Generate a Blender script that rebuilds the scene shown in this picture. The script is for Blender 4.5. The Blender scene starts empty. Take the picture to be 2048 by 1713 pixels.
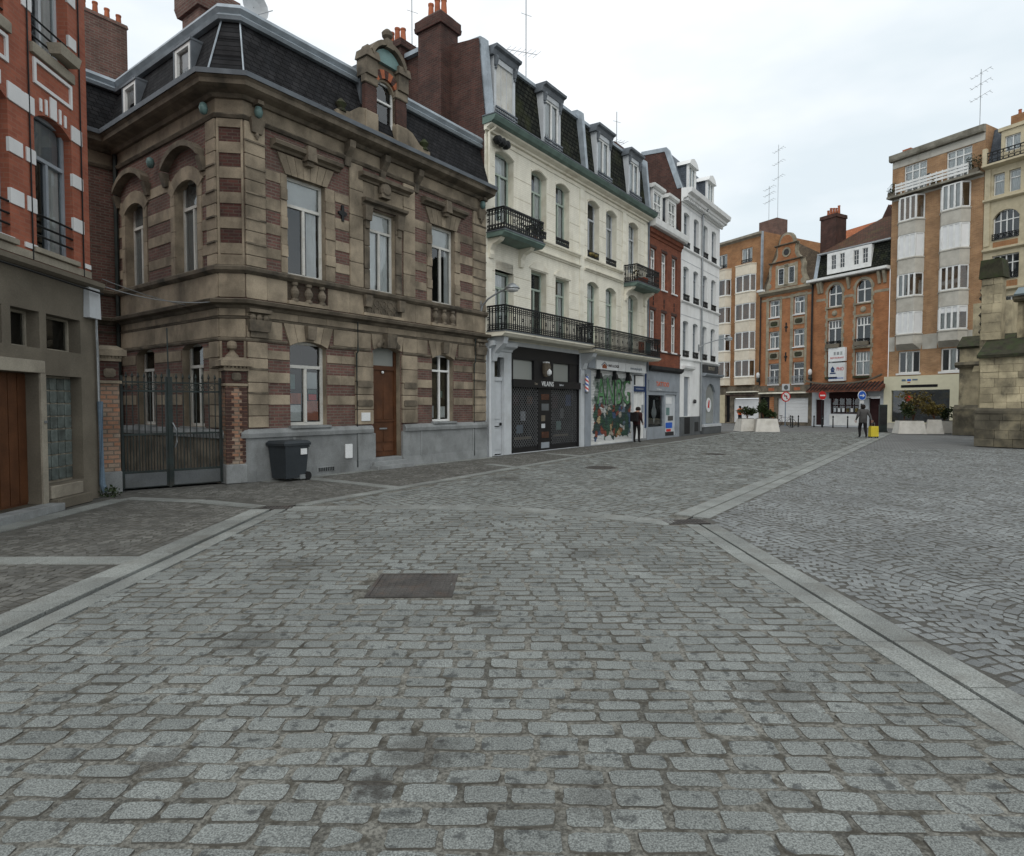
import bpy, bmesh, math, random
import numpy as np
from mathutils import Vector
R = math.radians
random.seed(7)
scene = bpy.context.scene
col = scene.collection
# ------------------------------------------------------------------ camera
cd = bpy.data.cameras.new("camera"); cam = bpy.data.objects.new("camera", cd); col.objects.link(cam)
cam.location = (0, 0, 1.7); cam.rotation_euler = (R(90 - 2.072), 0, 0)
cd.sensor_fit = 'HORIZONTAL'; cd.sensor_width = 36; cd.lens = 36 * 1230 / 2048
cd.clip_start = .05; cd.clip_end = 2000
scene.camera = cam
# ------------------------------------------------------------------ sky
world = bpy.data.worlds.new("World"); scene.world = world; world.use_nodes = True
nt = world.node_tree; nt.nodes.clear()
N = nt.nodes.new; L = nt.links.new
sky = N('ShaderNodeTexSky'); sky.sky_type = 'NISHITA'; sky.sun_disc = False
sky.sun_elevation = R(48); sky.sun_rotation = R(170); sky.air_density = 1.5; sky.dust_density = 4
sc = N('ShaderNodeMix'); sc.data_type = 'RGBA'; sc.blend_type = 'MULTIPLY'; sc.inputs[0].default_value = 1
L(sky.outputs[0], sc.inputs[6]); sc.inputs[7].default_value = (.12, .12, .12, 1)
tc = N('ShaderNodeTexCoord'); mp = N('ShaderNodeMapping'); mp.inputs['Scale'].default_value = (1, 1, 2.6); mp.inputs['Location'].default_value = (.42, .3, .15)
L(tc.outputs['Generated'], mp.inputs[0])
nz = N('ShaderNodeTexNoise'); nz.inputs['Scale'].default_value = 1.7; nz.inputs['Detail'].default_value = 5; nz.inputs['Roughness'].default_value = .5
L(mp.outputs[0], nz.inputs['Vector'])
rp = N('ShaderNodeValToRGB'); e = rp.color_ramp.elements
e[0].position = .34; e[0].color = (.70, .78, .83, 1); e[1].position = .58; e[1].color = (.98, 1.0, 1.02, 1)
L(nz.outputs[0], rp.inputs[0])
mx = N('ShaderNodeMix'); mx.data_type = 'RGBA'; mx.inputs[0].default_value = .94
L(sc.outputs[2], mx.inputs[6]); L(rp.outputs[0], mx.inputs[7])
bg = N('ShaderNodeBackground'); bg.inputs[1].default_value = 1.0; L(mx.outputs[2], bg.inputs[0])
out = N('ShaderNodeOutputWorld'); L(bg.outputs[0], out.inputs[0])
# ------------------------------------------------------------------ sun behind cloud
sd = bpy.data.lights.new("sun", 'SUN'); sd.energy = 1.0; sd.angle = R(40); sd.color = (1, .97, .92)
so = bpy.data.objects.new("sun", sd); col.objects.link(so); so.rotation_euler = (R(42), 0, R(-10))
so.location = (0, -10, 40)
vs = scene.view_settings; vs.view_transform = 'Standard'; vs.look = 'None'; vs.exposure = .22; vs.gamma = 1
try: vs.use_curve_mapping = False
except Exception: pass

# ------------------------------------------------------------------ materials
def srgb(r, g, b):
    f = lambda c: ((c / 255) / 12.92 if c <= 10 else (((c / 255) + .055) / 1.055) ** 2.4)
    return (f(r), f(g), f(b), 1)
def col4(c): return c if len(c) == 4 else (*c, 1)
class NT:
    def __init__(s, name):
        s.m = bpy.data.materials.new(name); s.m.use_nodes = True; s.t = s.m.node_tree; s.t.nodes.clear()
    def n(s, t, **k):
        o = s.t.nodes.new(t)
        for a, b in k.items(): setattr(o, a, b)
        return o
    def l(s, a, b): s.t.links.new(a, b)
    def mix(s, fac, a, b, mode='MIX'):
        o = s.n('ShaderNodeMix', data_type='RGBA', blend_type=mode)
        for i, v in ((0, fac), (6, a), (7, b)):
            if hasattr(v, 'links') or hasattr(v, 'is_output'): s.l(v, o.inputs[i])
            else: o.inputs[i].default_value = v
        return o.outputs[2]
    def math(s, op, a, b=0.):
        o = s.n('ShaderNodeMath', operation=op)
        for i, v in ((0, a), (1, b)):
            if hasattr(v, 'is_output'): s.l(v, o.inputs[i])
            else: o.inputs[i].default_value = v
        return o.outputs[0]
    def noise(s, vec, scale, detail=4, rough=.55, lo=.35, hi=.65):
        o = s.n('ShaderNodeTexNoise'); o.inputs['Scale'].default_value = scale; o.inputs['Detail'].default_value = detail; o.inputs['Roughness'].default_value = rough
        s.l(vec, o.inputs['Vector'])
        m = s.n('ShaderNodeMapRange'); m.inputs[1].default_value = lo; m.inputs[2].default_value = hi; m.clamp = True
        s.l(o.outputs[0], m.inputs[0]); return m.outputs[0]
def mat(name, c, rough=.85, var=.25, scale=2.5, fine=.18, fscale=45., dirt=None, damt=.5, dscale=1.3, streak=1., bump=.25, bscale=60., brick=None, rand=.1, metal=0, spec=.25, attr=False, moss=None, bxy=False, sharp=None, flo=.3, spots=()):
    """stone / plaster / brick / metal surface: base colour, slow variation, fine grain, stains, relief"""
    q = NT(name); c = col4(c)
    g = q.n('ShaderNodeNewGeometry'); pos = g.outputs['Position']
    mpn = q.n('ShaderNodeMapping'); mpn.inputs['Scale'].default_value = (1, 1, streak); q.l(pos, mpn.inputs[0]); spos = mpn.outputs[0]
    color = c; h = None
    if brick:
        c1, c2, mo, bw, rh, ms = brick
        t = q.n('ShaderNodeTexCoord'); sx = q.n('ShaderNodeSeparateXYZ'); q.l(t.outputs['Object'], sx.inputs[0])
        cb = q.n('ShaderNodeCombineXYZ'); q.l(sx.outputs[0] if bxy else q.math('ADD', sx.outputs[0], sx.outputs[1]), cb.inputs[0]); q.l(sx.outputs[1 if bxy else 2], cb.inputs[1])
        b = q.n('ShaderNodeTexBrick'); q.l(cb.outputs[0], b.inputs['Vector'])
        b.inputs['Scale'].default_value = 1; b.inputs['Brick Width'].default_value = bw; b.inputs['Row Height'].default_value = rh
        b.inputs['Mortar Size'].default_value = ms; b.inputs['Mortar Smooth'].default_value = .3; b.inputs['Bias'].default_value = 0
        b.inputs['Color1'].default_value = col4(c1); b.inputs['Color2'].default_value = col4(c2); b.inputs['Mortar'].default_value = col4(mo)
        color = b.outputs['Color']; h = b.outputs['Fac']
    dk = tuple(x * (1 - var) for x in c[:3]) + (1,); 
    v = q.noise(pos, scale)
    if h is None: color = q.mix(v, dk, c)
    else: color = q.mix(1., color, q.mix(v, (1 - var,) * 3 + (1,), (1, 1, 1, 1)), 'MULTIPLY')
    f = q.noise(pos, fscale, 3, .6, flo, 1 - flo)
    color = q.mix(1., color, q.mix(f, (1 - fine,) * 3 + (1,), (1 + fine * .4,) * 3 + (1,)), 'MULTIPLY')
    if dirt:
        d = q.noise(spos, dscale, 6, .62, *((.5, .72) if sharp is None else sharp))
        color = q.mix(q.math('MULTIPLY', d, damt), color, col4(dirt))
    for (sx_, sy_, sr_, sa_) in spots:
        vm = q.n('ShaderNodeVectorMath', operation='DISTANCE'); q.l(pos, vm.inputs[0]); vm.inputs[1].default_value = (sx_, sy_, 0)
        nn = q.n('ShaderNodeTexNoise'); nn.inputs['Scale'].default_value = 20; nn.inputs['Detail'].default_value = 6; q.l(pos, nn.inputs['Vector'])
        mr_ = q.n('ShaderNodeMapRange'); mr_.inputs[1].default_value = sr_ * 1.15; mr_.inputs[2].default_value = sr_ * .55; mr_.inputs[4].default_value = sa_; q.l(q.math('ADD', vm.outputs['Value'], q.math('MULTIPLY', q.math('SUBTRACT', nn.outputs[0], .5), sr_ * 2.2)), mr_.inputs[0])
        color = q.mix(mr_.outputs[0], color, (.035, .031, .027, 1))
    if moss:
        d = q.noise(pos, 2.2, 5, .65, .47, .6); color = q.mix(d, color, col4(moss))
    if rand:
        oi = q.n('ShaderNodeObjectInfo'); r = oi.outputs['Random']
        if attr:
            at = q.n('ShaderNodeAttribute'); at.attribute_name = 'rnd'; r = q.math('FRACT', q.math('ADD', r, at.outputs['Fac']))
        m = q.n('ShaderNodeMapRange'); m.inputs[3].default_value = 1 - rand; m.inputs[4].default_value = 1 + rand; q.l(r, m.inputs[0])
        cbx = q.n('ShaderNodeCombineColor'); [q.l(m.outputs[0], cbx.inputs[i]) for i in range(3)]
        color = q.mix(1., color, cbx.outputs[0], 'MULTIPLY')
    p = q.n('ShaderNodeBsdfPrincipled'); q.l(color, p.inputs['Base Color']) if hasattr(color, 'is_output') else None
    p.inputs['Roughness'].default_value = rough; p.inputs['Metallic'].default_value = metal; p.inputs['Specular IOR Level'].default_value = spec
    if bump:
        bn = q.n('ShaderNodeTexNoise'); bn.inputs['Scale'].default_value = bscale; bn.inputs['Detail'].default_value = 4; q.l(pos, bn.inputs['Vector'])
        hh = bn.outputs[0]
        if h is not None: hh = q.math('SUBTRACT', q.math('MULTIPLY', hh, .35), h)
        bp = q.n('ShaderNodeBump'); bp.inputs['Strength'].default_value = bump; bp.inputs['Distance'].default_value = .012; q.l(hh, bp.inputs['Height']); q.l(bp.outputs[0], p.inputs['Normal'])
    o = q.n('ShaderNodeOutputMaterial'); q.l(p.outputs[0], o.inputs[0])
    return q.m
def glass(name, tint=.75, ior=1.5, rough=.02, milk=0, mc=(.5, .55, .55)):
    q = NT(name)
    t = q.n('ShaderNodeBsdfTransparent'); t.inputs[0].default_value = (tint, tint * 1.02, tint, 1)
    g = q.n('ShaderNodeBsdfGlossy'); g.inputs['Roughness'].default_value = rough; g.inputs[0].default_value = (.9, .94, .96, 1)
    ge = q.n('ShaderNodeNewGeometry')
    nz_ = q.n('ShaderNodeTexNoise'); nz_.inputs['Scale'].default_value = 1.6; q.l(ge.outputs['Position'], nz_.inputs['Vector'])
    bp = q.n('ShaderNodeBump'); bp.inputs['Strength'].default_value = .02; bp.inputs['Distance'].default_value = .1; q.l(nz_.outputs[0], bp.inputs['Height']); q.l(bp.outputs[0], g.inputs['Normal'])
    f = q.n('ShaderNodeFresnel'); f.inputs[0].default_value = ior
    base = t.outputs[0]
    if milk:
        d = q.n('ShaderNodeBsdfDiffuse'); d.inputs[0].default_value = (*mc, 1)
        m0 = q.n('ShaderNodeMixShader'); m0.inputs[0].default_value = milk; q.l(t.outputs[0], m0.inputs[1]); q.l(d.outputs[0], m0.inputs[2]); base = m0.outputs[0]
    m = q.n('ShaderNodeMixShader'); q.l(f.outputs[0], m.inputs[0]); q.l(base, m.inputs[1]); q.l(g.outputs[0], m.inputs[2])
    o = q.n('ShaderNodeOutputMaterial'); q.l(m.outputs[0], o.inputs[0]); return q.m
M = {}
BR = lambda c1, c2, mo, w=.22, h=.072, m=.012: (c1, c2, mo, w, h, m)
STAIN = (.055, .047, .036)
M['stone'] = mat('tan_limestone', (.335, .28, .205), var=.45, scale=1.9, dirt=STAIN, damt=.75, dscale=1.1, streak=.45, rand=.16)
M['stone_d'] = mat('weathered_limestone', (.19, .16, .12), var=.5, scale=2.2, dirt=(.025, .024, .021), damt=.85, dscale=1.6, rand=.15)
M['brickp'] = mat('purple_brick', (.2, .11, .085), var=.3, brick=BR((.19, .095, .078), (.12, .065, .056), (.175, .147, .12)), dirt=STAIN, damt=.45, streak=.5, rand=.06)
M['brickd'] = mat('dark_red_brick', (.12, .05, .04), var=.35, brick=BR((.105, .042, .033), (.065, .03, .026), (.095, .07, .056)), dirt=(.03, .022, .02), damt=.5, rand=.04)
M['bluestone'] = mat('blue_limestone', (.27, .285, .285), var=.3, scale=2, dirt=(.09, .09, .085), damt=.6, dscale=1.7, streak=.5, rand=.1)
M['slate'] = mat('slate', (.03, .032, .036), var=.5, scale=2.5, brick=((.019, .020, .022), (.032, .032, .034), (.008, .008, .009), .2, .12, .012), rough=.85, spec=.12, rand=0, bump=.5)
M['slatem'] = mat('mossy_slate', (.035, .037, .036), var=.5, scale=3, brick=((.020, .024, .020), (.042, .044, .034), (.006, .007, .006), .24, .17, .03), rough=.9, spec=.1, moss=None, rand=0, bump=.5, dirt=(.045, .052, .022), damt=.6)
M['zinc'] = mat('zinc', (.36, .41, .45), var=.3, rough=.5, metal=.35, fine=.08, dirt=(.18, .2, .21), damt=.5, rand=.05, bump=.05)
M['zincd'] = mat('dark_zinc', (.16, .18, .20), var=.3, rough=.5, metal=.3, fine=.1, rand=.05, bump=.05)
M['white'] = mat('white_paint', (.72, .73, .71), var=.12, rough=.5, fine=.06, rand=.04, bump=.03, dirt=(.42, .4, .36), damt=.35)
M['whitew'] = mat('worn_white_paint', (.60, .60, .56), var=.25, rough=.6, fine=.15, rand=.05, bump=.05, dirt=(.3, .26, .2), damt=.6, dscale=5)
M['cream'] = mat('cream_painted_brick', (.76, .735, .63), var=.10, fine=.06, rough=.7, brick=BR((.77, .745, .64), (.74, .715, .61), (.69, .66, .55)), dirt=(.40, .36, .27), damt=.5, dscale=1.5, streak=.14, rand=.03, bump=.12)
M['creamt'] = mat('cream_trim', (.73, .70, .59), var=.12, fine=.06, rough=.7, dirt=(.38, .32, .22), damt=.55, dscale=1.2, rand=.03, bump=.08)
M['green'] = mat('verdigris_paint', (.14, .205, .178), var=.3, fine=.1, rough=.6, dirt=(.08, .1, .09), damt=.5, rand=.04, bump=.05)
M['sage'] = mat('sage_painted_wood', (.36, .43, .37), var=.15, fine=.08, rough=.6, rand=.05, bump=.03)
M['iron'] = mat('black_iron', (.018, .02, .021), var=.3, rough=.5, rand=.1, metal=.2, bump=.05)
M['irong'] = mat('dark_green_iron', (.03, .042, .04), var=.4, rough=.55, rand=.1, metal=.2, bump=.05, dirt=(.06, .04, .03), damt=.4, dscale=6)
M['wood'] = mat('brown_door', (.105, .043, .019), var=.35, scale=3, rough=.5, fine=.2, rand=.05, bump=.1, streak=.2, dirt=(.06, .025, .012), damt=.6, dscale=6)
M['redbrick'] = mat('orange_red_brick', (.37, .12, .072), var=.22, brick=BR((.37, .122, .072), (.30, .096, .058), (.32, .14, .095), m=.009), rough=.75, fine=.08, dirt=(.16, .045, .03), damt=.35, rand=.03, bump=.15)
M['whiteq'] = mat('white_glazed_quoin', (.66, .665, .66), var=.08, fine=.05, rough=.6, rand=.05, bump=.08)
M['cement'] = mat('grey_render', (.165, .145, .112), var=.3, scale=1.2, dirt=(.09, .078, .06), damt=.7, dscale=.9, streak=.35, rand=.04, bump=.1)
M['cementl'] = mat('pale_render', (.33, .30, .24), var=.25, dirt=(.14, .12, .095), damt=.6, rand=.04, bump=.1)
M['rbrick2'] = mat('russet_brick', (.25, .08, .04), var=.3, brick=BR((.26, .08, .04), (.19, .055, .03), (.16, .075, .05)), dirt=(.08, .03, .02), damt=.4, rand=.03, bump=.2)
M['obrick'] = mat('orange_brick', (.40, .20, .08), var=.3, scale=1.2, brick=BR((.41, .195, .08), (.30, .135, .06), (.36, .24, .14)), dirt=(.2, .08, .03), damt=.35, rand=.03, bump=.2)
M['obrick2'] = mat('bright_orange_brick', (.43, .18, .075), var=.3, scale=1.2, brick=BR((.44, .175, .07), (.32, .12, .05), (.38, .22, .12)), dirt=(.2, .07, .025), damt=.35, rand=.03, bump=.2)
M['ybrick'] = mat('ochre_brick', (.41, .24, .12), var=.28, scale=1.2, brick=BR((.42, .24, .115), (.31, .165, .08), (.39, .285, .19)), dirt=(.2, .1, .045), damt=.35, rand=.03, bump=.2)
M['gstone'] = mat('grey_carved_stone', (.33, .295, .22), var=.3, dirt=(.12, .11, .085), damt=.5, rand=.08)
M['bay'] = mat('cream_bay_render', (.66, .60, .49), var=.1, fine=.05, dirt=(.42, .36, .28), damt=.4, rand=.04, bump=.05)
M['bayg'] = mat('grey_bay_render', (.47, .45, .395), var=.15, fine=.06, dirt=(.24, .22, .18), damt=.6, dscale=.9, rand=.04, bump=.05)
M['fstone'] = mat('pale_french_stone', (.54, .475, .33), var=.15, dirt=(.22, .19, .13), damt=.5, rand=.06)
M['tile'] = mat('brown_roof_tile', (.13, .06, .036), var=.4, brick=((.14, .06, .035), (.09, .045, .03), (.05, .03, .02), .2, .16, .02), rough=.85, rand=0, moss=None, dirt=(.08, .08, .03), damt=.45, bump=.5)
M['tileo'] = mat('orange_roof_tile', (.45, .16, .07), var=.25, brick=((.46, .16, .07), (.37, .12, .05), (.22, .08, .04), .2, .16, .015), rand=0, bump=.4)
M['tilesc'] = mat('brown_scale_tile', (.16, .125, .085), var=.35, brick=((.17, .13, .09), (.12, .095, .07), (.07, .055, .04), .18, .14, .015), rand=0, bump=.4)
M['church'] = mat('yellow_church_stone', (.52, .45, .30), var=.45, scale=1.4, dirt=(.07, .064, .05), damt=.9, dscale=1.3, streak=.7, rand=.2, bump=.35)
M['churchd'] = mat('blackened_church_stone', (.15, .135, .10), var=.5, scale=1.5, dirt=(.36, .31, .20), damt=.6, dscale=1.1, rand=.3, bump=.4)
M['moss'] = mat('mossy_stone', (.05, .048, .03), var=.5, scale=4, moss=(.035, .045, .018), rand=.1, bump=.6, bscale=25)
M['lead'] = mat('lead_flashing', (.2, .25, .27), var=.25, rough=.6, rand=.03, bump=.08)
SPOTS = [(-.61, 2.69, .10, .75), (-.45, 2.95, .20, .45), (-.26, 5.06, .15, .6), (.35, 2.6, .14, .4), (-1.9, 4.4, .26, .4), (1.6, 3.6, .26, .35), (-2.4, 6.6, .32, .4), (-.2, 14.2, .45, .5), (.9, 7.0, .3, .35), (-1.7, 2.9, .12, .5)]
M['granite'] = mat('grey_granite_sett', (.25, .268, .256), spots=SPOTS, var=.25, scale=.9, fine=.5, fscale=130., flo=.38, dirt=(.055, .058, .058), damt=.75, dscale=9., sharp=(.565, .64), rand=.12, attr=True, rough=.8, spec=.15, bump=.9, bscale=80)
M['settedge'] = mat('gap_shade_sett_edge', (.115, .11, .096), var=.4, scale=3, rand=0, bump=0, spec=.1)  # side faces coloured dark to stand in for the shaded gap round each sett
M['granited'] = mat('dark_sett', (.155, .155, .142), var=.3, scale=1.2, fine=.35, fscale=140., dirt=(.05, .046, .04), damt=.6, dscale=2.5, rand=.3, attr=True, rough=.75, bump=.5, bscale=110)
M['granitep'] = mat('plaza_sett', (.228, .244, .242), var=.25, scale=.5, fine=.4, fscale=130., flo=.38, dirt=(.11, .112, .112), damt=.5, dscale=1.1, rand=.16, attr=True, rough=.72, bump=.5, bscale=110)
M['slab'] = mat('pale_granite_slab', (.272, .288, .272), var=.3, scale=1.5, fine=.45, fscale=110., flo=.38, dirt=(.12, .115, .10), damt=.65, dscale=2.2, rand=.12, rough=.75, bump=.3, bscale=110)
M['joint'] = mat('sandy_joint', spots=SPOTS, c=(.215, .212, .186), var=.5, scale=2.2, fine=.5, fscale=60., flo=.38, dirt=(.05, .045, .034), damt=.8, dscale=9, sharp=(.52, .62), rand=0, bump=.8, bscale=90)
M['jointd'] = mat('dark_joint', (.13, .128, .115), var=.4, scale=6, fine=.4, fscale=70., dirt=(.04, .036, .03), damt=.7, dscale=3, rand=0, bump=.8, bscale=90)
M['farpav'] = mat('distant_setts', (.2, .21, .21), var=.25, scale=.6, brick=((.20, .212, .212), (.155, .165, .168), (.11, .105, .095), .14, .12, .016), dirt=(.10, .10, .098), damt=.5, dscale=.5, rand=0, bump=.4, bxy=True)
M['iron_r'] = mat('rusty_cast_iron', (.085, .08, .075), var=.4, scale=4, dirt=(.10, .065, .045), damt=.5, dscale=5, rough=.6, rand=0, bump=.3)
M['plastic'] = mat('dark_grey_plastic', (.035, .042, .048), var=.15, rough=.5, rand=.03, bump=.05)
M['black'] = mat('black_paint', (.014, .014, .015), var=.2, rough=.45, rand=.05, bump=.03)
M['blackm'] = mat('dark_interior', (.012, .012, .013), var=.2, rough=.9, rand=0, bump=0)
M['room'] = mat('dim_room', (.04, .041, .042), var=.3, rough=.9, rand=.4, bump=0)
M['curtain'] = mat('net_curtain', (.76, .78, .79), var=.15, rough=.95, fine=.05, rand=.15, bump=.05)
M['greyp'] = mat('grey_shopfront_paint', (.27, .30, .33), var=.15, rough=.5, fine=.06, dirt=(.16, .17, .18), damt=.4, rand=.04, bump=.04)
M['lgrey'] = mat('pale_grey_paint', (.50, .53, .55), var=.12, rough=.5, fine=.05, dirt=(.3, .3, .29), damt=.4, rand=.04, bump=.04)
M['concrete'] = mat('white_concrete', (.60, .58, .53), var=.15, fine=.1, dirt=(.3, .28, .23), damt=.5, dscale=2, rand=.05, bump=.15)
M['terra'] = mat('terracotta', (.42, .14, .07), var=.25, rand=.2, bump=.1, dirt=(.1, .05, .03), damt=.6, dscale=3)
M['steel'] = mat('grey_steel', (.30, .32, .33), var=.15, rough=.4, metal=.6, rand=.05, bump=0)
M['pipe_b'] = mat('blue_grey_pipe', (.12, .17, .22), var=.2, rough=.5, rand=.03, bump=.02)
M['yellow'] = mat('yellow_shell', (.66, .53, .05), var=.1, rough=.35, fine=.04, rand=0, bump=.02)
M['red'] = mat('red_sign', (.55, .03, .03), var=.1, rough=.4, rand=0, bump=0)
M['blue'] = mat('blue_sign', (.02, .11, .5), var=.1, rough=.4, rand=0, bump=0)
M['navy'] = mat('navy_sign', (.015, .04, .12), var=.1, rough=.4, rand=0, bump=0)
M['orange'] = mat('orange_cloth', (.75, .13, .03), var=.2, rough=.9, rand=0, bump=.1)
M['cloth_k'] = mat('black_cloth', (.016, .014, .015), var=.3, rough=.95, rand=0, bump=.1)
M['cloth_m'] = mat('maroon_cloth', (.035, .014, .014), var=.3, rough=.95, rand=0, bump=.1)
M['cloth_g'] = mat('grey_cloth', (.085, .082, .08), var=.3, rough=.95, rand=0, bump=.1)
M['jeans'] = mat('dark_jeans', (.018, .02, .028), var=.3, rough=.95, rand=0, bump=.1)
M['skin'] = mat('skin', (.42, .24, .17), var=.1, rough=.6, rand=0, bump=0)
M['hair'] = mat('dark_hair', (.02, .014, .011), var=.3, rough=.8, rand=0, bump=.2)
M['leaf'] = mat('dark_leaf', (.035, .055, .018), var=.5, scale=6, rough=.6, rand=.3, attr=True, bump=0)
M['leafy'] = mat('yellowing_leaf', (.15, .115, .03), var=.5, scale=4, rough=.6, rand=.35, attr=True, bump=0)
M['bronze'] = mat('blue_green_glaze', (.14, .235, .225), var=.3, rough=.35, fine=.15, rand=.1, bump=.1)
M['paper'] = mat('white_paper', (.68, .70, .70), var=.08, rough=.7, rand=.1, bump=0)
M['glassblock'] = mat('glass_block', (.13, .155, .145), var=.4, scale=7, rough=.15, spec=.6, rand=.3, bump=.3, bscale=18)
M['glass'] = glass('window_glass', .97, 1.8)
M['glasslow'] = glass('shaded_shop_glass', .9, 1.25)
M['glassd'] = glass('dusty_glass', .9, 1.6, .06, .25, (.40, .44, .44))
M['frost'] = glass('frosted_glass', .6, 1.5, .12, .75, (.34, .36, .34))

M['whitewall'] = mat('white_wall_paint', (.74, .75, .74), var=.08, fine=.05, rough=.7, dirt=(.45, .44, .41), damt=.42, dscale=1.5, streak=.14, rand=.03, bump=.06)
M['slateb'] = mat('blue_slate', (.09, .11, .135), var=.35, brick=((.09, .11, .135), (.12, .14, .165), (.05, .06, .07), .2, .12, .01), rough=.55, rand=0, bump=.25)
M['greyd'] = mat('dark_grey_paint', (.11, .12, .125), var=.25, rough=.6, dirt=(.07, .07, .06), damt=.5, rand=.05, bump=.05)
M['sprayg'] = mat('green_spray_paint', (.13, .30, .14), var=.5, scale=3.2, fine=.1, rand=.2, bump=0)
M['scored'] = mat('joint_in_cream_paint', (.44, .39, .28), var=.2, rand=.2, bump=0)
M['steel2'] = mat('galvanised_lattice', (.15, .155, .16), var=.3, rough=.5, metal=.2, rand=0, bump=0)
M['frost2'] = mat('milky_lamp_bowl', (.62, .64, .64), var=.05, rough=.3, rand=0, bump=0)
def stripes():
    q = NT('barber_stripes'); t = q.n('ShaderNodeTexCoord'); s_ = q.n('ShaderNodeSeparateXYZ'); q.l(t.outputs['Object'], s_.inputs[0])
    at = q.math('ARCTAN2', s_.outputs[1], s_.outputs[0]); v = q.math('FRACT', q.math('ADD', q.math('MULTIPLY', s_.outputs[2], 3.2), q.math('MULTIPLY', at, .1592)))
    r = q.n('ShaderNodeValToRGB'); r.color_ramp.interpolation = 'CONSTANT'; e = r.color_ramp.elements; e[0].color = (.6, .05, .04, 1); e[1].position = .25; e[1].color = (.75, .75, .75, 1)
    for p, c in ((.5, (.03, .1, .4, 1)), (.75, (.75, .75, .75, 1))): k = e.new(p); k.color = c
    q.l(v, r.inputs[0]); p = q.n('ShaderNodeBsdfPrincipled'); q.l(r.outputs[0], p.inputs['Base Color']); p.inputs['Roughness'].default_value = .3; o = q.n('ShaderNodeOutputMaterial'); q.l(p.outputs[0], o.inputs[0]); return q.m
M['polestripe'] = stripes()
def graffiti():
    """spray paint over white slats: green lettering above, mixed blocks of colour below"""
    q = NT('graffiti_paint'); t = q.n('ShaderNodeTexCoord'); s_ = q.n('ShaderNodeSeparateXYZ'); q.l(t.outputs['Object'], s_.inputs[0]); X, Z = s_.outputs[0], s_.outputs[2]
    cb = q.n('ShaderNodeCombineXYZ'); q.l(X, cb.inputs[0]); q.l(Z, cb.inputs[1]); nz = q.n('ShaderNodeTexNoise'); nz.inputs['Scale'].default_value = 3; q.l(cb.outputs[0], nz.inputs['Vector'])
    vm = q.n('ShaderNodeVectorMath', operation='MULTIPLY_ADD'); q.l(nz.outputs['Color'], vm.inputs[0]); vm.inputs[1].default_value = (.35, .35, 0); q.l(cb.outputs[0], vm.inputs[2])
    v = q.n('ShaderNodeTexVoronoi'); v.inputs['Scale'].default_value = 3.6; q.l(vm.outputs[0], v.inputs['Vector'])
    se = q.n('ShaderNodeSeparateColor'); q.l(v.outputs['Color'], se.inputs[0])
    r = q.n('ShaderNodeValToRGB'); r.color_ramp.interpolation = 'CONSTANT'; e = r.color_ramp.elements; e[0].color = (.035, .09, .05, 1); e[1].position = .18; e[1].color = (.38, .30, .17, 1)
    for p, c in ((.24, (.05, .09, .17, 1)), (.31, (.22, .06, .035, 1)), (.38, (.04, .10, .07, 1)), (.54, (.36, .34, .28, 1)), (.63, (.03, .06, .055, 1)), (.77, (.26, .13, .055, 1)), (.84, (.12, .17, .22, 1)), (.90, (.50, .51, .49, 1))): k = e.new(p); k.color = c
    q.l(se.outputs[0], r.inputs[0])
    v2 = q.n('ShaderNodeTexVoronoi'); v2.feature = 'DISTANCE_TO_EDGE'; v2.inputs['Scale'].default_value = 3.6; q.l(vm.outputs[0], v2.inputs['Vector'])
    low = q.mix(q.math('LESS_THAN', v2.outputs['Distance'], .035), r.outputs[0], (.015, .02, .02, 1))
    up = q.mix(q.noise(vm.outputs[0], 2.6, 4, .6, .45, .58), (.30, .33, .31, 1), (.045, .085, .06, 1))
    n2 = q.n('ShaderNodeTexNoise'); n2.inputs['Scale'].default_value = 1.8; q.l(cb.outputs[0], n2.inputs['Vector']); nn = q.math('MULTIPLY', q.math('SUBTRACT', n2.outputs[0], .5), 1.2)
    isup = q.math('GREATER_THAN', q.math('ADD', Z, nn), 1.75); c = q.mix(isup, low, up)
    a = q.math('ADD', X, nn); inx = q.math('MULTIPLY', q.math('GREATER_THAN', a, 15.82), q.math('LESS_THAN', q.math('ADD', a, q.math('MULTIPLY', isup, .55)), 19.38)); inz = q.math('MULTIPLY', q.math('GREATER_THAN', q.math('ADD', Z, nn), .30), q.math('LESS_THAN', q.math('ADD', Z, q.math('MULTIPLY', nn, .4)), 2.98))
    c = q.mix(q.math('MULTIPLY', inx, inz), (.58, .59, .58, 1), c); p = q.n('ShaderNodeBsdfPrincipled'); q.l(c, p.inputs['Base Color']); p.inputs['Roughness'].default_value = .6; o = q.n('ShaderNodeOutputMaterial'); q.l(p.outputs[0], o.inputs[0]); return q.m
M['graffiti'] = graffiti()
M['moss2'] = mat('stained_concrete', (.26, .245, .20), var=.35, scale=2, dirt=(.07, .065, .045), damt=.8, dscale=1.5, rand=.05, bump=.2)
M['shopcream'] = mat('cream_shop_panel', (.60, .57, .42), var=.08, fine=.04, rough=.6, rand=.02, bump=.03)
M['terra2'] = mat('red_brown_canopy_tile', (.19, .065, .035), var=.4, brick=((.2, .065, .035), (.12, .045, .03), (.06, .03, .02), .25, .12, .02), rand=0, bump=.4)
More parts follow.
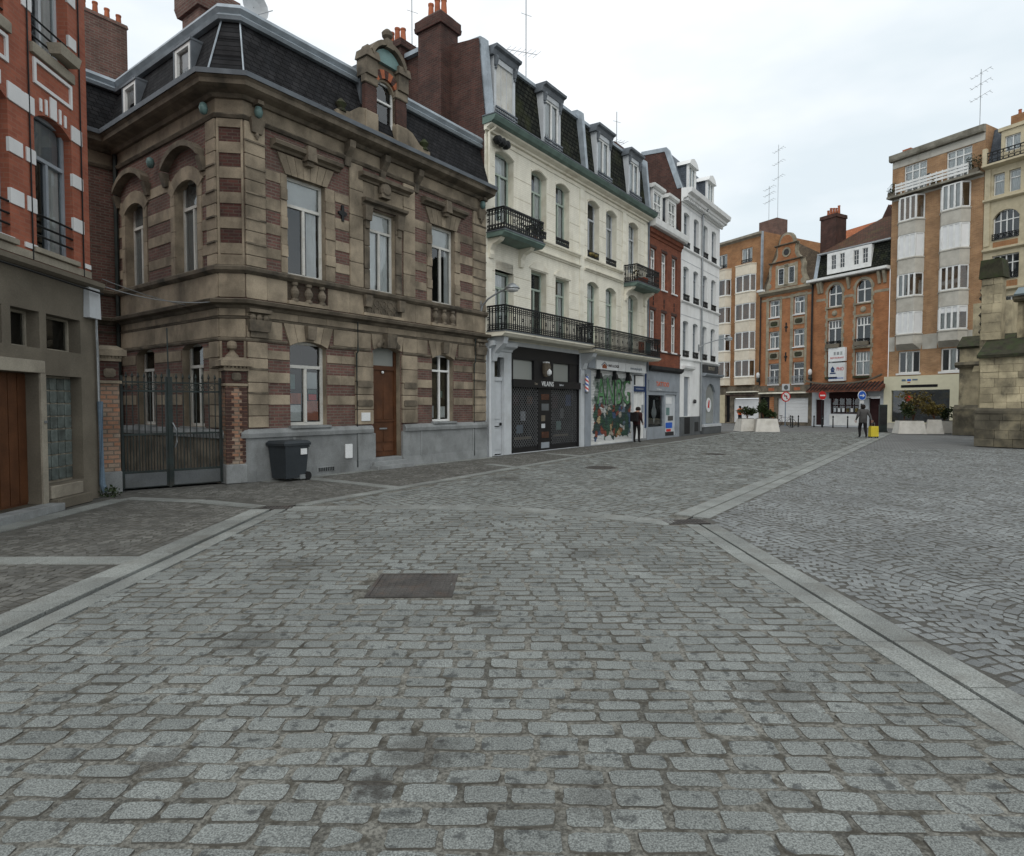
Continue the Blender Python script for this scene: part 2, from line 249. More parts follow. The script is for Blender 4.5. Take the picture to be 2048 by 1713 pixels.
def poster():
    q = NT('dark_leaf_poster'); g = q.n('ShaderNodeNewGeometry'); n = q.noise(g.outputs['Position'], 1.8, 5, .6, .5, .7); n2 = q.noise(g.outputs['Position'], 3.1, 3, .6, .52, .66)
    c = q.mix(n, (.012, .013, .014, 1), (.10, .085, .03, 1)); c = q.mix(q.math('MULTIPLY', n2, .6), c, (.03, .05, .07, 1)); p = q.n('ShaderNodeBsdfPrincipled'); q.l(c, p.inputs['Base Color']); p.inputs['Roughness'].default_value = .5; o = q.n('ShaderNodeOutputMaterial'); q.l(p.outputs[0], o.inputs[0]); return q.m
M['poster'] = poster()
# ------------------------------------------------------------------ mesh helpers
ROOTS = set(); FR = [0., 0., 0.]
def link(o, parent, name=None):
    col.objects.link(o)
    if parent is not None:
        o.parent = parent
        if parent.name in ROOTS and any(FR): 
            c, s = math.cos(FR[2]), math.sin(FR[2]); l = o.location.copy()
            o.location = (FR[0] + c * l.x - s * l.y, FR[1] + s * l.x + c * l.y, l.z); o.rotation_euler.z += FR[2]
    return o
def frame(x=0., y=0., a=0.): FR[0], FR[1], FR[2] = x, y, R(a)
def tag(o, label=None, cat=None, group=None, kind=None):
    for k, v in (('label', label), ('category', cat), ('group', group), ('kind', kind)):
        if v: o[k] = v
    return o
def root(name, label, cat, loc, rz=0., group=None):
    o = bpy.data.objects.new(name, None); col.objects.link(o); o.location = (*loc, 0)[:3]; o.rotation_euler.z = rz
    o.empty_display_size = .3; ROOTS.add(o.name); frame(); return tag(o, label, cat, group)
class MB:
    def __init__(s): s.v = []; s.f = []; s.m = []
    def add(s, vs, fs, mi=0):
        k = len(s.v); s.v += vs; s.f += [tuple(i + k for i in f) for f in fs]; s.m += [mi] * len(fs); return s
    def box(s, x0, x1, y0, y1, z0, z1, mi=0):
        return s.add([(x0, y0, z0), (x1, y0, z0), (x1, y1, z0), (x0, y1, z0), (x0, y0, z1), (x1, y0, z1), (x1, y1, z1), (x0, y1, z1)],
            [(0, 3, 2, 1), (4, 5, 6, 7), (0, 1, 5, 4), (1, 2, 6, 5), (2, 3, 7, 6), (3, 0, 4, 7)], mi)
    def taper(s, x0, x1, y0, y1, z0, z1, i, mi=0):
        return s.add([(x0, y0, z0), (x1, y0, z0), (x1, y1, z0), (x0, y1, z0), (x0 + i, y0 + i, z1), (x1 - i, y0 + i, z1), (x1 - i, y1 - i, z1), (x0 + i, y1 - i, z1)],
            [(0, 3, 2, 1), (4, 5, 6, 7), (0, 1, 5, 4), (1, 2, 6, 5), (2, 3, 7, 6), (3, 0, 4, 7)], mi)
    def quad(s, a, b, c, d, mi=0): return s.add([a, b, c, d], [(0, 1, 2, 3)], mi)
    def prism(s, poly, y0, y1, mi=0):
        n = len(poly)
        return s.add([(x, y0, z) for x, z in poly] + [(x, y1, z) for x, z in poly],
            [tuple(range(n)), tuple(range(2 * n - 1, n - 1, -1))] + [(i, i + n, (i + 1) % n + n, (i + 1) % n) for i in range(n)], mi)
    def prismx(s, poly, x0, x1, mi=0):
        n = len(poly)
        return s.add([(x0, y, z) for y, z in poly] + [(x1, y, z) for y, z in poly],
            [tuple(range(n)), tuple(range(2 * n - 1, n - 1, -1))] + [(i, (i + 1) % n, (i + 1) % n + n, i + n) for i in range(n)], mi)
    def sweep(s, path, prof, mi=0):
        n = len(prof); P = [Vector(p) for p in path]; rows = []
        for i, p in enumerate(P):
            d0 = (P[i] - P[i - 1]).normalized() if i else None; d1 = (P[i + 1] - P[i]).normalized() if i < len(P) - 1 else None
            d0 = d0 or d1; d1 = d1 or d0
            n0 = Vector((d0.y, -d0.x)); n1 = Vector((d1.y, -d1.x)); b = (n0 + n1).normalized(); k = 1 / max(.3, b.dot(n0))
            rows.append([(p.x + b.x * o * k, p.y + b.y * o * k, z) for o, z in prof])
        vs = [v for r in rows for v in r]; fs = []
        for i in range(len(P) - 1):
            for j in range(n): fs.append((i * n + j, i * n + (j + 1) % n, (i + 1) * n + (j + 1) % n, (i + 1) * n + j))
        fs += [tuple(range(n - 1, -1, -1)), tuple(range((len(P) - 1) * n, len(P) * n))]
        return s.add(vs, fs, mi)
    def tube(s, pts, r, n=6, mi=0, cap=True):
        P = [Vector(p) for p in pts]; rs = r if isinstance(r, (list, tuple)) else [r] * len(P); vs = []
        for i, p in enumerate(P):
            d = (P[min(i + 1, len(P) - 1)] - P[max(i - 1, 0)]).normalized()
            a = d.cross(Vector((0, 0, 1))); a = a.normalized() if a.length > .01 else Vector((1, 0, 0)); b = d.cross(a)
            vs += [tuple(p + (a * math.cos(t) + b * math.sin(t)) * rs[i]) for t in (2 * math.pi * k / n for k in range(n))]
        fs = [(i * n + k, i * n + (k + 1) % n, (i + 1) * n + (k + 1) % n, (i + 1) * n + k) for i in range(len(P) - 1) for k in range(n)]
        if cap: fs += [tuple(range(n)), tuple(range(len(vs) - 1, len(vs) - 1 - n, -1))]
        return s.add(vs, fs, mi)
    def lathe(s, prof, cx=0, cy=0, n=12, mi=0, ax='z', cz=0):
        vs = []
        for r, h in prof:
            for k in range(n):
                a = 2 * math.pi * k / n
                vs.append((cx + r * math.cos(a), cy + r * math.sin(a), cz + h) if ax == 'z' else (cx + r * math.cos(a), cy + h, cz + r * math.sin(a)))
        fs = [(i * n + k, i * n + (k + 1) % n, (i + 1) * n + (k + 1) % n, (i + 1) * n + k) for i in range(len(prof) - 1) for k in range(n)]
        fs += [tuple(range(n - 1, -1, -1)), tuple(range((len(prof) - 1) * n, len(prof) * n))]
        return s.add(vs, fs, mi)
    def wall(s, x0, x1, z0, z1, ops, y=0., rev=.22, mi=0, mr=None, seg=8):
        mr = mi if mr is None else mr
        xs = sorted({x0, x1, *[o[0] for o in ops], *[o[1] for o in ops]}); zs = sorted({z0, z1, *[o[2] for o in ops], *[o[3] for o in ops]})
        xs = [x for x in xs if x0 <= x <= x1]; zs = [z for z in zs if z0 <= z <= z1]
        for a, b in zip(xs, xs[1:]):
            for c, d in zip(zs, zs[1:]):
                mxx, mz = (a + b) / 2, (c + d) / 2
                if any(o[0] < mxx < o[1] and o[2] < mz < o[3] for o in ops): continue
                s.quad((a, y, c), (b, y, c), (b, y, d), (a, y, d), mi)
        for o in ops:
            a, b, c, d = o[:4]; r = o[4] if len(o) > 4 else 0; k = d - r; Y = y + rev
            s.quad((a, y, c), (a, y, k), (a, Y, k), (a, Y, c), mr); s.quad((b, y, c), (b, Y, c), (b, Y, k), (b, y, k), mr); s.quad((a, y, c), (a, Y, c), (b, Y, c), (b, y, c), mr)
            if not r: s.quad((a, y, d), (b, y, d), (b, Y, d), (a, Y, d), mr)
            else:
                w = (b - a) / 2; rad = (w * w + r * r) / (2 * r); cx, cz = (a + b) / 2, d - rad
                ar = [(a + (b - a) * i / seg) for i in range(seg + 1)]; az = [cz + math.sqrt(max(0, rad * rad - (x - cx) ** 2)) for x in ar]
                for i in range(seg):
                    s.quad((ar[i], y, az[i]), (ar[i + 1], y, az[i + 1]), (ar[i + 1], y, d), (ar[i], y, d), mi)
                    s.quad((ar[i], y, az[i]), (ar[i + 1], y, az[i + 1]), (ar[i + 1], Y, az[i + 1]), (ar[i], Y, az[i]), mr)
        return s
    def mesh(s, name, mats, smooth=False):
        me = bpy.data.meshes.new(name); me.from_pydata(s.v, [], s.f)
        for m in (mats if isinstance(mats, (list, tuple)) else [mats]): me.materials.append(M[m] if isinstance(m, str) else m)
        if any(s.m): me.polygons.foreach_set('material_index', s.m)
        if smooth: me.polygons.foreach_set('use_smooth', [True] * len(me.polygons))
        me.update(); return me
    def build(s, name, mats, parent=None, smooth=False, loc=None):
        o = bpy.data.objects.new(name, s.mesh(name, mats, smooth))
        if loc: o.location = loc
        return link(o, parent)
def unit(mname, bev=.05):
    key = ('u', mname, bev)
    if key not in UNIT:
        bm = bmesh.new()
        if mname in ('glass', 'glassd', 'frost', 'glasslow'): [bm.faces.new([bm.verts.new(p) for p in ((-.5, 0, -.5), (.5, 0, -.5), (.5, 0, .5), (-.5, 0, .5))])]
        else: bmesh.ops.create_cube(bm, size=1)
        if bev: bmesh.ops.bevel(bm, geom=list(bm.edges), offset=bev, segments=1, affect='EDGES')
        me = bpy.data.meshes.new('piece_' + mname); bm.to_mesh(me); bm.free(); me.materials.append(M[mname]); UNIT[key] = me
    return UNIT[key]
UNIT = {}
def piece(name, parent, x0, x1, y0, y1, z0, z1, m, bev=.05):
    o = bpy.data.objects.new(name, unit(m, bev)); o.location = ((x0 + x1) / 2, (y0 + y1) / 2, (z0 + z1) / 2); o.scale = (x1 - x0, y1 - y0, z1 - z0)
    return link(o, parent)
def text(name, body, parent, x, y, z, size, m, xs=1., depth=.01, align='CENTER'):
    c = bpy.data.curves.new(name, 'FONT'); c.body = body; c.size = size; c.align_x = align; c.align_y = 'CENTER'; c.extrude = depth / 2; c.resolution_u = 2
    t = bpy.data.objects.new('tmp', c); col.objects.link(t)
    me = bpy.data.meshes.new_from_object(t.evaluated_get(bpy.context.evaluated_depsgraph_get())); bpy.data.objects.remove(t); bpy.data.curves.remove(c)
    me.transform(__import__('mathutils').Matrix(((xs, 0, 0, x), (0, 0, -1, y), (0, 1, 0, z), (0, 0, 0, 1)))); me.materials.clear(); me.materials.append(M[m])
    me.name = name
    return link(bpy.data.objects.new(name, me), parent)
def window(P, x0, x1, z0, z1, y=.2, fm='white', cols=2, tr=None, fw=.06, curt=None, gl='glass', munt=None, room='room', topcols=1, mw=None, d=.06, deep=.9, name='window'):
    """frame with mullions; each pane, the curtain and the dim room behind are its children"""
    mw = mw or fw; b = MB()
    b.box(x0, x0 + fw, y, y + d, z0, z1); b.box(x1 - fw, x1, y, y + d, z0, z1)
    b.box(x0 + fw, x1 - fw, y, y + d, z0, z0 + fw); b.box(x0 + fw, x1 - fw, y, y + d, z1 - fw, z1)
    a, c, e, g = x0 + fw, x1 - fw, z0 + fw, z1 - fw; cells = []
    def split(e, g, n):
        w = (c - a) / n
        for i in range(1, n): b.box(a + w * i - mw / 2, a + w * i + mw / 2, y - .012, y + d - .012, e, g)
        for i in range(n): cells.append((a + w * i + (mw / 2 if i else 0), a + w * (i + 1) - (mw / 2 if i < n - 1 else 0), e, g))
    if tr:
        zt = z0 + (z1 - z0) * tr; b.box(a, c, y - .02, y + d - .02, zt - mw / 2, zt + mw / 2)
        split(e, zt - mw / 2, cols); lo = len(cells); split(zt + mw / 2, g, topcols)
    else: split(e, g, cols); lo = len(cells)
    if munt:
        nx, nz_ = munt
        for (p, q_, r_, t) in cells[:lo]:
            for i in range(1, nx): X = p + (q_ - p) * i / nx; b.box(X - .012, X + .012, y + .005, y + .045, r_, t)
            for i in range(1, nz_): Z = r_ + (t - r_) * i / nz_; b.box(p, q_, y + .008, y + .048, Z - .012, Z + .012)
    w = b.build(name, fm, P)
    for (p, q_, r_, t) in cells: piece('pane', w, p, q_, y + .03, y + .036, r_, t, gl, 0)
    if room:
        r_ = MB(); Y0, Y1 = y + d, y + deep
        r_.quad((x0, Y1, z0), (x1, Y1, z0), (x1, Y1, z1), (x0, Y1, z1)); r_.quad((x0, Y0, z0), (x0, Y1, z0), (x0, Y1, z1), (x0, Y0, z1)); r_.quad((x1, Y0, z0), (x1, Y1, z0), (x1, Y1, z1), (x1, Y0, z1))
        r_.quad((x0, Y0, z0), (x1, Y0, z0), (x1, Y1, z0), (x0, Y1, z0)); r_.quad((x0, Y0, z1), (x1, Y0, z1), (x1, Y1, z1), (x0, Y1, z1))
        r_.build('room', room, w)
    if curt:
        for (f0, f1) in ({'full': [(0, 1)], 'left': [(0, .3)], 'right': [(.62, 1)], 'both': [(0, .3), (.7, 1)]}[curt] if isinstance(curt, str) else curt):
            k = MB(); n = max(4, int(16 * (f1 - f0))); A, B = x0 + fw + (x1 - x0 - 2 * fw) * f0, x0 + fw + (x1 - x0 - 2 * fw) * f1
            pt = [(A + (B - A) * i / n, y + .085 + .018 * math.sin(i * 2.1 + x0 * 7)) for i in range(n + 1)]
            for p, q_ in zip(pt, pt[1:]): k.quad((p[0], p[1], z0 + fw), (q_[0], q_[1], z0 + fw), (q_[0], q_[1], z1 - fw), (p[0], p[1], z1 - fw))
            k.build('curtain', 'curtain', w, smooth=True)
    return w
def ring(b, cx, y, cz, r, t=.012, n=8, flat=None):
    """small iron ring in the facade plane (flat=None) or in a side plane x=flat"""
    for k in range(n):
        a0, a1 = 2 * math.pi * k / n, 2 * math.pi * (k + 1) / n
        p = [(r * math.cos(a0), r * math.sin(a0)), (r * math.cos(a1), r * math.sin(a1)), ((r - t) * math.cos(a1), (r - t) * math.sin(a1)), ((r - t) * math.cos(a0), (r - t) * math.sin(a0))]
        if flat is None: b.prism([(cx + u, cz + v) for u, v in p], y - .008, y + .008)
        else: b.prismx([(cx + u, cz + v) for u, v in p], flat - .008, flat + .008)
def rail_run(b, A, B, z0, z1, orn=True, step=.12):
    """one straight run of a cast-iron railing between two plan points along x or y"""
    (xa, ya), (xb, yb) = A, B; Lg = math.hypot(xb - xa, yb - ya); n = max(2, round(Lg / step)); alongx = abs(xb - xa) > abs(yb - ya)
    def bar(t0, t1, za, zb, w):
        xs = sorted((xa + (xb - xa) * t0, xa + (xb - xa) * t1)); ys = sorted((ya + (yb - ya) * t0, ya + (yb - ya) * t1))
        if alongx: b.box(xs[0], xs[1], ya - w, ya + w, za, zb)
        else: b.box(xa - w, xa + w, ys[0], ys[1], za, zb)
    for za, zb, w in ((z1 - .05, z1, .032), (z0 + .02, z0 + .06, .02)): bar(0, 1, za, zb, w)
    hh = z1 - z0
    if orn:
        for k in (.27, .72): bar(0, 1, z0 + hh * k - .01, z0 + hh * k + .01, .01)
    for i in range(n + 1):
        t = i / n; e_ = .013 / Lg; bar(max(0, t - e_), min(1, t + e_), z0, z1 - .045, .013)
        if orn and i < n:
            tm = (i + .5) / n; X, Y = xa + (xb - xa) * tm, ya + (yb - ya) * tm
            for k in (.17, .5, .83):
                if k == .5 and i % 4: continue
                rr = Lg / n * .5
                if alongx: ring(b, X, ya, z0 + hh * k, rr, .026, 6)
                else: ring(b, Y, 0, z0 + hh * k, rr, .026, 6, flat=xa)
def railing(P, pts, z0, z1, orn=True, m='iron', name='railing', step=.12):
    b = MB()
    for A, B in zip(pts, pts[1:]): rail_run(b, A, B, z0, z1, orn, step)
    return b.build(name, m, P)
def pots(P, cx, cy, z, n, w, h=.55, r=.11, along=0):
    for i in range(n):
        k = (i - (n - 1) / 2) * w; b = MB(); hh = h * (.85 + .3 * ((i * 37) % 10) / 10)
        b.lathe([(r * 1.1, 0), (r, hh * .1), (r * .8, hh * .85), (r * .95, hh * .9), (r * .95, hh), (r * .7, hh), (r * .7, hh * .8)], cx + (0 if along else k), cy + (k if along else 0), 10, cz=z)
        b.build('chimney_pot', 'terra', P, smooth=False)
# ------------------------------------------------------------------ ground, setts and slabs
rng = np.random.default_rng(5)
def sheet(name, poly, z, m, parent=None, kind='structure'):
    me = bpy.data.meshes.new(name); me.from_pydata([(x, y, z) for x, y in poly], [], [tuple(range(len(poly)))]); me.materials.append(M[m])
    o = bpy.data.objects.new(name, me); col.objects.link(o)
    if parent: o.parent = parent
    if kind: o['kind'] = kind
    return o
def inside(poly, x, y):
    r = np.zeros(x.shape, bool); n = len(poly)
    for i in range(n):
        (x0, y0), (x1, y1) = poly[i], poly[(i + 1) % n]
        if y0 == y1: continue
        c = ((y0 > y) != (y1 > y)) & (x < (x1 - x0) * (y - y0) / (y1 - y0) + x0); r ^= c
    return r
def template():
    c = .05 + .11 * rng.random(8); o = []
    for (sx, sy, k) in ((-1, -1, 0), (1, -1, 2), (1, 1, 4), (-1, 1, 6)):
        a, b = (sx * .5, sy * (.5 - c[k])), (sx * (.5 - c[k + 1]), sy * .5)
        o += [a, b] if sx * sy > 0 else [b, a]
    pts = []
    for i in range(8):
        pts.append(o[i])
        if i % 2 == 1 : 
            j = (i + 1) % 8; pts.append(((o[i][0] + o[j][0]) / 2, (o[i][1] + o[j][1]) / 2))
    pts = np.array(pts); pts += rng.normal(0, .018, pts.shape); return pts
TPL = [template() for _ in range(14)]
def tpl_mesh(t):
    n = len(t); tilt = rng.normal(0, .05, 2)
    zt = lambda p: float(p @ tilt) * .08
    v = [(*p, -.022) for p in t] + [(*(p * .945), -.002 + zt(p)) for p in t] + [(0, 0, .0)]
    f = [(i, (i + 1) % n, (i + 1) % n + n, i + n) for i in range(n)] + [(i + n, (i + 1) % n + n, 2 * n) for i in range(n)]
    return np.array(v), f
TM = [tpl_mesh(t) for t in TPL]
def sett_field(name, S, m, parent):
    """all remaining setts of one surface as one mesh of real stones"""
    V = []; F = []; A = []; k = 0; nf = len(TM[0][1]); nv = len(TM[0][0])
    base = [np.array([list(f) + [-1] * (4 - len(f)) for f in t[1]]) for t in TM]
    quads = []; tris = []
    for i, (x, y, a, lx, ly, h) in enumerate(S):
        v, _ = TM[i % len(TM)]; c, s = math.cos(a), math.sin(a)
        px, py = v[:, 0] * lx, v[:, 1] * ly
        V.append(np.stack([x + c * px - s * py, y + s * px + c * py, v[:, 2] + h], 1))
    if not V: return
    V = np.concatenate(V); N_ = len(S); n = len(TPL[0])
    q = np.array([(i, (i + 1) % n, (i + 1) % n + n, i + n) for i in range(n)]); t = np.array([(i + n, (i + 1) % n + n, 2 * n) for i in range(n)])
    off = (np.arange(N_) * nv)[:, None, None]
    Q = (q[None] + off).reshape(-1); T = (t[None] + off).reshape(-1)
    me = bpy.data.meshes.new(name); me.vertices.add(len(V)); me.vertices.foreach_set('co', V.ravel())
    nl = len(Q) + len(T); me.loops.add(nl); me.loops.foreach_set('vertex_index', np.concatenate([Q, T]).astype(np.int32))
    npoly = N_ * n * 2; st = np.concatenate([np.arange(N_ * n) * 4, N_ * n * 4 + np.arange(N_ * n) * 3]).astype(np.int32)
    me.polygons.add(npoly); me.polygons.foreach_set('loop_start', st)
    me.polygons.foreach_set('use_smooth', np.arange(npoly) < N_ * n)
    me.update(calc_edges=True); me.validate()
    at = me.attributes.new('rnd', 'FLOAT', 'POINT'); at.data.foreach_set('value', np.repeat(rng.random(N_), nv).astype(np.float32))
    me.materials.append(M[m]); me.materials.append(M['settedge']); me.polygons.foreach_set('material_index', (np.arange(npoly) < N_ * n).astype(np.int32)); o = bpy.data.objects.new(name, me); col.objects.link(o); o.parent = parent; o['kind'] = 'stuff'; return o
UT = {}
def sett_obj(name, s, m, parent, i):
    key = (m, i % len(TM))
    if key not in UT:
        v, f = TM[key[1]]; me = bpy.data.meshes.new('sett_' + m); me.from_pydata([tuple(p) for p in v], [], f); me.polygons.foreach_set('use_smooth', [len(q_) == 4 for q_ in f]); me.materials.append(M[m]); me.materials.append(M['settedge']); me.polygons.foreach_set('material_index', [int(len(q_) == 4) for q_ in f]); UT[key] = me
    o = bpy.data.objects.new(name, UT[key]); x, y, a, lx, ly, h = s; o.location = (x, y, h); o.rotation_euler.z = a; o.scale = (lx, ly, 1); col.objects.link(o); o.parent = parent
def cull(S, marg=1.6):
    return [s for s in S if s[1] > .9 and abs(s[0]) < .84 * s[1] + marg]
def lay(S, m, parent, name='sett'):
    S = sorted(cull(S), key=lambda s: (s[0] ** 2 + s[1] ** 2) + (100 if (s[1] < 2.25 or abs(s[0]) > .845 * s[1] + .1) else 0))
    for i, s in enumerate(S[:300]): sett_obj(name, s, m, parent, i)
    sett_field(name + '_field', S[300:], m, parent)
def rows(poly, ang, px, py, excl=(), jit=1.):
    """coursed setts: rows across the axis given by ang, random lengths, staggered"""
    P = np.array(poly); c, s = math.cos(ang), math.sin(ang); U = P @ np.array([c, s]); W = P @ np.array([-s, c]); S = []
    v = W.min()
    while v < W.max():
        h = py * (1 + jit * rng.uniform(-.12, .14)); u = U.min() - rng.random() * px; L_ = []
        while u < U.max():
            l = px * (1 + jit * rng.uniform(-.22, .28)); L_.append((u + l / 2, v + h / 2, l, h)); u += l
        A = np.array(L_); X = A[:, 0] * c - A[:, 1] * s; Y = A[:, 0] * s + A[:, 1] * c
        ok = inside(poly, X, Y)
        for k in np.nonzero(ok)[0]:
            if any(ex(X[k], Y[k]) for ex in excl): continue
            S.append((X[k] + rng.normal(0, .004), Y[k] + rng.normal(0, .004), ang + rng.normal(0, .018), (A[k, 2] - .017 - abs(rng.normal(0, .010))), A[k, 3] - .015 - abs(rng.normal(0, .006)), rng.normal(-.001, .0018)))
        v += h
    return S
def fans(poly, ang, W_=1.5, p=.108, ns=13, excl=()):
    """segmental-arc paving: columns of small setts laid in arcs"""
    P = np.array(poly); c, s = math.cos(ang), math.sin(ang); U = P @ np.array([c, s]); V = P @ np.array([-s, c]); S = []
    for k in range(int(U.min() // W_), int(U.max() // W_) + 1):
        for j in range(int(V.min() / p) - 6, int(V.max() / p) + 2):
            i = np.arange(ns); f = (i + .5) / ns - .5; u = (k + .5) * W_ + f * W_ * .99; dv = .36 * (1 - (2 * f) ** 2); sl = np.arctan(-.36 * 8 * f / W_)
            v = j * p + dv; X = u * c - v * s; Y = u * s + v * c; ok = inside(poly, X, Y)
            for q in np.nonzero(ok)[0]:
                if any(ex(X[q], Y[q]) for ex in excl): continue
                S.append((X[q] + rng.normal(0, .004), Y[q] + rng.normal(0, .004), ang + sl[q] + rng.normal(0, .05), W_ / ns / max(.6, math.cos(sl[q])) * rng.uniform(.82, .92), p * rng.uniform(.80, .90), rng.normal(-.001, .002)))
    return S
def slabs(parent, A, B, w, ln, m='slab', z=.003, name='slab', gap=.012):
    A, B = Vector(A), Vector(B); d = B - A; L_ = d.length; d.normalize(); n = max(1, round(L_ / ln)); l = L_ / n
    for i in range(n):
        c = A + d * (l * (i + .5)); jl = l - gap
        o = bpy.data.objects.new(name, unit(m, .02)); o.location = (c.x, c.y, z - .04 + random.uniform(-.002, .002)); o.scale = (jl, w - gap, .08); o.rotation_euler.z = math.atan2(d.y, d.x) + random.uniform(-.004, .004)
        col.objects.link(o); o.parent = parent
def para(A, B, off):
    A, B = Vector(A), Vector(B); d = (B - A).normalized(); n = Vector((d.y, -d.x)) * off; return A + n, B + n
xr = lambda y: -3.55 - .025 * (y - 4)          # right edge of the left channel
xl = lambda y: 2.52 - .010 * (y - 4)           # left edge of the right channel
ARC = [(-3.7, 10.12), (-3.1, 10.20), (-2.3, 10.27), (-1.4, 10.27), (-.6, 10.20), (.1, 10.04), (.75, 9.79), (1.37, 9.46), (1.85, 9.18), (2.32, 8.86)]
KERB = [(-3.62, 10.45), (2.48, 20.9), (9.2, 31.2), (15.2, 40.5)]
GU = math.radians(90 - 35.5); GD = Vector((math.cos(GU), math.sin(GU))); GN = Vector((GD.y, -GD.x)); G0 = Vector((2.62, 9.2))
sheet('ground', [(-160, -60), (160, -60), (160, 260), (-160, 260)], -.03, 'farpav')
MANH = [(-.93, 5.78, .40), (2.45, 16.9, .42), (7.15, 21.6, .36)]
ex_m = lambda x, y: (abs(x + .93) < .43 and abs(y - 5.80) < .43) or any((x - a) ** 2 + (y - b) ** 2 < (r + .06) ** 2 for a, b, r in MANH[1:]) or (abs(x - 2.55) < .4 and abs(y - 8.97) < .25) or (abs(x + 3.92) < .35 and abs(y - 10.22) < .22)
near = [(xr(0), 0)] + [(xr(9.9), 9.9)] + [(x, y - .22) for x, y in ARC] + [(xl(8.7), 8.7), (xl(0), 0)]
farp = [(x, y + .22) for x, y in ARC[1:]] + [tuple(G0 - GN * .30 + GD * .2), tuple(G0 - GN * .30 + GD * 38)] + [(14.6, 40.2), (9.5, 31.2), (2.75, 20.8), (-3.1, 10.75)]
street = sheet('street', [(xr(0), 0), (xr(10), 10.4), (-3.5, 10.4), (2.6, 20.8), (9.3, 31.2), (14.8, 40.4), tuple(G0 + GD * 38), tuple(G0), (xl(0), 0)], -.0075, 'joint')
sn = rows(near, R(-1.5), .240, .140, (ex_m,), .8)
ex_x = lambda x, y: abs((x - 2.46) * .715 + (y - 20.67) * .70) < .17 or abs((x - 5.27) * .655 + (y - 28.6) * .755) < .17
sf = rows(farp, R(-53.5), .245, .146, (ex_m, ex_x), .9)
sf = [s for s in sf if s[1] < 40]
lay(sn + sf, 'granite', street)
# channels of pale slabs
slabs(street, (xr(0) - .11, 0), (xr(10.05) - .11, 10.05), .20, .95); slabs(street, (xr(0) - .43, 0), (xr(10.05) - .43, 10.05), .32, 1.05, z=.006)
slabs(street, (xl(0) + .105, 0), (xl(8.75) + .105, 8.75), .20, .85); slabs(street, (xl(0) + .345, 0), (xl(8.75) + .345, 8.75), .24, .75, z=.006)
for o_, w_, z_ in ((.14, .27, .003), (-.145, .28, .008)): slabs(street, tuple(G0 + GN * o_ + GD * .25), tuple(G0 + GN * o_ + GD * 36), w_, 1.0, z=z_)
for a, b in zip(ARC, ARC[1:]): slabs(street, a, b, .40, 2)
for a, b in zip(KERB, KERB[1:]): slabs(street, a, b, .26, 1.0, z=.012)
slabs(street, (2.75, 20.4), (7.2, 15.8), .26, .9); slabs(street, (5.6, 28.4), (12.4, 22.3), .26, .9)
# sidewalk on the left
SWL = [(xr(0) - .62, 0), (xr(9.9) - .62, 10.0), (-4.25, 10.45), (-5.6, 11.1), (-7.1, 11.4), (-7.3, 9), (-6.85, 0)]
SWF = [(-3.75, 10.7), (2.3, 21.0), (9.0, 31.4), (14.9, 40.6), (13.4, 41.2), (6.7, 30.7), (-.55, 20.3), (-5.6, 13.75), (-7.4, 12.0), (-5.5, 11.15)]
walk = sheet('sidewalk', [(xr(0) - .5, 0), (xr(10) - .5, 10.2), (-3.65, 10.6), (2.35, 21.0), (9.0, 31.4), (14.9, 40.6), (13.2, 41.4), (-.7, 20.6), (-5.8, 13.9), (-8.0, 12.0), (-7.2, 0)], -.007, 'jointd')
ex_b = lambda x, y: abs(y - 6.70) < .19 or (y > 8 and x < -6.62 - .05 * (y - 8)) or abs((x + 7.08) * .25 + (y - 11.2)) < .0
def seg_ex(A, B, w):
    A, B = np.array(A), np.array(B); d = (B - A) / np.linalg.norm(B - A); n = np.array([-d[1], d[0]]); L_ = np.linalg.norm(B - A)
    def f(x, y): q = np.array([x, y]) - A; return -.1 < q @ d < L_ + .1 and abs(q @ n) < w
    return f
BANDS = [((-4.9, 14.5), (-2.4, 12.75)), ((-.7, 17.9), (.45, 16.6)), ((1.2, 21.9), (2.6, 20.6)), ((-7.1, 11.25), (-5.56, 10.92)), ((-5.56, 10.92), (-4.25, 10.3))]
exs = [seg_ex(a, b, .20) for a, b in BANDS]
s1 = fans(SWL, R(-2), 1.35, .108, 12, [ex_b] + exs); s2 = fans(SWF, R(55), 1.35, .112, 12, [ex_m] + exs)
s2 = [s for s in s2 if s[1] < 27]
lay(s1 + s2, 'granited', walk)
slabs(walk, (-7.4, 6.70), (-4.2, 6.72), .34, 1.1); slabs(walk, (-6.80, 2.5), (-7.02, 8.0), .33, 1.0, z=.008); slabs(walk, (-7.02, 8.0), (-7.12, 11.1), .33, 1.0, z=.008)
for a, b in BANDS: slabs(walk, a, b, .32, .95)
slabs(walk, (-5.55, 13.7), (-.6, 20.35), .25, 1.0, z=.006)
# plaza on the right
g1 = G0 + GN * .31
PLZ = [(xl(0) + .5, 0), (xl(8.7) + .5, 8.75), tuple(g1 + GD * .1), tuple(g1 + GD * 22), (26, 26), (26, 0)]
plaza = sheet('plaza', [(xl(0) + .4, 0), (xl(9) + .4, 9.0), tuple(G0 + GN * .2), tuple(G0 + GN * .2 + GD * 18.2), (30, 24), (30, 0)], -.006, 'jointd')
s3 = fans(PLZ, R(12), 1.6, .113, 14, [ex_m]); s3 = [s for s in s3 if s[1] < 24]
lay(s3, 'granitep', plaza)

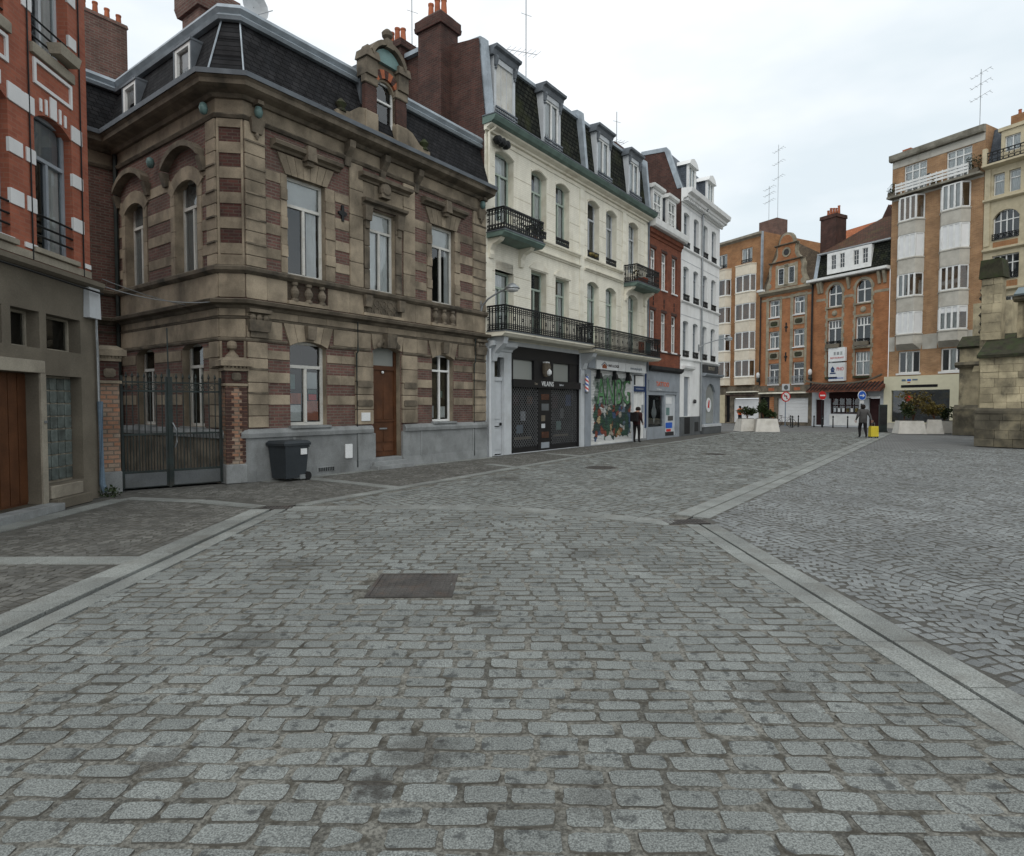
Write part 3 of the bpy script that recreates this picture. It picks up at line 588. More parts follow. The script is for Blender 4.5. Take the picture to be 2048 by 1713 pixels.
# covers and gratings lying in the paving
def grid_cover(name, label, cx, cy, w, l, a, n, kind='stud'):
    o = root(name, label, 'manhole' if kind == 'stud' else 'drain grate', (cx, cy, 0), a)
    b = MB(); b.box(-w / 2, w / 2, -l / 2, l / 2, -.05, -.004); t = .03
    for q in ((-w / 2, -w / 2 + t, -l / 2, l / 2), (w / 2 - t, w / 2, -l / 2, l / 2), (-w / 2 + t, w / 2 - t, -l / 2, -l / 2 + t), (-w / 2 + t, w / 2 - t, l / 2 - t, l / 2)): b.box(*q, -.02, .004)
    b.build('frame', 'iron_r', o)
    g = MB(); m_ = max(1, round(n * l / w)); dx, dy = (w - 2 * t) / n, (l - 2 * t) / m_
    for i in range(n):
        for j in range(m_):
            x0, y0 = -w / 2 + t + dx * i, -l / 2 + t + dy * j
            if kind == 'stud': g.taper(x0 + dx * .14, x0 + dx * .86, y0 + dy * .2, y0 + dy * .8, -.012, .004, dx * .1)
            elif j == 0: g.box(x0 + dx * .3, x0 + dx * .7, -l / 2 + t, l / 2 - t, -.006, .004)
    g.build('studs' if kind == 'stud' else 'bars', 'iron_r', o)['kind'] = 'stuff'; return o
grid_cover('manhole_cover', 'square studded cast iron cover in the foreground setts', -.93, 5.79, .78, .76, R(1), 11)
grid_cover('drain_grate', 'small dark grate where the pale slab channels meet on the right', 2.55, 8.98, .62, .32, R(8), 11, 'bar')
grid_cover('drain_grate', 'small rusty grate at the left end of the curved slab band', -3.92, 10.22, .5, .32, R(10), 9, 'bar')
for (a, b_, r), lb in zip(MANH[1:], ('round dark manhole cover in the street before the closed shops', 'round manhole cover farther up the street near the slab channel')):
    o = root('manhole_cover', lb, 'manhole', (a, b_, 0)); k = MB(); k.lathe([(r, -.04), (r, .002), (r - .03, .003), (r - .035, -.006), (0.01, -.005)], n=24); k.build('frame', 'iron_r', o)
    g = MB()
    for i in range(-5, 6):
        for j in range(-5, 6):
            if math.hypot(i, j) * .06 < r - .06: g.box(i * .06 - .018, i * .06 + .018, j * .06 - .018, j * .06 + .018, -.01, .003)
    g.build('studs', 'iron_r', o)['kind'] = 'stuff'
# ------------------------------------------------------------------ the row of houses on the left (facade line S)
SP = Vector((-5.8594, 13.6231)); SA = R(53.5); SDv = Vector((math.cos(SA), math.sin(SA))); SNv = Vector((-SDv.y, SDv.x))
def s_w(u, y=0.): p = SP + SDv * u + SNv * y; return (p.x, p.y)

# ---- banded brick and stone corner house
H = root('stone_house', 'two storey banded brick and limestone corner house with black slate mansard', 'house', s_w(0), SA)
CH = .39
PATH = [(-1.75, 9.4), (-1.75, 6.15), (-1.2, 5.6), (-CH, 5.6), (-CH, CH), (0, 0), (8.36, 0)]
mains = [(1.05, 2.10, 4.76, 7.06), (3.48, 4.40, 4.76, 6.90), (5.85, 6.85, 4.76, 7.06), (1.08, 2.10, 1.22, 3.24, .14), (5.85, 6.78, 1.22, 3.24, .14), (3.58, 4.58, .27, 3.30, .12)]
b = MB(); b.wall(0, 8.36, 0, 8.4, mains, 0, .2, 0, 1); b.build('wall', ['brickp', 'stone'], H)
sidew = [(-1.90, -.85, 4.62, 6.98, .22), (-4.60, -3.55, 4.62, 6.98, .22), (-1.72, -.72, 1.22, 3.16, .14), (-4.15, -3.15, 1.22, 3.16, .14)]
frame(-CH, CH, -90); b = MB(); b.wall(-5.21, 0, 0, 8.4, sidew, 0, .22, 0, 1); b.build('side_wall', ['brickp', 'stone'], H)
frame(-CH, CH, -45); b = MB(); b.wall(0, CH * 1.4142, 0, 8.4, []); b.build('corner_wall', 'brickd', H)
frame()
b = MB(); b.quad((-1.2, 5.6, 0), (-CH, 5.6, 0), (-CH, 5.6, 8.4), (-1.2, 5.6, 8.4)); b.quad((-1.75, 6.15, 0), (-1.2, 5.6, 0), (-1.2, 5.6, 8.4), (-1.75, 6.15, 8.4)); b.quad((-1.75, 9.4, 0), (-1.75, 6.15, 0), (-1.75, 6.15, 8.4), (-1.75, 9.4, 8.4))
b.quad((-1.75, 9.4, 0), (8.36, 9.4, 0), (8.36, 9.4, 8.4), (-1.75, 9.4, 8.4)); b.build('rear_wall', 'brickp', H)
# horizontal mouldings carried round the canted corner
def mould(name, prof, m, path=PATH): k = MB(); k.sweep(path, prof); return k.build(name, m, H)
mould('plinth', [(-.05, 0), (.075, 0), (.075, .98), (-.05, .98)], 'stone_d', PATH[:5])  # court stretch in darker stone, standing in for the shade behind the gate
mould('plinth', [(-.05, 0), (.075, 0), (.075, .98), (-.05, .98)], 'bluestone', [PATH[4], PATH[5], (3.56, 0)])
mould('plinth', [(-.05, 0), (.075, 0), (.075, .98), (-.05, .98)], 'bluestone', [(4.60, 0), (8.36, 0)])
for a, c in (((PATH[:6] + [(3.50, 0)]), 0), ([(4.66, 0), (8.36, 0)], 0)):
    mould('plinth_cap', [(-.05, .985), (.12, .985), (.13, 1.08), (.09, 1.16), (-.05, 1.20)], 'bluestone', a)
mould('string_course', [(-.05, 3.13), (.03, 3.13), (.05, 3.17), (.05, 3.20), (-.05, 3.20)], 'stone_d', PATH[:6] + [(1.0, 0)])
mould('string_course', [(-.05, 3.13), (.03, 3.13), (.05, 3.17), (.05, 3.20), (-.05, 3.20)], 'stone_d', [(2.18, 0), (3.5, 0)])
mould('string_course', [(-.05, 3.13), (.03, 3.13), (.05, 3.17), (.05, 3.20), (-.05, 3.20)], 'stone_d', [(4.66, 0), (5.77, 0)])
mould('string_course', [(-.05, 3.13), (.03, 3.13), (.05, 3.17), (.05, 3.20), (-.05, 3.20)], 'stone_d', [(6.86, 0), (8.36, 0)])
mould('frieze_mould', [(-.05, 3.62), (.045, 3.62), (.06, 3.66), (-.05, 3.67)], 'stone_d')
mould('cornice_course', [(-.05, 3.84), (.06, 3.84), (.10, 3.90), (.24, 3.93), (.27, 4.00), (.24, 4.02), (-.05, 4.07)], 'stone_d')
mould('sill_course', [(-.05, 4.60), (.06, 4.60), (.13, 4.66), (.14, 4.73), (.10, 4.76), (-.05, 4.77)], 'stone_d')
mould('frieze_mould', [(-.05, 7.93), (.05, 7.93), (.09, 7.99), (.07, 8.02), (-.05, 8.02)], 'stone_d')
mould('frieze', [(-.05, 8.02), (.03, 8.02), (.03, 8.36), (-.05, 8.36)], 'stone')
mould('cornice', [(-.05, 8.33), (.10, 8.33), (.16, 8.40), (.36, 8.44), (.44, 8.47), (.46, 8.56), (.52, 8.60), (.50, 8.66), (-.05, 8.70)], 'stone_d')
mould('gutter', [(.40, 8.663), (.55, 8.605), (.57, 8.70), (.50, 8.73), (.2, 8.74), (.2, 8.70)], 'zincd')
# stone dressings on the main front, block by block
st = lambda x0, x1, z0, z1, pr=.03, m='stone', nm='stone_block': piece(nm, H, x0, x1, -pr, .04, z0, z1, m, .035)
def column(x0, x1, zs, pr=.05, m='stone'):
    for z0, z1 in zip(zs, zs[1:]): st(x0 + .002, x1 - .002, z0 + .008, z1 - .008, pr, m)
LOW = [1.205, 1.47, 1.72, 1.99, 2.22, 2.52, 2.76, 3.12]
UPZ = [4.78, 5.02, 5.28, 5.55, 5.82, 6.10, 6.38, 6.66, 6.94, 7.22, 7.5, 7.92]
for x0, x1 in ((.005, .49), (7.72, 8.355)):
    column(x0, x1, LOW, .05); column(x0, x1, UPZ, .05)
    for z in (1.99, 2.52): st(x0 - .0, x1, z - .02, z + .02, .075, 'stone_d', 'label_mould')
    for z in (5.28, 5.82, 6.38, 6.94, 7.5): st(x0, x1, z - .022, z + .018, .075, 'stone_d', 'label_mould')
for x0, x1 in ((2.98, 3.56), (4.61, 5.20)): column(x0, x1, [1.205, 1.6, 1.99, 2.33, 2.72, 3.12], .06)
for x0, x1 in ((2.84, 3.27), (4.70, 5.15)): column(x0, x1, [4.78, 5.4, 6.0, 6.6, 7.25, 7.92], .045)
for z0, z1 in ((1.72, 1.99), (2.22, 2.52 - .02), (2.76, 3.0)):     # stone bands, ground floor
    z0, z1 = z0 + .005, z1 - .01
    for x0, x1 in ((.495, 1.06), (2.12, 2.55), (2.555, 2.975), (5.205, 5.83), (6.80, 7.25), (7.255, 7.715)): st(x0, x1, z0, z1 - .03, .018)
for z0, z1 in ((5.05, 5.28), (5.60, 5.84), (6.14, 6.40), (6.80, 7.03)):   # stone bands, upper floor
    for x0, x1 in ((.495, .88), (2.40, 2.835), (5.155, 5.63), (7.10, 7.715)): st(x0, x1, z0, z1, .018)
for x0, x1 in ((.88, 1.045), (2.105, 2.38), (5.64, 5.845), (6.855, 7.09)):
    for z0, z1 in zip([4.78, 5.15, 5.42, 5.8, 6.07, 6.45, 6.72], [5.15, 5.42, 5.8, 6.07, 6.45, 6.72, 7.05]): st(x0, x1, z0 + .006, z1 - .006, .03 if z1 - z0 > .3 else .055)
for x0, x1 in ((3.30, 3.475), (4.405, 4.62)): column(x0, x1, [4.78, 5.3, 5.9, 6.4, 6.93], .06, 'stone_d')
def vouss(xc, w, z0, z1, n, pr, m='stone', fan=.35, rise=0):
    xs0 = [xc - w / 2 + w * i / n for i in range(n + 1)]
    for i in range(n):
        a, c = xs0[i], xs0[i + 1]; A = xc + (a - xc) * (1 + fan); C = xc + (c - xc) * (1 + fan)
        zr = lambda x: z0 - rise * ((x - xc) / (w / 2)) ** 2
        k = MB(); k.prism([(a + .006, zr(a)), (c - .006, zr(c)), (C - .006, z1), (A + .006, z1)], -pr, .04); k.build('voussoir', m, H)
for xc in (1.575, 6.35):                                             # upper window heads with hoods
    vouss(xc, 1.16, 7.06, 7.50, 7, .045)
    k = MB(); k.prismx([(0.04, 7.53), (-.08, 7.53), (-.11, 7.58), (-.22, 7.61), (-.24, 7.68), (-.20, 7.72), (.04, 7.76)], xc - .93, xc + .95); k.build('window_hood', 'stone_d', H)
    k = MB(); k.taper(xc - .13, xc + .13, -.29, .03, 7.46, 7.80, .02); k.box(xc - .09, xc + .09, -.20, .03, 7.36, 7.46); k.lathe([(.02, -.03), (.09, -.02), (.09, .02), (.02, .03)], xc, -.26, 10, ax='y', cz=7.66); k.build('console', 'stone_d', H)
xc = 3.95
k = MB(); k.prismx([(0.04, 6.93), (-.07, 6.93), (-.09, 7.0), (-.20, 7.03), (-.22, 7.10), (.04, 7.14)], 3.22, 4.74); k.build('window_hood', 'stone_d', H)
k = MB(); k.prismx([(0.04, 7.56), (-.08, 7.56), (-.10, 7.61), (-.24, 7.64), (-.26, 7.72), (.04, 7.78)], 3.12, 4.90); k.build('window_hood', 'stone_d', H)
for x0, x1 in ((3.28, 3.65), (3.655, 4.25), (4.255, 4.69)): st(x0, x1, 7.15, 7.55, .03)
k = MB(); k.lathe([(.03, -.12), (.14, -.10), (.19, -.04), (.19, .05)], xc, -.12, 10, ax='y', cz=7.48); k.taper(xc - .16, xc + .16, -.2, .03, 7.25, 7.45, .04); k.build('cartouche', 'stone_d', H)
for xx in (3.38, 4.52):
    k = MB(); k.taper(xx - .1, xx + .1, -.14, .03, 6.55, 6.92, -.03); k.box(xx - .07, xx + .07, -.1, .03, 6.35, 6.55); k.build('console', 'stone_d', H)
for xc, w in ((1.59, 1.06), (6.315, .98)):                            # ground floor lintels
    vouss(xc, w, 3.24, 3.615, 5, .05, 'stone', .32, .13)
    k = MB(); k.taper(xc - .11, xc + .11, -.16, .03, 3.28, 3.60, -.02); k.box(xc - .12, xc + .12, -.18, .03, 3.52, 3.60); k.build('keystone', 'stone_d', H)
for x0, x1 in ((.005, .5), (.505, .87), (2.31, 2.97), (2.975, 3.5), (4.66, 5.2), (5.205, 5.63), (7.0, 7.7), (7.705, 8.355)): st(x0, x1, 3.21, 3.61, .04)
vouss(4.08, 1.02, 3.31, 3.615, 3, .06, 'stone', .14, .1)
k = MB(); k.taper(3.93, 4.23, -.22, .03, 3.26, 3.64, -.03)
for i in range(7): a = R(-75 + 25 * i); k.lathe([(.02, -.02), (.075, 0), (.03, .05)], 4.08 + .36 * math.sin(a), -.1, 8, ax='y', cz=3.28 + .18 * math.cos(a))
k.build('shell_ornament', 'stone_d', H)
for i, (x0, x1) in enumerate(((.005, .5), (.505, 1.3), (1.305, 2.1), (2.105, 2.97), (2.975, 4.08), (4.085, 5.2), (5.205, 6.3), (6.305, 7.7), (7.705, 8.355))): st(x0, x1, 3.68, 3.84, .03)
for x0, x1 in ((.005, .5), (.505, 1.02), (2.16, 2.82), (2.825, 3.28), (4.62, 5.15), (5.155, 5.78), (6.92, 7.7), (7.705, 8.355)): st(x0, x1, 4.08, 4.60, .03)
for xa, xb in ((1.02, 2.16), (5.78, 6.92)):                           # blind balustrades under the outer windows
    piece('balustrade_back', H, xa, xb, .0, .03, 4.08, 4.6, 'stone_d', .01)
    piece('balustrade_base', H, xa, xb, -.10, .0, 4.07, 4.16, 'stone', .03)
    for i in range(3):
        x = xa + (xb - xa) * (i + .5) / 3; k = MB(); k.lathe([(.09, 0), (.09, .05), (.05, .07), (.10, .17), (.105, .24), (.055, .33), (.05, .36), (.08, .38), (.08, .44)], x, -.03, 12, cz=4.155); k.build('baluster', 'stone_d', H, smooth=False)
k = MB(); k.box(3.30, 4.60, -.02, .03, 4.08, 4.6)
for i in range(5):
    for s_ in (0, 1): ring(k, 3.48 + i * .24, -.03, 4.24 + .2 * s_, .11, .03, 8)
k.build('carved_panel', 'stone_d', H)
piece('stone_block', H, 3.25, 4.65, -.09, .03, 4.07, 4.15, 'stone', .03)
for xx in (3.36, 4.54): k = MB(); k.taper(xx - .09, xx + .09, -.14, .03, 4.30, 4.60, -.03); k.build('console', 'stone_d', H)
for xx in (.26, 8.02):                                               # capitals under the cornice course and drops
    k = MB()
    for i in range(3): k.lathe([(.02, -.06), (.075, -.03), (.075, .02)], xx - .16 + .16 * i, -.09, 8, ax='y', cz=3.66)
    k.taper(xx - .24, xx + .24, -.14, .03, 3.35, 3.60, -.03); k.box(xx - .27, xx + .27, -.18, .03, 3.76, 3.84); k.box(xx - .2, xx + .2, -.09, .03, 3.22, 3.35); k.build('capital', 'stone_d', H)
for xx in (.27, 8.05):
    k = MB(); k.lathe([(.02, -.13), (.07, -.10), (.095, 0), (.07, .10), (.02, .13)], xx, -.17, 10, cz=8.14); o = k.build('glazed_boss', 'bronze', H, smooth=True)
    k = MB(); k.taper(xx - .12, xx + .12, -.12, .03, 7.70, 8.0, -.05); k.lathe([(.02, -.08), (.05, 0), (.02, .08)], xx, -.1, 8, cz=7.64); k.box(xx - .07, xx + .07, -.28, .03, 8.28, 8.36); k.build('console', 'stone_d', H)
for xx in (2.78, 3.95, 5.2):
    k = MB(); k.prismx([(.03, 7.78), (-.06, 7.78), (-.09, 8.0), (-.26, 8.2), (-.28, 8.36), (.03, 8.36)], xx - .09, xx + .09); k.build('console', 'stone_d', H)
for x, z in ((2.62, 6.55),):
    k = MB(); k.prism([(x - .03, z - .2), (x + .03, z - .2), (x + .04, z - .06), (x + .13, z - .02), (x + .13, z + .03), (x + .04, z + .06), (x + .03, z + .2), (x - .03, z + .2), (x - .04, z + .06), (x - .13, z + .03), (x - .13, z - .02), (x - .04, z - .06)], -.05, -.001); k.build('wall_anchor', 'iron', H)
for x in (2.98, 7.70):
    k = MB(); k.tube([(x, -.085, .1), (x, -.085, 3.05), (x, -.14, 3.1), (x, -.14, 3.85)], .022); k.build('downpipe', 'irong', H)
# plinth joints: narrow pilaster blocks
for x in (1.12, 3.0, 5.32, 7.66): piece('plinth_block', H, x - .04, x + .04 + (.55 if x == 3.0 else 0), -.092, .0, .26, .97, 'bluestone', .02)
piece('plinth_block', H, .15, 3.55, -.088, .0, .0, .26, 'bluestone', .01); piece('plinth_block', H, 4.62, 8.35, -.088, .0, .0, .26, 'bluestone', .01)
# corner canted face: stone bands and edge posts
frame(-CH, CH, -45); wd = CH * 1.4142
for z0, z1 in zip([1.47, 1.99, 2.52, 5.05, 5.60, 6.14, 6.68, 7.22], [1.72, 2.22, 2.76, 5.28, 5.84, 6.38, 6.92, 7.46]): piece('stone_block', H, .05, wd - .05, -.02, .03, z0 - .03, z1 - .03, 'stone', .03)
for z0, z1 in ((3.21, 3.61), (3.68, 3.84), (4.08, 4.6), (4.78, 5.0), (7.74, 7.92)): piece('stone_block', H, .004, wd - .004, -.03, .03, z0, z1, 'stone', .03)
for x in (.0, wd - .05):
    for z0, z1 in ((1.21, 3.12), (4.78, 6.2), (6.205, 7.92)): piece('corner_post', H, x, x + .05, -.035, .03, z0, z1, 'stone', .1)
# side front in the court
frame(-CH, CH, -90)
sp = lambda x0, x1, z0, z1, pr=.03, m='stone': piece('stone_block', H, x0, x1, -pr, .04, z0, z1, m, .035)
for z0, z1 in zip(UPZ, UPZ[1:]): sp(-.40, -.005, z0 + .008, z1 - .008, .045)
for z in (5.28, 5.82, 6.38, 6.94): piece('label_mould', H, -.40, -.003, -.075, .04, z - .022, z + .018, 'stone_d')
for z0, z1 in zip(LOW, LOW[1:]): sp(-.40, -.005, z0 + .008, z1 - .008, .045)
for z0, z1 in ((5.05, 5.28), (5.60, 5.84), (6.14, 6.40), (6.80, 7.03)):
    for x0, x1 in ((-5.2, -4.8), (-3.3, -2.1), (-.66, -.405)): sp(x0, x1, z0, z1, .018)
for z0, z1 in ((1.72, 1.97), (2.24, 2.48), (2.76, 3.0)):
    for x0, x1 in ((-5.2, -4.18), (-3.1, -1.75), (-.7, -.405)): sp(x0, x1, z0, z1, .018)
for xc, w in ((-1.375, 1.05), (-4.075, 1.05)):
    for sx in (-1, 1):
        for z0, z1 in zip([4.64, 5.2, 5.8, 6.4], [5.2, 5.8, 6.4, 6.76]): sp(*sorted((xc + sx * (w / 2 + .005), xc + sx * (w / 2 + .2))), z0 + .005, z1 - .005, .03)
    n = 7
    for i in range(n):
        a0, a1 = R(-58 + 116 * i / n), R(-58 + 116 * (i + 1) / n); r0, r1, cz = .72, .98, 6.30
        k = MB(); k.prism([(xc + r0 * math.sin(a0), cz + r0 * math.cos(a0) * .80), (xc + r0 * math.sin(a1), cz + r0 * math.cos(a1) * .80), (xc + r1 * math.sin(a1), cz + r1 * math.cos(a1) * .9), (xc + r1 * math.sin(a0), cz + r1 * math.cos(a0) * .9)], -.04, .03); k.build('voussoir', 'stone', H)
    k = MB(); m_ = 10; hp = [(xc + 1.22 * math.sin(R(-44 + 88 * i / m_)), 6.36 + 1.22 * math.cos(R(-44 + 88 * i / m_))) for i in range(m_ + 1)]
    for p, q in zip(hp, hp[1:]): k.prism([p, q, (q[0], q[1] + .13), (p[0], p[1] + .13)], -.20, .03)
    k.build('arched_hood', 'stone_d', H)
    [MB().prismx([(.03, 6.9), (-.08, 6.9), (-.17, 7.2), (.03, 7.2)], xc + a_, xc + a_ + .18).build('console', 'stone_d', H) for a_ in (-.98, .76)]
for x0, x1 in ((-5.2, -4.3), (-4.295, -3.0), (-2.995, -1.9), (-1.895, -.5), (-.495, -.005)): sp(x0, x1, 3.21, 3.61, .04); sp(x0, x1, 4.08, 4.6, .03); sp(x0, x1, 3.68, 3.84, .03)
for xx in (-.2, -2.75):
    k = MB(); k.lathe([(.02, -.13), (.07, -.10), (.095, 0), (.07, .10), (.02, .13)], xx, -.17, 10, cz=8.12 if xx > -1 else 7.55); k.build('glazed_boss', 'bronze', H, smooth=True)
k = MB(); k.tube([(-5.0, -.08, 0), (-5.0, -.08, 8.3)], .05); k.build('downpipe', 'irong', H)
for (x0, x1, z0, z1, r) in sidew[:2]: window(H, x0, x1, z0, z1, .18, 'whitew', 2, .72, .07, gl='glassd')
for (x0, x1, z0, z1, r) in sidew[2:]: window(H, x0, x1, z0, z1, .18, 'whitew', 2, .72, .07, gl='glass'); piece('window_sill', H, x0 - .06, x1 + .06, -.08, .28, z0 - .07, z0 - .005, 'bluestone')
frame()
# windows and door of the main front
window(H, 1.05, 2.10, 4.77, 7.06, .13, 'whitew', 2, .715, .07, curt=[(.66, .95)], gl='glass'); w_ = window(H, 3.48, 4.40, 4.77, 6.90, .13, 'whitew', 2, .76, .065, curt=[(.0, .47), (.55, 1)], gl='glass')
window(H, 5.85, 6.85, 4.77, 7.06, .13, 'whitew', 2, .74, .07, curt=[(.8, 1)], gl='glass')
for i, x in enumerate((1.05, 5.85)):                                      # dusty toplight blinds
    piece('blind', H, x + .08, x + (.97 if i == 0 else .92), .20, .21, 6.43, 7.0, 'curtain', 0)
piece('blind', H, 3.56, 4.32, .20, .21, 6.42, 6.84, 'curtain', 0)
wg = window(H, 1.08, 2.10, 1.23, 3.24, .15, 'whitew', 2, .70, .075, gl='glass')
for (x0, x1, z0, z1, m) in ((1.17, 1.50, 1.33, 1.72, 'paper'), (1.17, 1.50, 1.74, 2.0, 'terra'), (1.66, 1.99, 1.34, 1.82, 'terra'), (1.68, 1.96, 2.12, 2.52, 'lgrey'), (1.72, 1.94, 1.84, 1.98, 'red'), (1.18, 1.34, 2.1, 2.45, 'bronze'), (1.7, 1.94, 2.0, 2.1, 'bronze')): piece('poster', wg, x0, x1, .195, .199, z0, z1, m, 0)
wg = window(H, 5.85, 6.78, 1.23, 3.24, .15, 'white', 2, .76, .06, gl='glass', topcols=2)
for (x0, x1, z0, z1, m) in ((6.40, 6.62, 1.34, 1.68, 'paper'), (5.95, 6.12, 1.34, 1.7, 'lgrey'), (6.38, 6.5, 1.95, 2.15, 'bronze')): piece('poster', wg, x0, x1, .195, .199, z0, z1, m, 0)
for x0, x1 in ((1.02, 2.16), (5.79, 6.84)): piece('window_sill', H, x0, x1, -.135, .24, 1.165, 1.225, 'bluestone')
d_ = MB(); d_.box(3.60, 4.56, .20, .26, .30, 2.70); d_.box(3.58, 3.66, .17, .28, .30, 3.3); d_.box(4.50, 4.58, .17, .28, .30, 3.3); d_.box(3.66, 4.50, .16, .28, 2.68, 2.80)
for x0 in (3.70, 4.11):
    for z0, z1 in ((.45, .62), (.70, 1.25), (1.32, 2.55)): d_.taper(x0, x0 + .35, .18, .22, z0, z1, .02)
d_.box(3.66, 4.5, .17, .2, 1.26, 1.31)
dr = d_.build('door', 'wood', H); piece('door_glass', dr, 3.66, 4.50, .22, .228, 2.80, 3.3, 'frost', 0); piece('letter_slot', dr, 3.95, 4.22, .16, .17, 1.05, 1.09, 'steel', 0); k = MB(); k.lathe([(.01, -.03), (.035, -.02), (.035, .01)], 4.06, .15, 10, ax='y', cz=2.62); k.build('lamp_button', 'paper', dr)
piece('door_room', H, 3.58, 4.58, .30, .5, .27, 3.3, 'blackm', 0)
for i, (y0, z1) in enumerate(((-.38, .10), (-.18, .20), (-.04, .29))): piece('door_step', H, 3.52 - .05 * (2 - i), 4.64 + .05 * (2 - i), y0, .24 if i == 2 else .02, 0, z1, 'bluestone', .03)
for x in (3.02, 4.66):
    for z in (1.68, 2.18): piece('carved_panel', H, x, x + .5, -.085, -.04, z, z + .18, 'stone_d', .12)
piece('name_plate', H, 3.13, 3.42, -.085, -.06, 1.30, 1.52, 'paper', .02); piece('mail_box', H, 2.58, 2.80, -.115, -.08, .36, .72, 'paper', .05); piece('vent_grille', H, 1.72, 2.28, -.10, -.06, .07, .20, 'bluestone', .1)
k = MB()
for i in range(9): k.box(1.77 + i * .053, 1.80 + i * .053, -.108, -.1, .09, .18)
k.build('vent_bars', 'iron', H)
# slate mansard, ridge mouldings, roof
k = MB(); k.sweep(PATH, [(.22, 8.74), (-.22, 10.12), (-.40, 10.12), (.1, 8.72)]); k.build('mansard', 'slate', H)
mould('ridge_mould', [(-.24, 10.10), (-.10, 10.10), (-.06, 10.17), (-.13, 10.24), (-.06, 10.33), (-.10, 10.42), (-.22, 10.46), (-.5, 10.46), (-.5, 10.1)], 'zinc')
k = MB(); k.add([(-1.4, 9.4, 10.45), (-1.4, 6.3, 10.45), (0, 6.0, 10.45), (0, .5, 10.45), (8.36, .4, 10.45), (8.36, 9.4, 10.45)], [(0, 1, 2, 3, 4, 5)]); k.build('flat_roof', 'zincd', H)
for (x, y) in ((-.06, .42), (.21, .18)):
    pass
def miter(i, off):
    P = [Vector(p) for p in PATH]; d0, d1 = (P[i] - P[i - 1]).normalized(), (P[i + 1] - P[i]).normalized(); n0, n1 = Vector((d0.y, -d0.x)), Vector((d1.y, -d1.x)); b_ = (n0 + n1).normalized(); return P[i] + b_ * off / b_.dot(n0)
for i in (1, 2, 4, 5):
    p0, p1 = miter(i, .235), miter(i, -.205); k = MB(); k.tube([(p0.x, p0.y, 8.75), (p1.x, p1.y, 10.12)], .02, 5); k.build('hip_flashing', 'zinc', H)
frame(-CH, CH, -90)
for x in (-4.25, -1.5):                                                    # two small skylights in the side slope
    k = MB(); k.box(x, x + .09, -.14, .42, 9.02, 9.78); k.box(x + .63, x + .72, -.14, .42, 9.02, 9.78); k.box(x + .09, x + .63, -.14, .40, 9.02, 9.1); k.box(x + .09, x + .63, -.14, .42, 9.70, 9.78); w_ = k.build('skylight', 'white', H)
    piece('pane', w_, x + .09, x + .63, -.08, -.07, 9.1, 9.7, 'glass', 0); piece('curtain', w_, x + .09, x + .63, -.02, -.01, 9.1, 9.7, 'curtain', 0)
    k = MB(); k.box(x - .06, x + .78, -.17, .6, 9.78, 9.83); k.box(x + .72, x + .77, -.15, .6, 9.0, 9.78); k.box(x - .05, x, -.15, .6, 9.0, 9.78); k.build('skylight_cheek', 'zincd', H)
frame()
# stone dormer in the middle of the main front
frame(0, -.22)
k = MB(); k.wall(3.26, 4.62, 8.72, 10.75, [(3.60, 4.28, 8.95, 10.30, .28)], .06, .2); k.build('dormer_front', 'stone', H)
for x in (3.22, 4.28): piece('dormer_pier', H, x, x + .38, -.02, .14, 9.32, 10.0, 'brickd', .06); piece('dormer_pier_base', H, x - .02, x + .40, -.05, .14, 8.75, 9.31, 'stone', .05); piece('dormer_pier_cap', H, x - .03, x + .41, -.05, .14, 10.005, 10.22, 'stone_d', .1)
for i in range(9):
    a0, a1 = R(-72 + 16 * i), R(-72 + 16 * (i + 1)); k = MB(); r0, r1, cz = .36, .58, 10.0
    k.prism([(3.94 + r0 * math.sin(a0), cz + r0 * math.cos(a0)), (3.94 + r0 * math.sin(a1), cz + r0 * math.cos(a1)), (3.94 + r1 * math.sin(a1), cz + r1 * math.cos(a1)), (3.94 + r1 * math.sin(a0), cz + r1 * math.cos(a0))], -.01, .1); k.build('voussoir', 'terra' if i % 2 else 'brickd', H)
k = MB(); k.prism([(3.94 + .56 * math.sin(R(-64 + 16 * i)), 10.40 + .70 * math.cos(R(-64 + 16 * i))) for i in range(9)], -.06, .05); k.build('glazed_tympanum', 'bronze', H)
k = MB(); hp = [(3.94 + .60 * math.sin(R(-66 + 132 * i / 10)), 10.46 + .70 * math.cos(R(-66 + 132 * i / 10))) for i in range(11)]
for p, q in zip(hp, hp[1:]): k.prism([p, q, (q[0] * 1.0 + (q[0] - 3.94) * .12, q[1] + .12), (p[0] + (p[0] - 3.94) * .12, p[1] + .12)], -.16, .3)
k.build('arched_hood', 'stone_d', H)
for x in (3.20, 4.30): k = MB(); k.box(x, x + .36, -.10, .3, 10.22, 10.62); k.taper(x - .05, x + .41, -.16, .32, 10.63, 10.84, .03); k.taper(x + .05, x + .31, -.06, .25, 10.85, 10.99, .05); k.build('dormer_pinnacle', 'stone_d', H)
k = MB(); k.taper(3.82, 4.06, -.18, .1, 11.10, 11.36, .03); k.lathe([(.05, 0), (.14, .08), (.15, .18), (.06, .27)], 3.94, -.05, 10, cz=11.36); k.build('finial', 'stone_d', H)
for sx in (-1, 1):
    k = MB(); c_ = 3.94 + sx * .68; pl = [(c_, 8.74), (c_ + sx * .95, 8.74), (c_ + sx * .95, 8.98), (c_ + sx * .55, 9.05), (c_ + sx * .25, 9.28), (c_, 9.34)]; k.prism(pl if sx > 0 else pl[::-1], -.02, .16); k.build('dormer_scroll', 'stone', H)
    k = MB(); k.lathe([(.13, 0), (.13, .04), (.08, .08), (.15, .2), (.04, .32)], 3.94 + sx * 1.45, .05, 10, cz=8.98); k.build('urn', 'moss', H)
k = MB(); k.box(3.28, 4.60, .26, 1.8, 8.8, 10.60); k.build('dormer_cheeks', 'zincd', H)
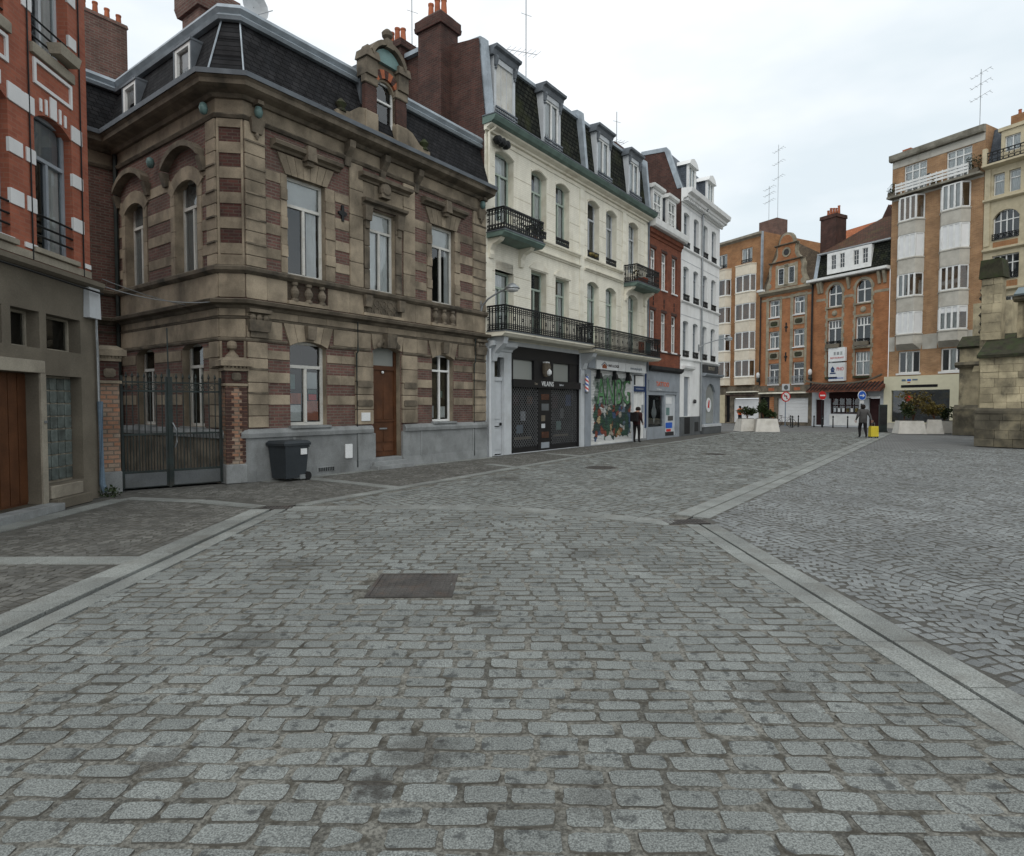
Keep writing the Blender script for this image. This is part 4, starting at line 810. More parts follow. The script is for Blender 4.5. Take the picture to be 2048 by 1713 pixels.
window(H, 3.60, 4.28, 8.95, 10.30, .14, 'white', 1, .62, .05, gl='glass', deep=.11, room=None)
piece('blind', H, 3.62, 4.26, .215, .225, 8.97, 10.28, 'room', 0)
frame()
k = MB(); k.box(-.55, .55, 7.0, 8.2, 8.4, 12.6); k.taper(-.58, .58, 6.97, 8.23, 12.6, 12.7, .02); c_ = k.build('chimney', 'brickp', H); pots(c_, 0, 7.3, 12.7, 4, .3, .4, .08)
k = MB(); k.box(1.6, 2.6, 4.9, 5.9, 10.70, 13.0); k.taper(1.5, 2.7, 4.8, 6.0, 13.0, 13.25, -.06); k.box(1.45, 2.75, 4.75, 6.05, 13.25, 13.6); k.build('chimney', 'brickp', H)
k = MB(); k.lathe([(.01, .10), (.2, .08), (.38, 0), (.38, .01), (.2, .09), (.01, .112)], 2.05, 2.8, 16, ax='y', cz=12.45); k.tube([(2.05, 3.0, 10.7), (2.05, 3.0, 12.3), (2.05, 2.9, 12.45)], .025); k.tube([(2.05, 2.8, 12.2), (2.3, 2.4, 12.3)], .012); k.build('satellite_dish', 'lgrey', H)

# ---- gate between the red house and the stone house
GA = R(90 - 48.7)
g = root('entrance_gate', 'double leaf dark iron court gate between two brick piers', 'gate', (-7.66, 12.04), GA)
def pier(x0, x1, h, label, rr, fin):
    o = root('gate_pier', label, 'gate pier', (-7.66 + math.cos(GA) * (x0 + x1) / 2, 12.04 + math.sin(GA) * (x0 + x1) / 2), GA); w = (x1 - x0) / 2
    piece('pier_base', o, -w, w, -.06, .44, 0, .42, 'bluestone', .03)
    b_ = MB(); b_.box(-w + .02, w - .02, -.04, .42, .425, 2.12); b_.build('pier_shaft', 'pierbrick', o)
    if rr:
        for i in range(20):
            for sx in (-1, 1):
                e_ = .16 if i % 2 else .11; xs = sorted((sx * (w - .015), sx * (w - .02 - e_))); piece('brick', o, xs[0], xs[1], -.052, .0, .45 + i * .083, .45 + i * .083 + .07, 'brickd', .04)
    piece('pier_band', o, -w - .03, w + .03, -.09, .46, 2.125, 2.19, 'stone', .1); b_ = MB(); b_.box(-w + .02, w - .02, -.04, .42, 2.195, h - .3); b_.build('pier_head', 'brickd', o)
    piece('carved_boss', o, -.1, .1, -.075, -.03, 2.25, 2.42, 'stone_d', .2)
    b_ = MB(); b_.box(-w - .02, w + .02, -.08, .46, h - .3, h - .24)
    for i in range(7): X = -w + (2 * w) * i / 6; b_.box(X - .025, X + .025, -.10, -.04, h - .24, h - .2)
    b_.taper(-w - .10, w + .10, -.16, .54, h - .2, h - .08, .0); b_.taper(-w - .08, w + .08, -.14, .52, h - .08, h, .12); b_.build('pier_cap', 'stone', o)
    if fin: b_ = MB(); b_.lathe([(.16, 0), (.14, .05), (.07, .12), (.06, .16), (.11, .2), (.12, .26), (.10, .34), (.03, .38)], 0, .19, 12, cz=h); b_.build('finial', 'stone', o)
M['pierbrick'] = mat('painted_pier_brick', (.36, .19, .11), var=.35, brick=BR((.40, .20, .12), (.33, .28, .22), (.18, .15, .12), .2, .083, .014), dirt=(.1, .07, .05), damt=.4, rand=.02)
pier(-.35, .0, 2.86, 'brick gate pier with flat stone cap beside the grey rendered house', False, False)
pier(1.92, 2.40, 2.76, 'brick gate pier with toothed corners and a stone finial', True, True)
for i, (x0, x1) in enumerate(((.02, .86), (.90, 1.90))):
    lf = MB(); lf.box(x0, x1, .14, .17, .04, .35); lf.box(x0, x1, .13, .18, .35, .385); lf.box(x0, x1, .135, .175, 1.10, 1.14); lf.box(x0, x1, .135, .175, 1.98, 2.02); lf.box(x0, x1, .135, .175, 2.16, 2.19); lf.box(x0, x0 + .045, .125, .185, .04, 2.30); lf.box(x1 - .045, x1, .125, .185, .04, 2.30)
    n = 8
    for k_ in range(1, n):
        X = x0 + (x1 - x0) * k_ / n; lf.tube([(X, .155, .36), (X, .155, 2.26)], .011, 5); lf.lathe([(.011, 0), (.028, .03), (.002, .12)], X, .155, 5, cz=2.26)
        X2 = X - (x1 - x0) / n / 2; lf.tube([(X2, .155, .36), (X2, .155, 1.12)], .008, 4)
        ring(lf, X2, .155, 2.09, .05, .012, 8)
    leaf_ = lf.build('gate_leaf', 'irong', g)
    piece('kick_panel', leaf_, x0 + .05, x1 - .05, .125, .139, .06, .34, 'greyd', .01)
k = MB(); k.box(.855, .905, .11, .2, .02, 2.45); k.tube([(.88, .155, 2.45), (.87, .155, 3.3)], .014, 5); k.build('gate_stile', 'irong', g)
k = MB(); k.tube([(.93, .1, 1.35), (.99, .07, 1.2), (1.0, .07, .95), (.97, .1, .84)], .015, 6); k.build('gate_handle', 'steel', g)
cs = MB(); cs.add([(-.3, .5, .01), (2.4, .3, .01), (2.9, 6, .01), (-3, 6, .01)], [(0, 1, 2, 3)])
court = cs.build('courtyard', 'jointd'); court.location = (-7.66, 12.04, 0); court.rotation_euler.z = GA; court['kind'] = 'structure'

# ---- red brick house at the far left
RA = R(94)
D_ = root('red_house', 'orange red brick house with white quoins over a grey rendered ground floor', 'house', (-7.66, 11.38), RA)
ops = [(-1.50, -.58, 4.22, 6.42, .16), (-2.98, -2.06, 4.22, 6.42, .16), (-1.50, -.60, 7.42, 9.4), (-2.98, -2.08, 7.42, 9.4), (-4.5, -3.6, 4.22, 6.42, .16)]
b = MB(); b.wall(-6, -.12, 3.98, 11, ops, 0, .2); b.build('wall', 'redbrick', D_)
b = MB(); b.quad((-.12, 0, 3.98), (-.12, 8, 3.98), (-.12, 8, 11), (-.12, 0, 11)); b.quad((-6, 0, 11), (-.12, 0, 11), (-.12, 8, 11), (-6, 8, 11)); b.build('side_wall', 'redbrick', D_)
gops = [(-1.42, -.46, .40, 2.20), (-1.34, -.46, 2.62, 3.2), (-2.12, -1.50, 2.62, 3.2), (-2.95, -2.3, 2.62, 3.2), (-2.75, -1.55, .12, 2.22)]
b = MB(); b.wall(-6, 0, 0, 3.98, gops, 0, .24); b.quad((0, 0, 0), (0, 8, 0), (0, 8, 3.98), (0, 0, 3.98)); b.build('ground_floor_wall', 'cement', D_)
def rp_(x0, x1, z0, z1, pr=.02): piece('quoin', D_, x0, x1, -pr, .03, z0, z1, 'whiteq', .03)
for z0, z1 in ((4.74, 4.97), (5.50, 5.72), (6.28, 6.54)):
    rp_(-.585, -.30, z0, z1); rp_(-1.70, -1.495, z0, z1); rp_(-2.065, -1.78, z0, z1); rp_(-3.2, -2.975, z0, z1)
rp_(-2.05, -1.50, 6.27, 6.53, .022)
for z0, z1 in ((7.86, 8.06), (8.6, 8.82)): rp_(-.60, -.40, z0, z1); rp_(-1.72, -1.505, z0, z1); rp_(-2.08, -1.88, z0, z1)
for x0, x1 in ((-.30, -.125), (-1.78, -1.5), (-2.3, -2.0)): rp_(x0, x1, 4.16, 4.24)
for xc in (-1.04, -2.52):
    for dx, w, z1 in ((-.30, .05, 6.62), (-.17, .05, 6.66), (0, .16, 6.76), (.17, .05, 6.66), (.30, .05, 6.62)): rp_(xc + dx - w / 2, xc + dx + w / 2, 6.42 + .0 * abs(dx), z1)
    k = MB(); x0, x1, z0, z1, t = xc - .46, xc + .48, 6.80, 7.20, .055
    for q in ((x0, x1, z0, z0 + t), (x0, x1, z1 - t, z1), (x0, x0 + t, z0 + t, z1 - t), (x1 - t, x1, z0 + t, z1 - t)): k.box(q[0], q[1], -.03, .02, q[2], q[3])
    k.build('panel_frame', 'whiteq', D_)
    piece('lintel', D_, xc - .5, xc + .5, -.015, .03, 6.40, 6.46, 'redbrick', 0) if False else None
    piece('window_ledge', D_, xc - .52, xc + .52, -.06, .03, 7.24, 7.41, 'cementl', .05)
    piece('sill', D_, xc - .56, xc + .56, -.07, .2, 4.13, 4.215, 'cementl', .05)
    window(D_, xc - .46, xc + .46, 4.22, 6.42, .13, 'greyp', 2, .68, .06, gl='glass', curt='both')
    piece('blind', D_, xc - .40, xc + .40, .20, .21, 5.78, 6.36, 'greyp', 0)
    window(D_, xc - .45, xc + .45, 7.42, 9.4, .18, 'lgrey', 2, .7, .06, gl='glass', curt='both')
    for z in (4.42, 4.58, 4.76): k = MB(); k.tube([(xc - .46, .02, z), (xc + .46, .02, z)], .018, 6); k.build('guard_rail', 'iron', D_)
    k = MB(); [k.tube([(xc - .45, .02, z), (xc + .45, .02, z)], .016, 6) for z in (7.55, 7.7, 7.85)]; k.build('guard_rail', 'iron', D_)
k = MB(); k.taper(-1.12, -.64, -.2, -.02, 7.46, 7.62, -.03); k.build('planter_box', 'cementl', D_)
k = MB(); k.box(-6, -.12, -.02, .03, 4.0, 4.12); k.build('base_course', 'cementl', D_)
k = MB(); k.prismx([(.02, 3.80), (-.10, 3.82), (-.16, 3.86), (-.16, 3.94), (.02, 3.99)], -6, .04); k.build('ledge', 'cement', D_)
for x in (-.34, -1.62): k = MB(); k.tube([(x, -.02, 4.0), (x, -.02, 11)], .012, 5); k.build('cable', 'iron', D_)
k = MB(); k.tube([(-5, -.17, 3.78), (-2, -.18, 3.76), (-.05, -.17, 3.74)], .018, 5); k.build('cable', 'iron', D_)
piece('door_frame', D_, -2.95, -1.44, -.035, .04, 2.225, 2.42, 'cementl', .03); piece('door_frame', D_, -1.548, -1.42, -.03, .06, .12, 2.22, 'cementl', .03)
d_ = MB(); d_.box(-2.75, -1.55, .22, .28, .12, 2.22)
for i in range(6): d_.box(-2.73 + i * .2, -2.73 + i * .2 + .185, .205, .24, .16, 2.2)
d_.build('door', 'wood', D_)
piece('door_bell', D_, -1.50, -1.44, -.05, -.03, 1.42, 1.46, 'steel', .1)
piece('door_step', D_, -2.95, -1.40, -.28, .38, 0, .12, 'bluestone', .03); piece('window_step', D_, -1.38, -.45, -.16, .36, 0, .17, 'cement', .05); piece('window_step', D_, -1.38, -.55, -.06, .36, .17, .38, 'cementl', .05)
k = MB(); k.box(-1.42, -.46, .20, .23, .40, 2.2); k.build('mortar_panel', 'cementl', D_)
for i in range(5):
    for j in range(8): piece('glass_block', D_, -1.40 + i * .187, -1.40 + i * .187 + .17, .17, .21, .44 + j * .218, .44 + j * .218 + .198, 'glassblock', .1)
for (x0, x1) in ((-1.34, -.46), (-2.12, -1.50), (-2.95, -2.3)): window(D_, x0, x1, 2.62, 3.2, .2, 'cementl', 1, None, .04, gl='glass', room='blackm')
k = MB(); k.taper(-.36, -.02, -.11, .0, 3.28, 3.86, .01); k.build('meter_box', 'lgrey', D_)
k = MB(); k.tube([(-.08, -.06, 3.28), (-.08, -.06, 2.9), (-.05, -.05, 2.6), (-.05, -.05, 1.75)], .022, 6); k.build('conduit', 'steel', D_)
k = MB(); k.tube([(-.03, -.06, 1.78), (-.02, -.06, .25), (0, -.1, .1)], .05, 8); k.build('downpipe', 'pipe_b', D_)
# ---- cream four storey house with green cornice
C_ = root('cream_house', 'cream painted four storey house with green cornice, iron balconies and mossy slate mansard', 'house', s_w(8.36), SA)
U0 = -8.36; frame(U0)
UW = [(8.90, 9.95), (11.02, 12.02), (12.66, 13.66), (15.12, 16.12), (16.74, 17.74), (18.95, 19.98)]
ops = [(a, c, 7.90, 10.28, .16) for a, c in UW] + [(UW[0][0], UW[0][1], 4.2, 6.28)] + [(a, c, 4.2, 6.64) for a, c in UW[1:3]] + [(a, c, 4.2, 6.92, .16) for a, c in UW[3:]]
b = MB(); b.wall(8.37, 21.08, 3.95, 10.95, ops, 0, .26, 0, 1); b.build('wall', ['cream', 'creamt'], C_)
for x in (8.36, 14.46, 18.30, 20.72):                                     # flat pilaster strips
    piece('pilaster', C_, x, x + .36, -.03, .02, 4.0, 10.55, 'cream', .02)
for z in (9.62, 8.95, 8.3, 6.2, 5.55):                                    # scored courses
    for (x0, x1) in ((8.73, 8.89), (9.97, 11.0), (12.04, 12.64), (13.68, 14.45), (14.83, 15.1), (16.14, 16.72), (17.76, 18.29), (20.0, 20.71)): piece('scored_line', C_, x0, x1, -.0035, .003, z, z + .016, 'scored', 0)
for (zt, zb) in ((7.84, 7.70), (7.40, 7.28)):
    for x0, x1 in ((10.85, 14.45), (14.83, 18.29)):
        k = MB(); k.prismx([(.02, zb), (-.05, zb + .01), (-.06, zb + .05), (-.12, zb + .07), (-.13, zt - .02), (.02, zt)], x0, x1); k.build('string_course', 'creamt', C_)
k = MB(); k.prismx([(.02, 10.50), (-.03, 10.50), (-.04, 10.54), (.02, 10.55)], 8.36, 21.08); k.build('frieze_line', 'creamt', C_)
k = MB(); k.prismx([(.02, 10.66), (-.08, 10.68), (-.10, 10.74), (-.26, 10.80), (-.30, 10.84), (.02, 10.86)], 8.34, 21.1); k.build('cornice', 'creamt', C_)
k = MB(); k.prismx([(.05, 10.845), (-.30, 10.85), (-.42, 10.90), (-.50, 11.02), (-.50, 11.06), (.05, 11.08)], 8.30, 21.15); k.build('green_gutter', 'green', C_)
k = MB(); k.prismx([(.05, 11.082), (-.52, 11.062), (-.52, 11.09), (.05, 11.12)], 8.28, 21.17); k.build('gutter_flashing', 'zincd', C_)
for a, c in UW: k = MB(); n = 8; cx, w = (a + c) / 2, (c - a) / 2; rad = (w * w + .16 ** 2) / .32; pts = [(a - .02 + (c - a + .04) * i / n) for i in range(n + 1)]; zz = [10.28 - rad + math.sqrt(max(0, rad * rad - min(w, abs(x - cx)) ** 2)) for x in pts]; [k.prism([(pts[i], zz[i] + .02), (pts[i + 1], zz[i + 1] + .02), (pts[i + 1], zz[i + 1] + .10), (pts[i], zz[i] + .10)], -.025, .01) for i in range(n)]; k.build('arch_band', 'creamt', C_)
for a, c in UW[1:3]:
    k = MB(); n = 10; cx, w = (a + c) / 2, .62; pts = [(cx - w + 2 * w * i / n) for i in range(n + 1)]; zz = [6.72 + .26 * (1 - ((x - cx) / w) ** 2) for x in pts]
    for i in range(n): k.prism([(pts[i], 6.68), (pts[i + 1], 6.68), (pts[i + 1], zz[i + 1]), (pts[i], zz[i])], -.035, .01)
    k.build('arched_panel', 'creamt', C_)
for i, (a, c) in enumerate(UW):
    window(C_, a, c, 7.90, 10.28, .24, 'sage' if i < 3 else 'lgrey', 2, .70, .07, curt='full' if i in (0, 4) else ('both' if i != 3 else None), gl='glass')
    window(C_, a, c, 4.2, (6.28, 6.64, 6.64, 6.92, 6.92, 6.92)[i], .24, 'sage', 2, .74, .07, curt=('full', 'left', 'both', 'full', 'full', 'right')[i], gl='glass')
    if i not in (0, 5):
        r_ = MB(); rail_run(r_, (a + .01, .02), (c - .01, .02), 7.93, 8.18, True, .14); r_.build('window_guard', 'iron', C_)
piece('roller_shutter_box', C_, 8.91, 9.94, .0, .22, 6.28, 6.60, 'creamt', .02)
k = MB(); [k.lathe([(.02, 0), (.10 + .03 * (i % 2), .05), (.06, .14)], 15.35 + .14 * i, .02, 7, cz=7.97 + .02 * (i % 3)) for i in range(5)]; k.build('flower_box_plant', 'leafy', C_)
# balconies
def balcony(x0, x1, dp, zb, th, ztop, m, corb, rail=True):
    k = MB(); k.prismx([(.0, zb), (-dp + .12, zb), (-dp + .03, zb + th * .5), (-dp, zb + th * .6), (-dp, zb + th), (.0, zb + th)], x0, x1); s_ = k.build('balcony_slab', m, C_)
    k = MB(); k.box(x0 - .02, x1 + .02, -dp - .02, .0, zb + th + .001, zb + th + .03); k.build('balcony_edge', 'zincd', s_)
    railing(C_, [(x0 + .04, 0), (x0 + .04, -dp + .05), (x1 - .04, -dp + .05), (x1 - .04, 0)], zb + th + .03, ztop, True)
    for x in corb:
        k = MB(); k.prismx([(.02, zb - .62), (-.08, zb - .62), (-.12, zb - .5), (-.10, zb - .36), (-.2, zb - .2), (-dp * .6, zb - .1), (-dp * .7, zb - .002), (.02, zb - .002)], x - .11, x + .11); k.build('balcony_bracket', 'creamt', C_)
balcony(8.40, 14.30, .80, 3.98, .14, 4.98, 'creamt', ())
balcony(14.42, 20.95, .80, 3.86, .12, 4.90, 'creamt', ())
balcony(8.40, 10.75, .78, 7.20, .16, 8.12, 'green', (8.62, 10.35))
balcony(18.42, 20.95, .72, 7.16, .16, 8.14, 'green', (18.62, 20.72))
def leaves(b, n, cx, cy, cz, rx, ry, rz, sz, rnd=random):
    for _ in range(n):
        while True:
            p = Vector((rnd.uniform(-1, 1), rnd.uniform(-1, 1), rnd.uniform(-1, 1)))
            if .25 < p.length < 1: break
        q = Vector((cx + p.x * rx, cy + p.y * ry, cz + p.z * rz)); a = Vector((rnd.uniform(-1, 1), rnd.uniform(-1, 1), rnd.uniform(-.6, 1))).normalized(); t = a.cross(Vector((rnd.uniform(-1, 1), rnd.uniform(-1, 1), rnd.uniform(-1, 1)))).normalized()
        s_ = sz * rnd.uniform(.6, 1.3); b.add([tuple(q), tuple(q + a * s_ * .5 + t * s_ * .28), tuple(q + a * s_), tuple(q + a * s_ * .5 - t * s_ * .28)], [(0, 1, 2, 3)])
def pot_plant(label, w, z, r, m='leaf', sz=.09):
    o = root('potted_plant', label, 'plant', (w[0], w[1], z)); b_ = MB(); b_.lathe([(.07, 0), (.11, .16), (.12, .2), (.09, .2)], n=10); b_.build('pot', 'terra', o)
    b_ = MB(); leaves(b_, 90, 0, 0, .2 + r * .9, r, r, r * 1.1, sz); b_.build('foliage', m, o)
pot_plant('small leafy pot plant rising over the rail of the left upper balcony', s_w(9.9, -.3), 7.40, .28)
pot_plant('bushy dark plant at the right corner of the left upper balcony', s_w(10.50, -.5), 7.40, .34)
pot_plant('low reddish pot plant on the right upper balcony', s_w(18.95, -.4), 7.36, .22, 'leafy')
bx_ = root('storage_box', 'orange and white box on the right upper balcony', 'box', (*s_w(19.75, -.4), 7.36), SA); piece('box_body', bx_, -.25, .2, -.15, .15, 0, .36, 'orange', .04); piece('box_lid', bx_, .21, .5, -.15, .15, 0, .42, 'paper', .04)
pn = root('balcony_towel', 'turquoise and pink towels hung inside the lower right balcony rail', 'towel', (*s_w(19.2, -.66), 4.05), SA); piece('towel', pn, -.5, .1, 0, .02, .1, .6, 'terra', .02); piece('towel', pn, .25, .85, 0, .02, .1, .62, 'bronze', .02)
frame(U0)
# twin speakers / vents under the cornice
for i in range(3):
    k = MB(); x = 8.78 + i * .23; k.lathe([(.05, .12), (.13, .08), (.15, 0), (.12, -.12), (.05, -.14)], x, -.2, 12, ax='y', cz=10.44 - .01 * i); k.lathe([(.03, -.155), (.06, -.15), (.06, -.142)], x, -.2, 8, ax='y', cz=10.44 - .01 * i); k.build('round_vent', 'iron', C_)
k = MB(); k.tube([(8.62, -.25, 10.85), (8.58, -.25, 10.74), (8.46, -.10, 10.6), (8.46, -.08, 8.6)], .045, 8); k.build('downpipe', 'creamt', C_)
k = MB(); k.tube([(8.50, -.09, 3.6), (8.50, -.09, 1.3)], .05, 8); k.tube([(8.50, -.09, 1.3), (8.52, -.09, .0)], .06, 8); k.build('downpipe', 'lgrey', C_)
k = MB(); k.tube([(21.06, -.06, 10.9), (21.06, -.06, 3.4)], .05, 8); k.build('downpipe', 'zincd', C_)
# mansard with four dormers
k = MB(); k.prismx([(-.02, 11.12), (.27, 13.40), (.40, 13.40), (.1, 11.12)], 8.40, 21.05); k.build('mansard', 'slatem', C_)
k = MB(); k.prismx([(.28, 13.36), (.18, 13.38), (.18, 13.50), (.34, 13.58), (9.0, 13.7), (9.0, 13.4), (.4, 13.36)], 8.40, 21.05); k.build('ridge_flashing', 'zinc', C_)
for x in (8.36, 14.58, 20.78):
    k = MB(); k.prismx([(-.22, 11.10), (.03, 13.62), (.22, 13.76), (2.4, 13.9), (2.4, 13.6), (.5, 13.5), (.06, 11.10)], x + .04, x + .24); k.build('party_wall_flashing', 'zinc', C_)
def dormer(x0, x1, zb, zt, closed=False):
    o = MB(); o.box(x0, x0 + .12, -.06, .5, zb, zt - .28); o.box(x1 - .12, x1, -.06, .5, zb, zt - .28); o.box(x0 + .12, x1 - .12, -.06, .5, zt - .46, zt - .28); o.box(x0 + .12, x1 - .12, -.07, .1, zb, zb + .06); d = o.build('dormer', 'lgrey' if not closed else 'lgrey', C_)
    k = MB(); k.prismx([(.6, zt - .28), (-.09, zt - .28), (-.12, zt - .2), (-.15, zt - .12), (-.26, zt - .08), (-.28, zt), (.6, zt + .04)], x0 - .12, x1 + .12); k.build('dormer_cornice', 'zincd', d)
    for x in (x0 + .06, x1 - .06): k = MB(); k.prismx([(-.055, zt - .62), (-.11, zt - .58), (-.18, zt - .36), (-.18, zt - .29), (-.055, zt - .29)], x - .06, x + .06); k.lathe([(.02, -.05), (.05, 0), (.02, .05)], x, -.1, 8, cz=zt - .66); k.build('dormer_console', 'zincd', d)
    if closed: piece('shutter', d, x0 + .12, x1 - .12, -.01, .04, zb + .06, zt - .46, 'whitew', .02); [piece('shutter_line', d, x0 + .12 + (x1 - x0 - .24) * f - .01, x0 + .12 + (x1 - x0 - .24) * f + .01, -.02, -.008, zb + .06, zt - .46, 'lgrey', 0) for f in (.33, .66)]
    else: window(d, x0 + .12, x1 - .12, zb + .06, zt - .46, -.02, 'white', 2, None, .07, gl='glass', curt='full', deep=.4)
    railing(d, [(x0, -.14), (x1, -.14)], zb - .02, zb + .16, False, 'zincd', 'dormer_guard', .1)
for i, (x0, x1) in enumerate(((8.78, 9.95), (11.70, 12.90), (15.75, 17.0), (18.78, 20.0))): dormer(x0, x1, 11.42, 13.50, i == 0)
# exposed brick party wall, chimneys, body
k = MB(); k.add([(8.365, 0, 3), (8.365, 9, 3), (8.365, 9, 14.3), (8.365, 3.9, 14.35), (8.365, 3.0, 14.32), (8.365, 2.2, 14.0), (8.365, .25, 13.7), (8.365, .0, 11.15)], [tuple(range(8))]); k.build('party_wall', 'brickd', C_)
k = MB(); k.add([(21.07, 0, 3), (21.07, 9, 3), (21.07, 9, 14), (21.07, .35, 13.6), (21.07, .05, 11.1)], [tuple(range(5))]); k.quad((8.37, 9, 0), (21.07, 9, 0), (21.07, 9, 14), (8.37, 9, 14)); k.build('rear_wall', 'brickd', C_)
k = MB(); k.box(7.85, 8.7, 1.45, 2.5, 10.6, 14.35); k.taper(7.77, 8.78, 1.37, 2.58, 14.35, 14.5, -.02); k.box(7.77, 8.78, 1.37, 2.58, 14.5, 14.7); k.taper(7.79, 8.76, 1.39, 2.56, 14.701, 14.92, .2); c_ = k.build('chimney', 'brickd', C_); pots(c_, 8.28, 2.0, 14.9, 3, .3, .6, along=1)
k = MB(); k.box(8.05, 8.9, 3.55, 4.75, 10.6, 14.4); k.taper(7.95, 9.0, 3.45, 4.85, 14.4, 14.62, -.02); k.taper(7.97, 8.98, 3.47, 4.83, 14.621, 14.8, .2); c_ = k.build('chimney', 'brickd', C_); pots(c_, 8.45, 4.15, 14.78, 3, .3, .6, along=1)
k = MB(); k.box(8.2, 8.8, 2.56, 3.54, 14.05, 14.2); k.build('wall_coping', 'zinc', C_)
k = MB(); k.box(11.6, 12.6, 2.0, 2.8, 13.6, 14.75); c_ = k.build('chimney', 'brickd', C_); pots(c_, 12.1, 2.4, 14.75, 3, .34, .45)
k = MB(); k.box(20.2, 21.3, 1.4, 3.2, 13.9, 14.5); k.taper(20.1, 21.4, 1.3, 3.3, 14.5, 14.62, .0); k.build('chimney', 'brickd', C_)
# ground floor: shops
k = MB(); k.wall(8.37, 21.08, 0, 3.95, [(8.86, 9.40, 0, 3.35), (9.82, 14.50, .02, 3.80), (15.38, 19.58, .02, 3.25), (19.62, 20.85, .1, 3.2)], 0, .3); k.build('ground_floor_wall', 'lgrey', C_)
k = MB(); k.prismx([(.02, 3.55), (-.05, 3.55), (-.09, 3.62), (-.28, 3.70), (-.30, 3.84), (.02, 3.86)], 8.42, 9.80); k.build('door_cornice', 'lgrey', C_)
k = MB(); k.prismx([(.02, 3.18), (-.1, 3.2), (-.18, 3.45), (-.55, 3.75), (-.6, 3.97), (.02, 3.97)], 8.62, 8.86); k.build('balcony_bracket', 'lgrey', C_)
k = MB(); k.prismx([(.02, 3.18), (-.1, 3.2), (-.18, 3.45), (-.55, 3.7), (-.6, 3.85), (.02, 3.85)], 14.60, 14.9); k.build('balcony_bracket', 'lgrey', C_)
d_ = MB(); d_.box(8.87, 9.39, .12, .18, .05, 2.55); d_.box(8.87, 9.39, .08, .2, 2.55, 2.68)
for z0, z1 in ((.2, .85), (.95, 1.15), (1.25, 2.4)): d_.taper(8.93, 9.33, .10, .13, z0, z1, .02)
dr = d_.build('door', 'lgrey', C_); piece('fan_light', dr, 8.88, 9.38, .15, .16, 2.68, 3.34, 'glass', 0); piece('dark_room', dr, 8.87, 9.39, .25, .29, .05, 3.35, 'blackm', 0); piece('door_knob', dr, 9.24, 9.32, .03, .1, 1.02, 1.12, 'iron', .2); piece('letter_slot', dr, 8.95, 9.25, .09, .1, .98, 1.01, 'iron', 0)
# left shop: black front with lattice grille
SH = root('barber_shop_front', 'black shopfront with lattice grilles and a white lettered sign', 'shopfront', s_w(9.82), SA); frame(-9.82)
for (x0, x1, z0, z1, y0, y1) in ((9.82, 9.92, .02, 3.8, .0, .25), (14.40, 14.50, .02, 3.8, .0, .25), (9.92, 14.40, 3.35, 3.8, .02, .3), (9.92, 14.40, 2.40, 2.60, -.03, .3), (11.25, 12.55, 2.60, 3.35, .02, .3), (13.8, 14.40, 2.60, 3.35, .05, .3), (9.92, 9.98, 2.6, 3.35, .05, .3), (11.55, 12.45, .02, 2.4, .04, .3), (9.92, 14.40, .02, .2, .06, .3)): piece('front_panel', SH, x0, x1, y0, y1, z0, z1, 'black', .01)
piece('sign_fascia', SH, 9.84, 14.48, -.08, -.031, 2.36, 2.64, 'black', .02)
text('sign_lettering', 'VILAINS', SH, 12.0, -.09, 2.51, .26, 'paper', .92); text('sign_lettering', 'Les', SH, 11.22, -.09, 2.51, .13, 'cementl'); text('sign_lettering', 'Barber', SH, 12.98, -.09, 2.50, .11, 'lgrey')
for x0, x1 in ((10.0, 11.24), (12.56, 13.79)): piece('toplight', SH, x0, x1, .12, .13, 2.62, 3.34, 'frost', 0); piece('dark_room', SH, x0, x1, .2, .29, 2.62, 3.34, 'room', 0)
k = MB(); k.lathe([(.10, 0), (.16, .12), (.20, .34), (.17, .5), (.05, .56)], 11.95, -.02, 12, cz=2.78); k.build('emblem_head', 'stone_d', SH); k = MB(); k.lathe([(.03, -.16), (.10, -.1), (.11, 0), (.03, .12)], 11.95, -.17, 10, cz=2.98); k.box(11.82, 12.08, -.12, .05, 3.3, 3.35); k.build('emblem_beard', 'paper', SH)
for gi, (x0, x1) in enumerate(((9.95, 11.55), (12.45, 14.38))):
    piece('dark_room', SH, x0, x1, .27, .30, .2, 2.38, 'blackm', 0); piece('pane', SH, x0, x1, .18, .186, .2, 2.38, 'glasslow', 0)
    k = MB(); st_ = .15; L_ = x1 - x0; Hh = 2.16; n = int((L_ + Hh) / st_)
    for i in range(n):
        c0 = i * st_
        for sgn in (1, -1):
            xa, za = (c0, 0) if c0 < L_ else (L_, c0 - L_); xb, zb = (c0 - Hh, Hh) if c0 > Hh else (0, c0)
            if sgn < 0: xa, xb = L_ - xa, L_ - xb
            dx, dz = xb - xa, zb - za; l_ = math.hypot(dx, dz)
            if l_ < .02: continue
            nx, nz2 = -dz / l_ * .011, dx / l_ * .011; k.prism([(x0 + xa + nx, .21 + za + nz2), (x0 + xb + nx, .21 + zb + nz2), (x0 + xb - nx, .21 + zb - nz2), (x0 + xa - nx, .21 + za - nz2)], .05 if sgn > 0 else .056, .055 if sgn > 0 else .061)
    k.build('lattice_grille', 'steel2', SH)
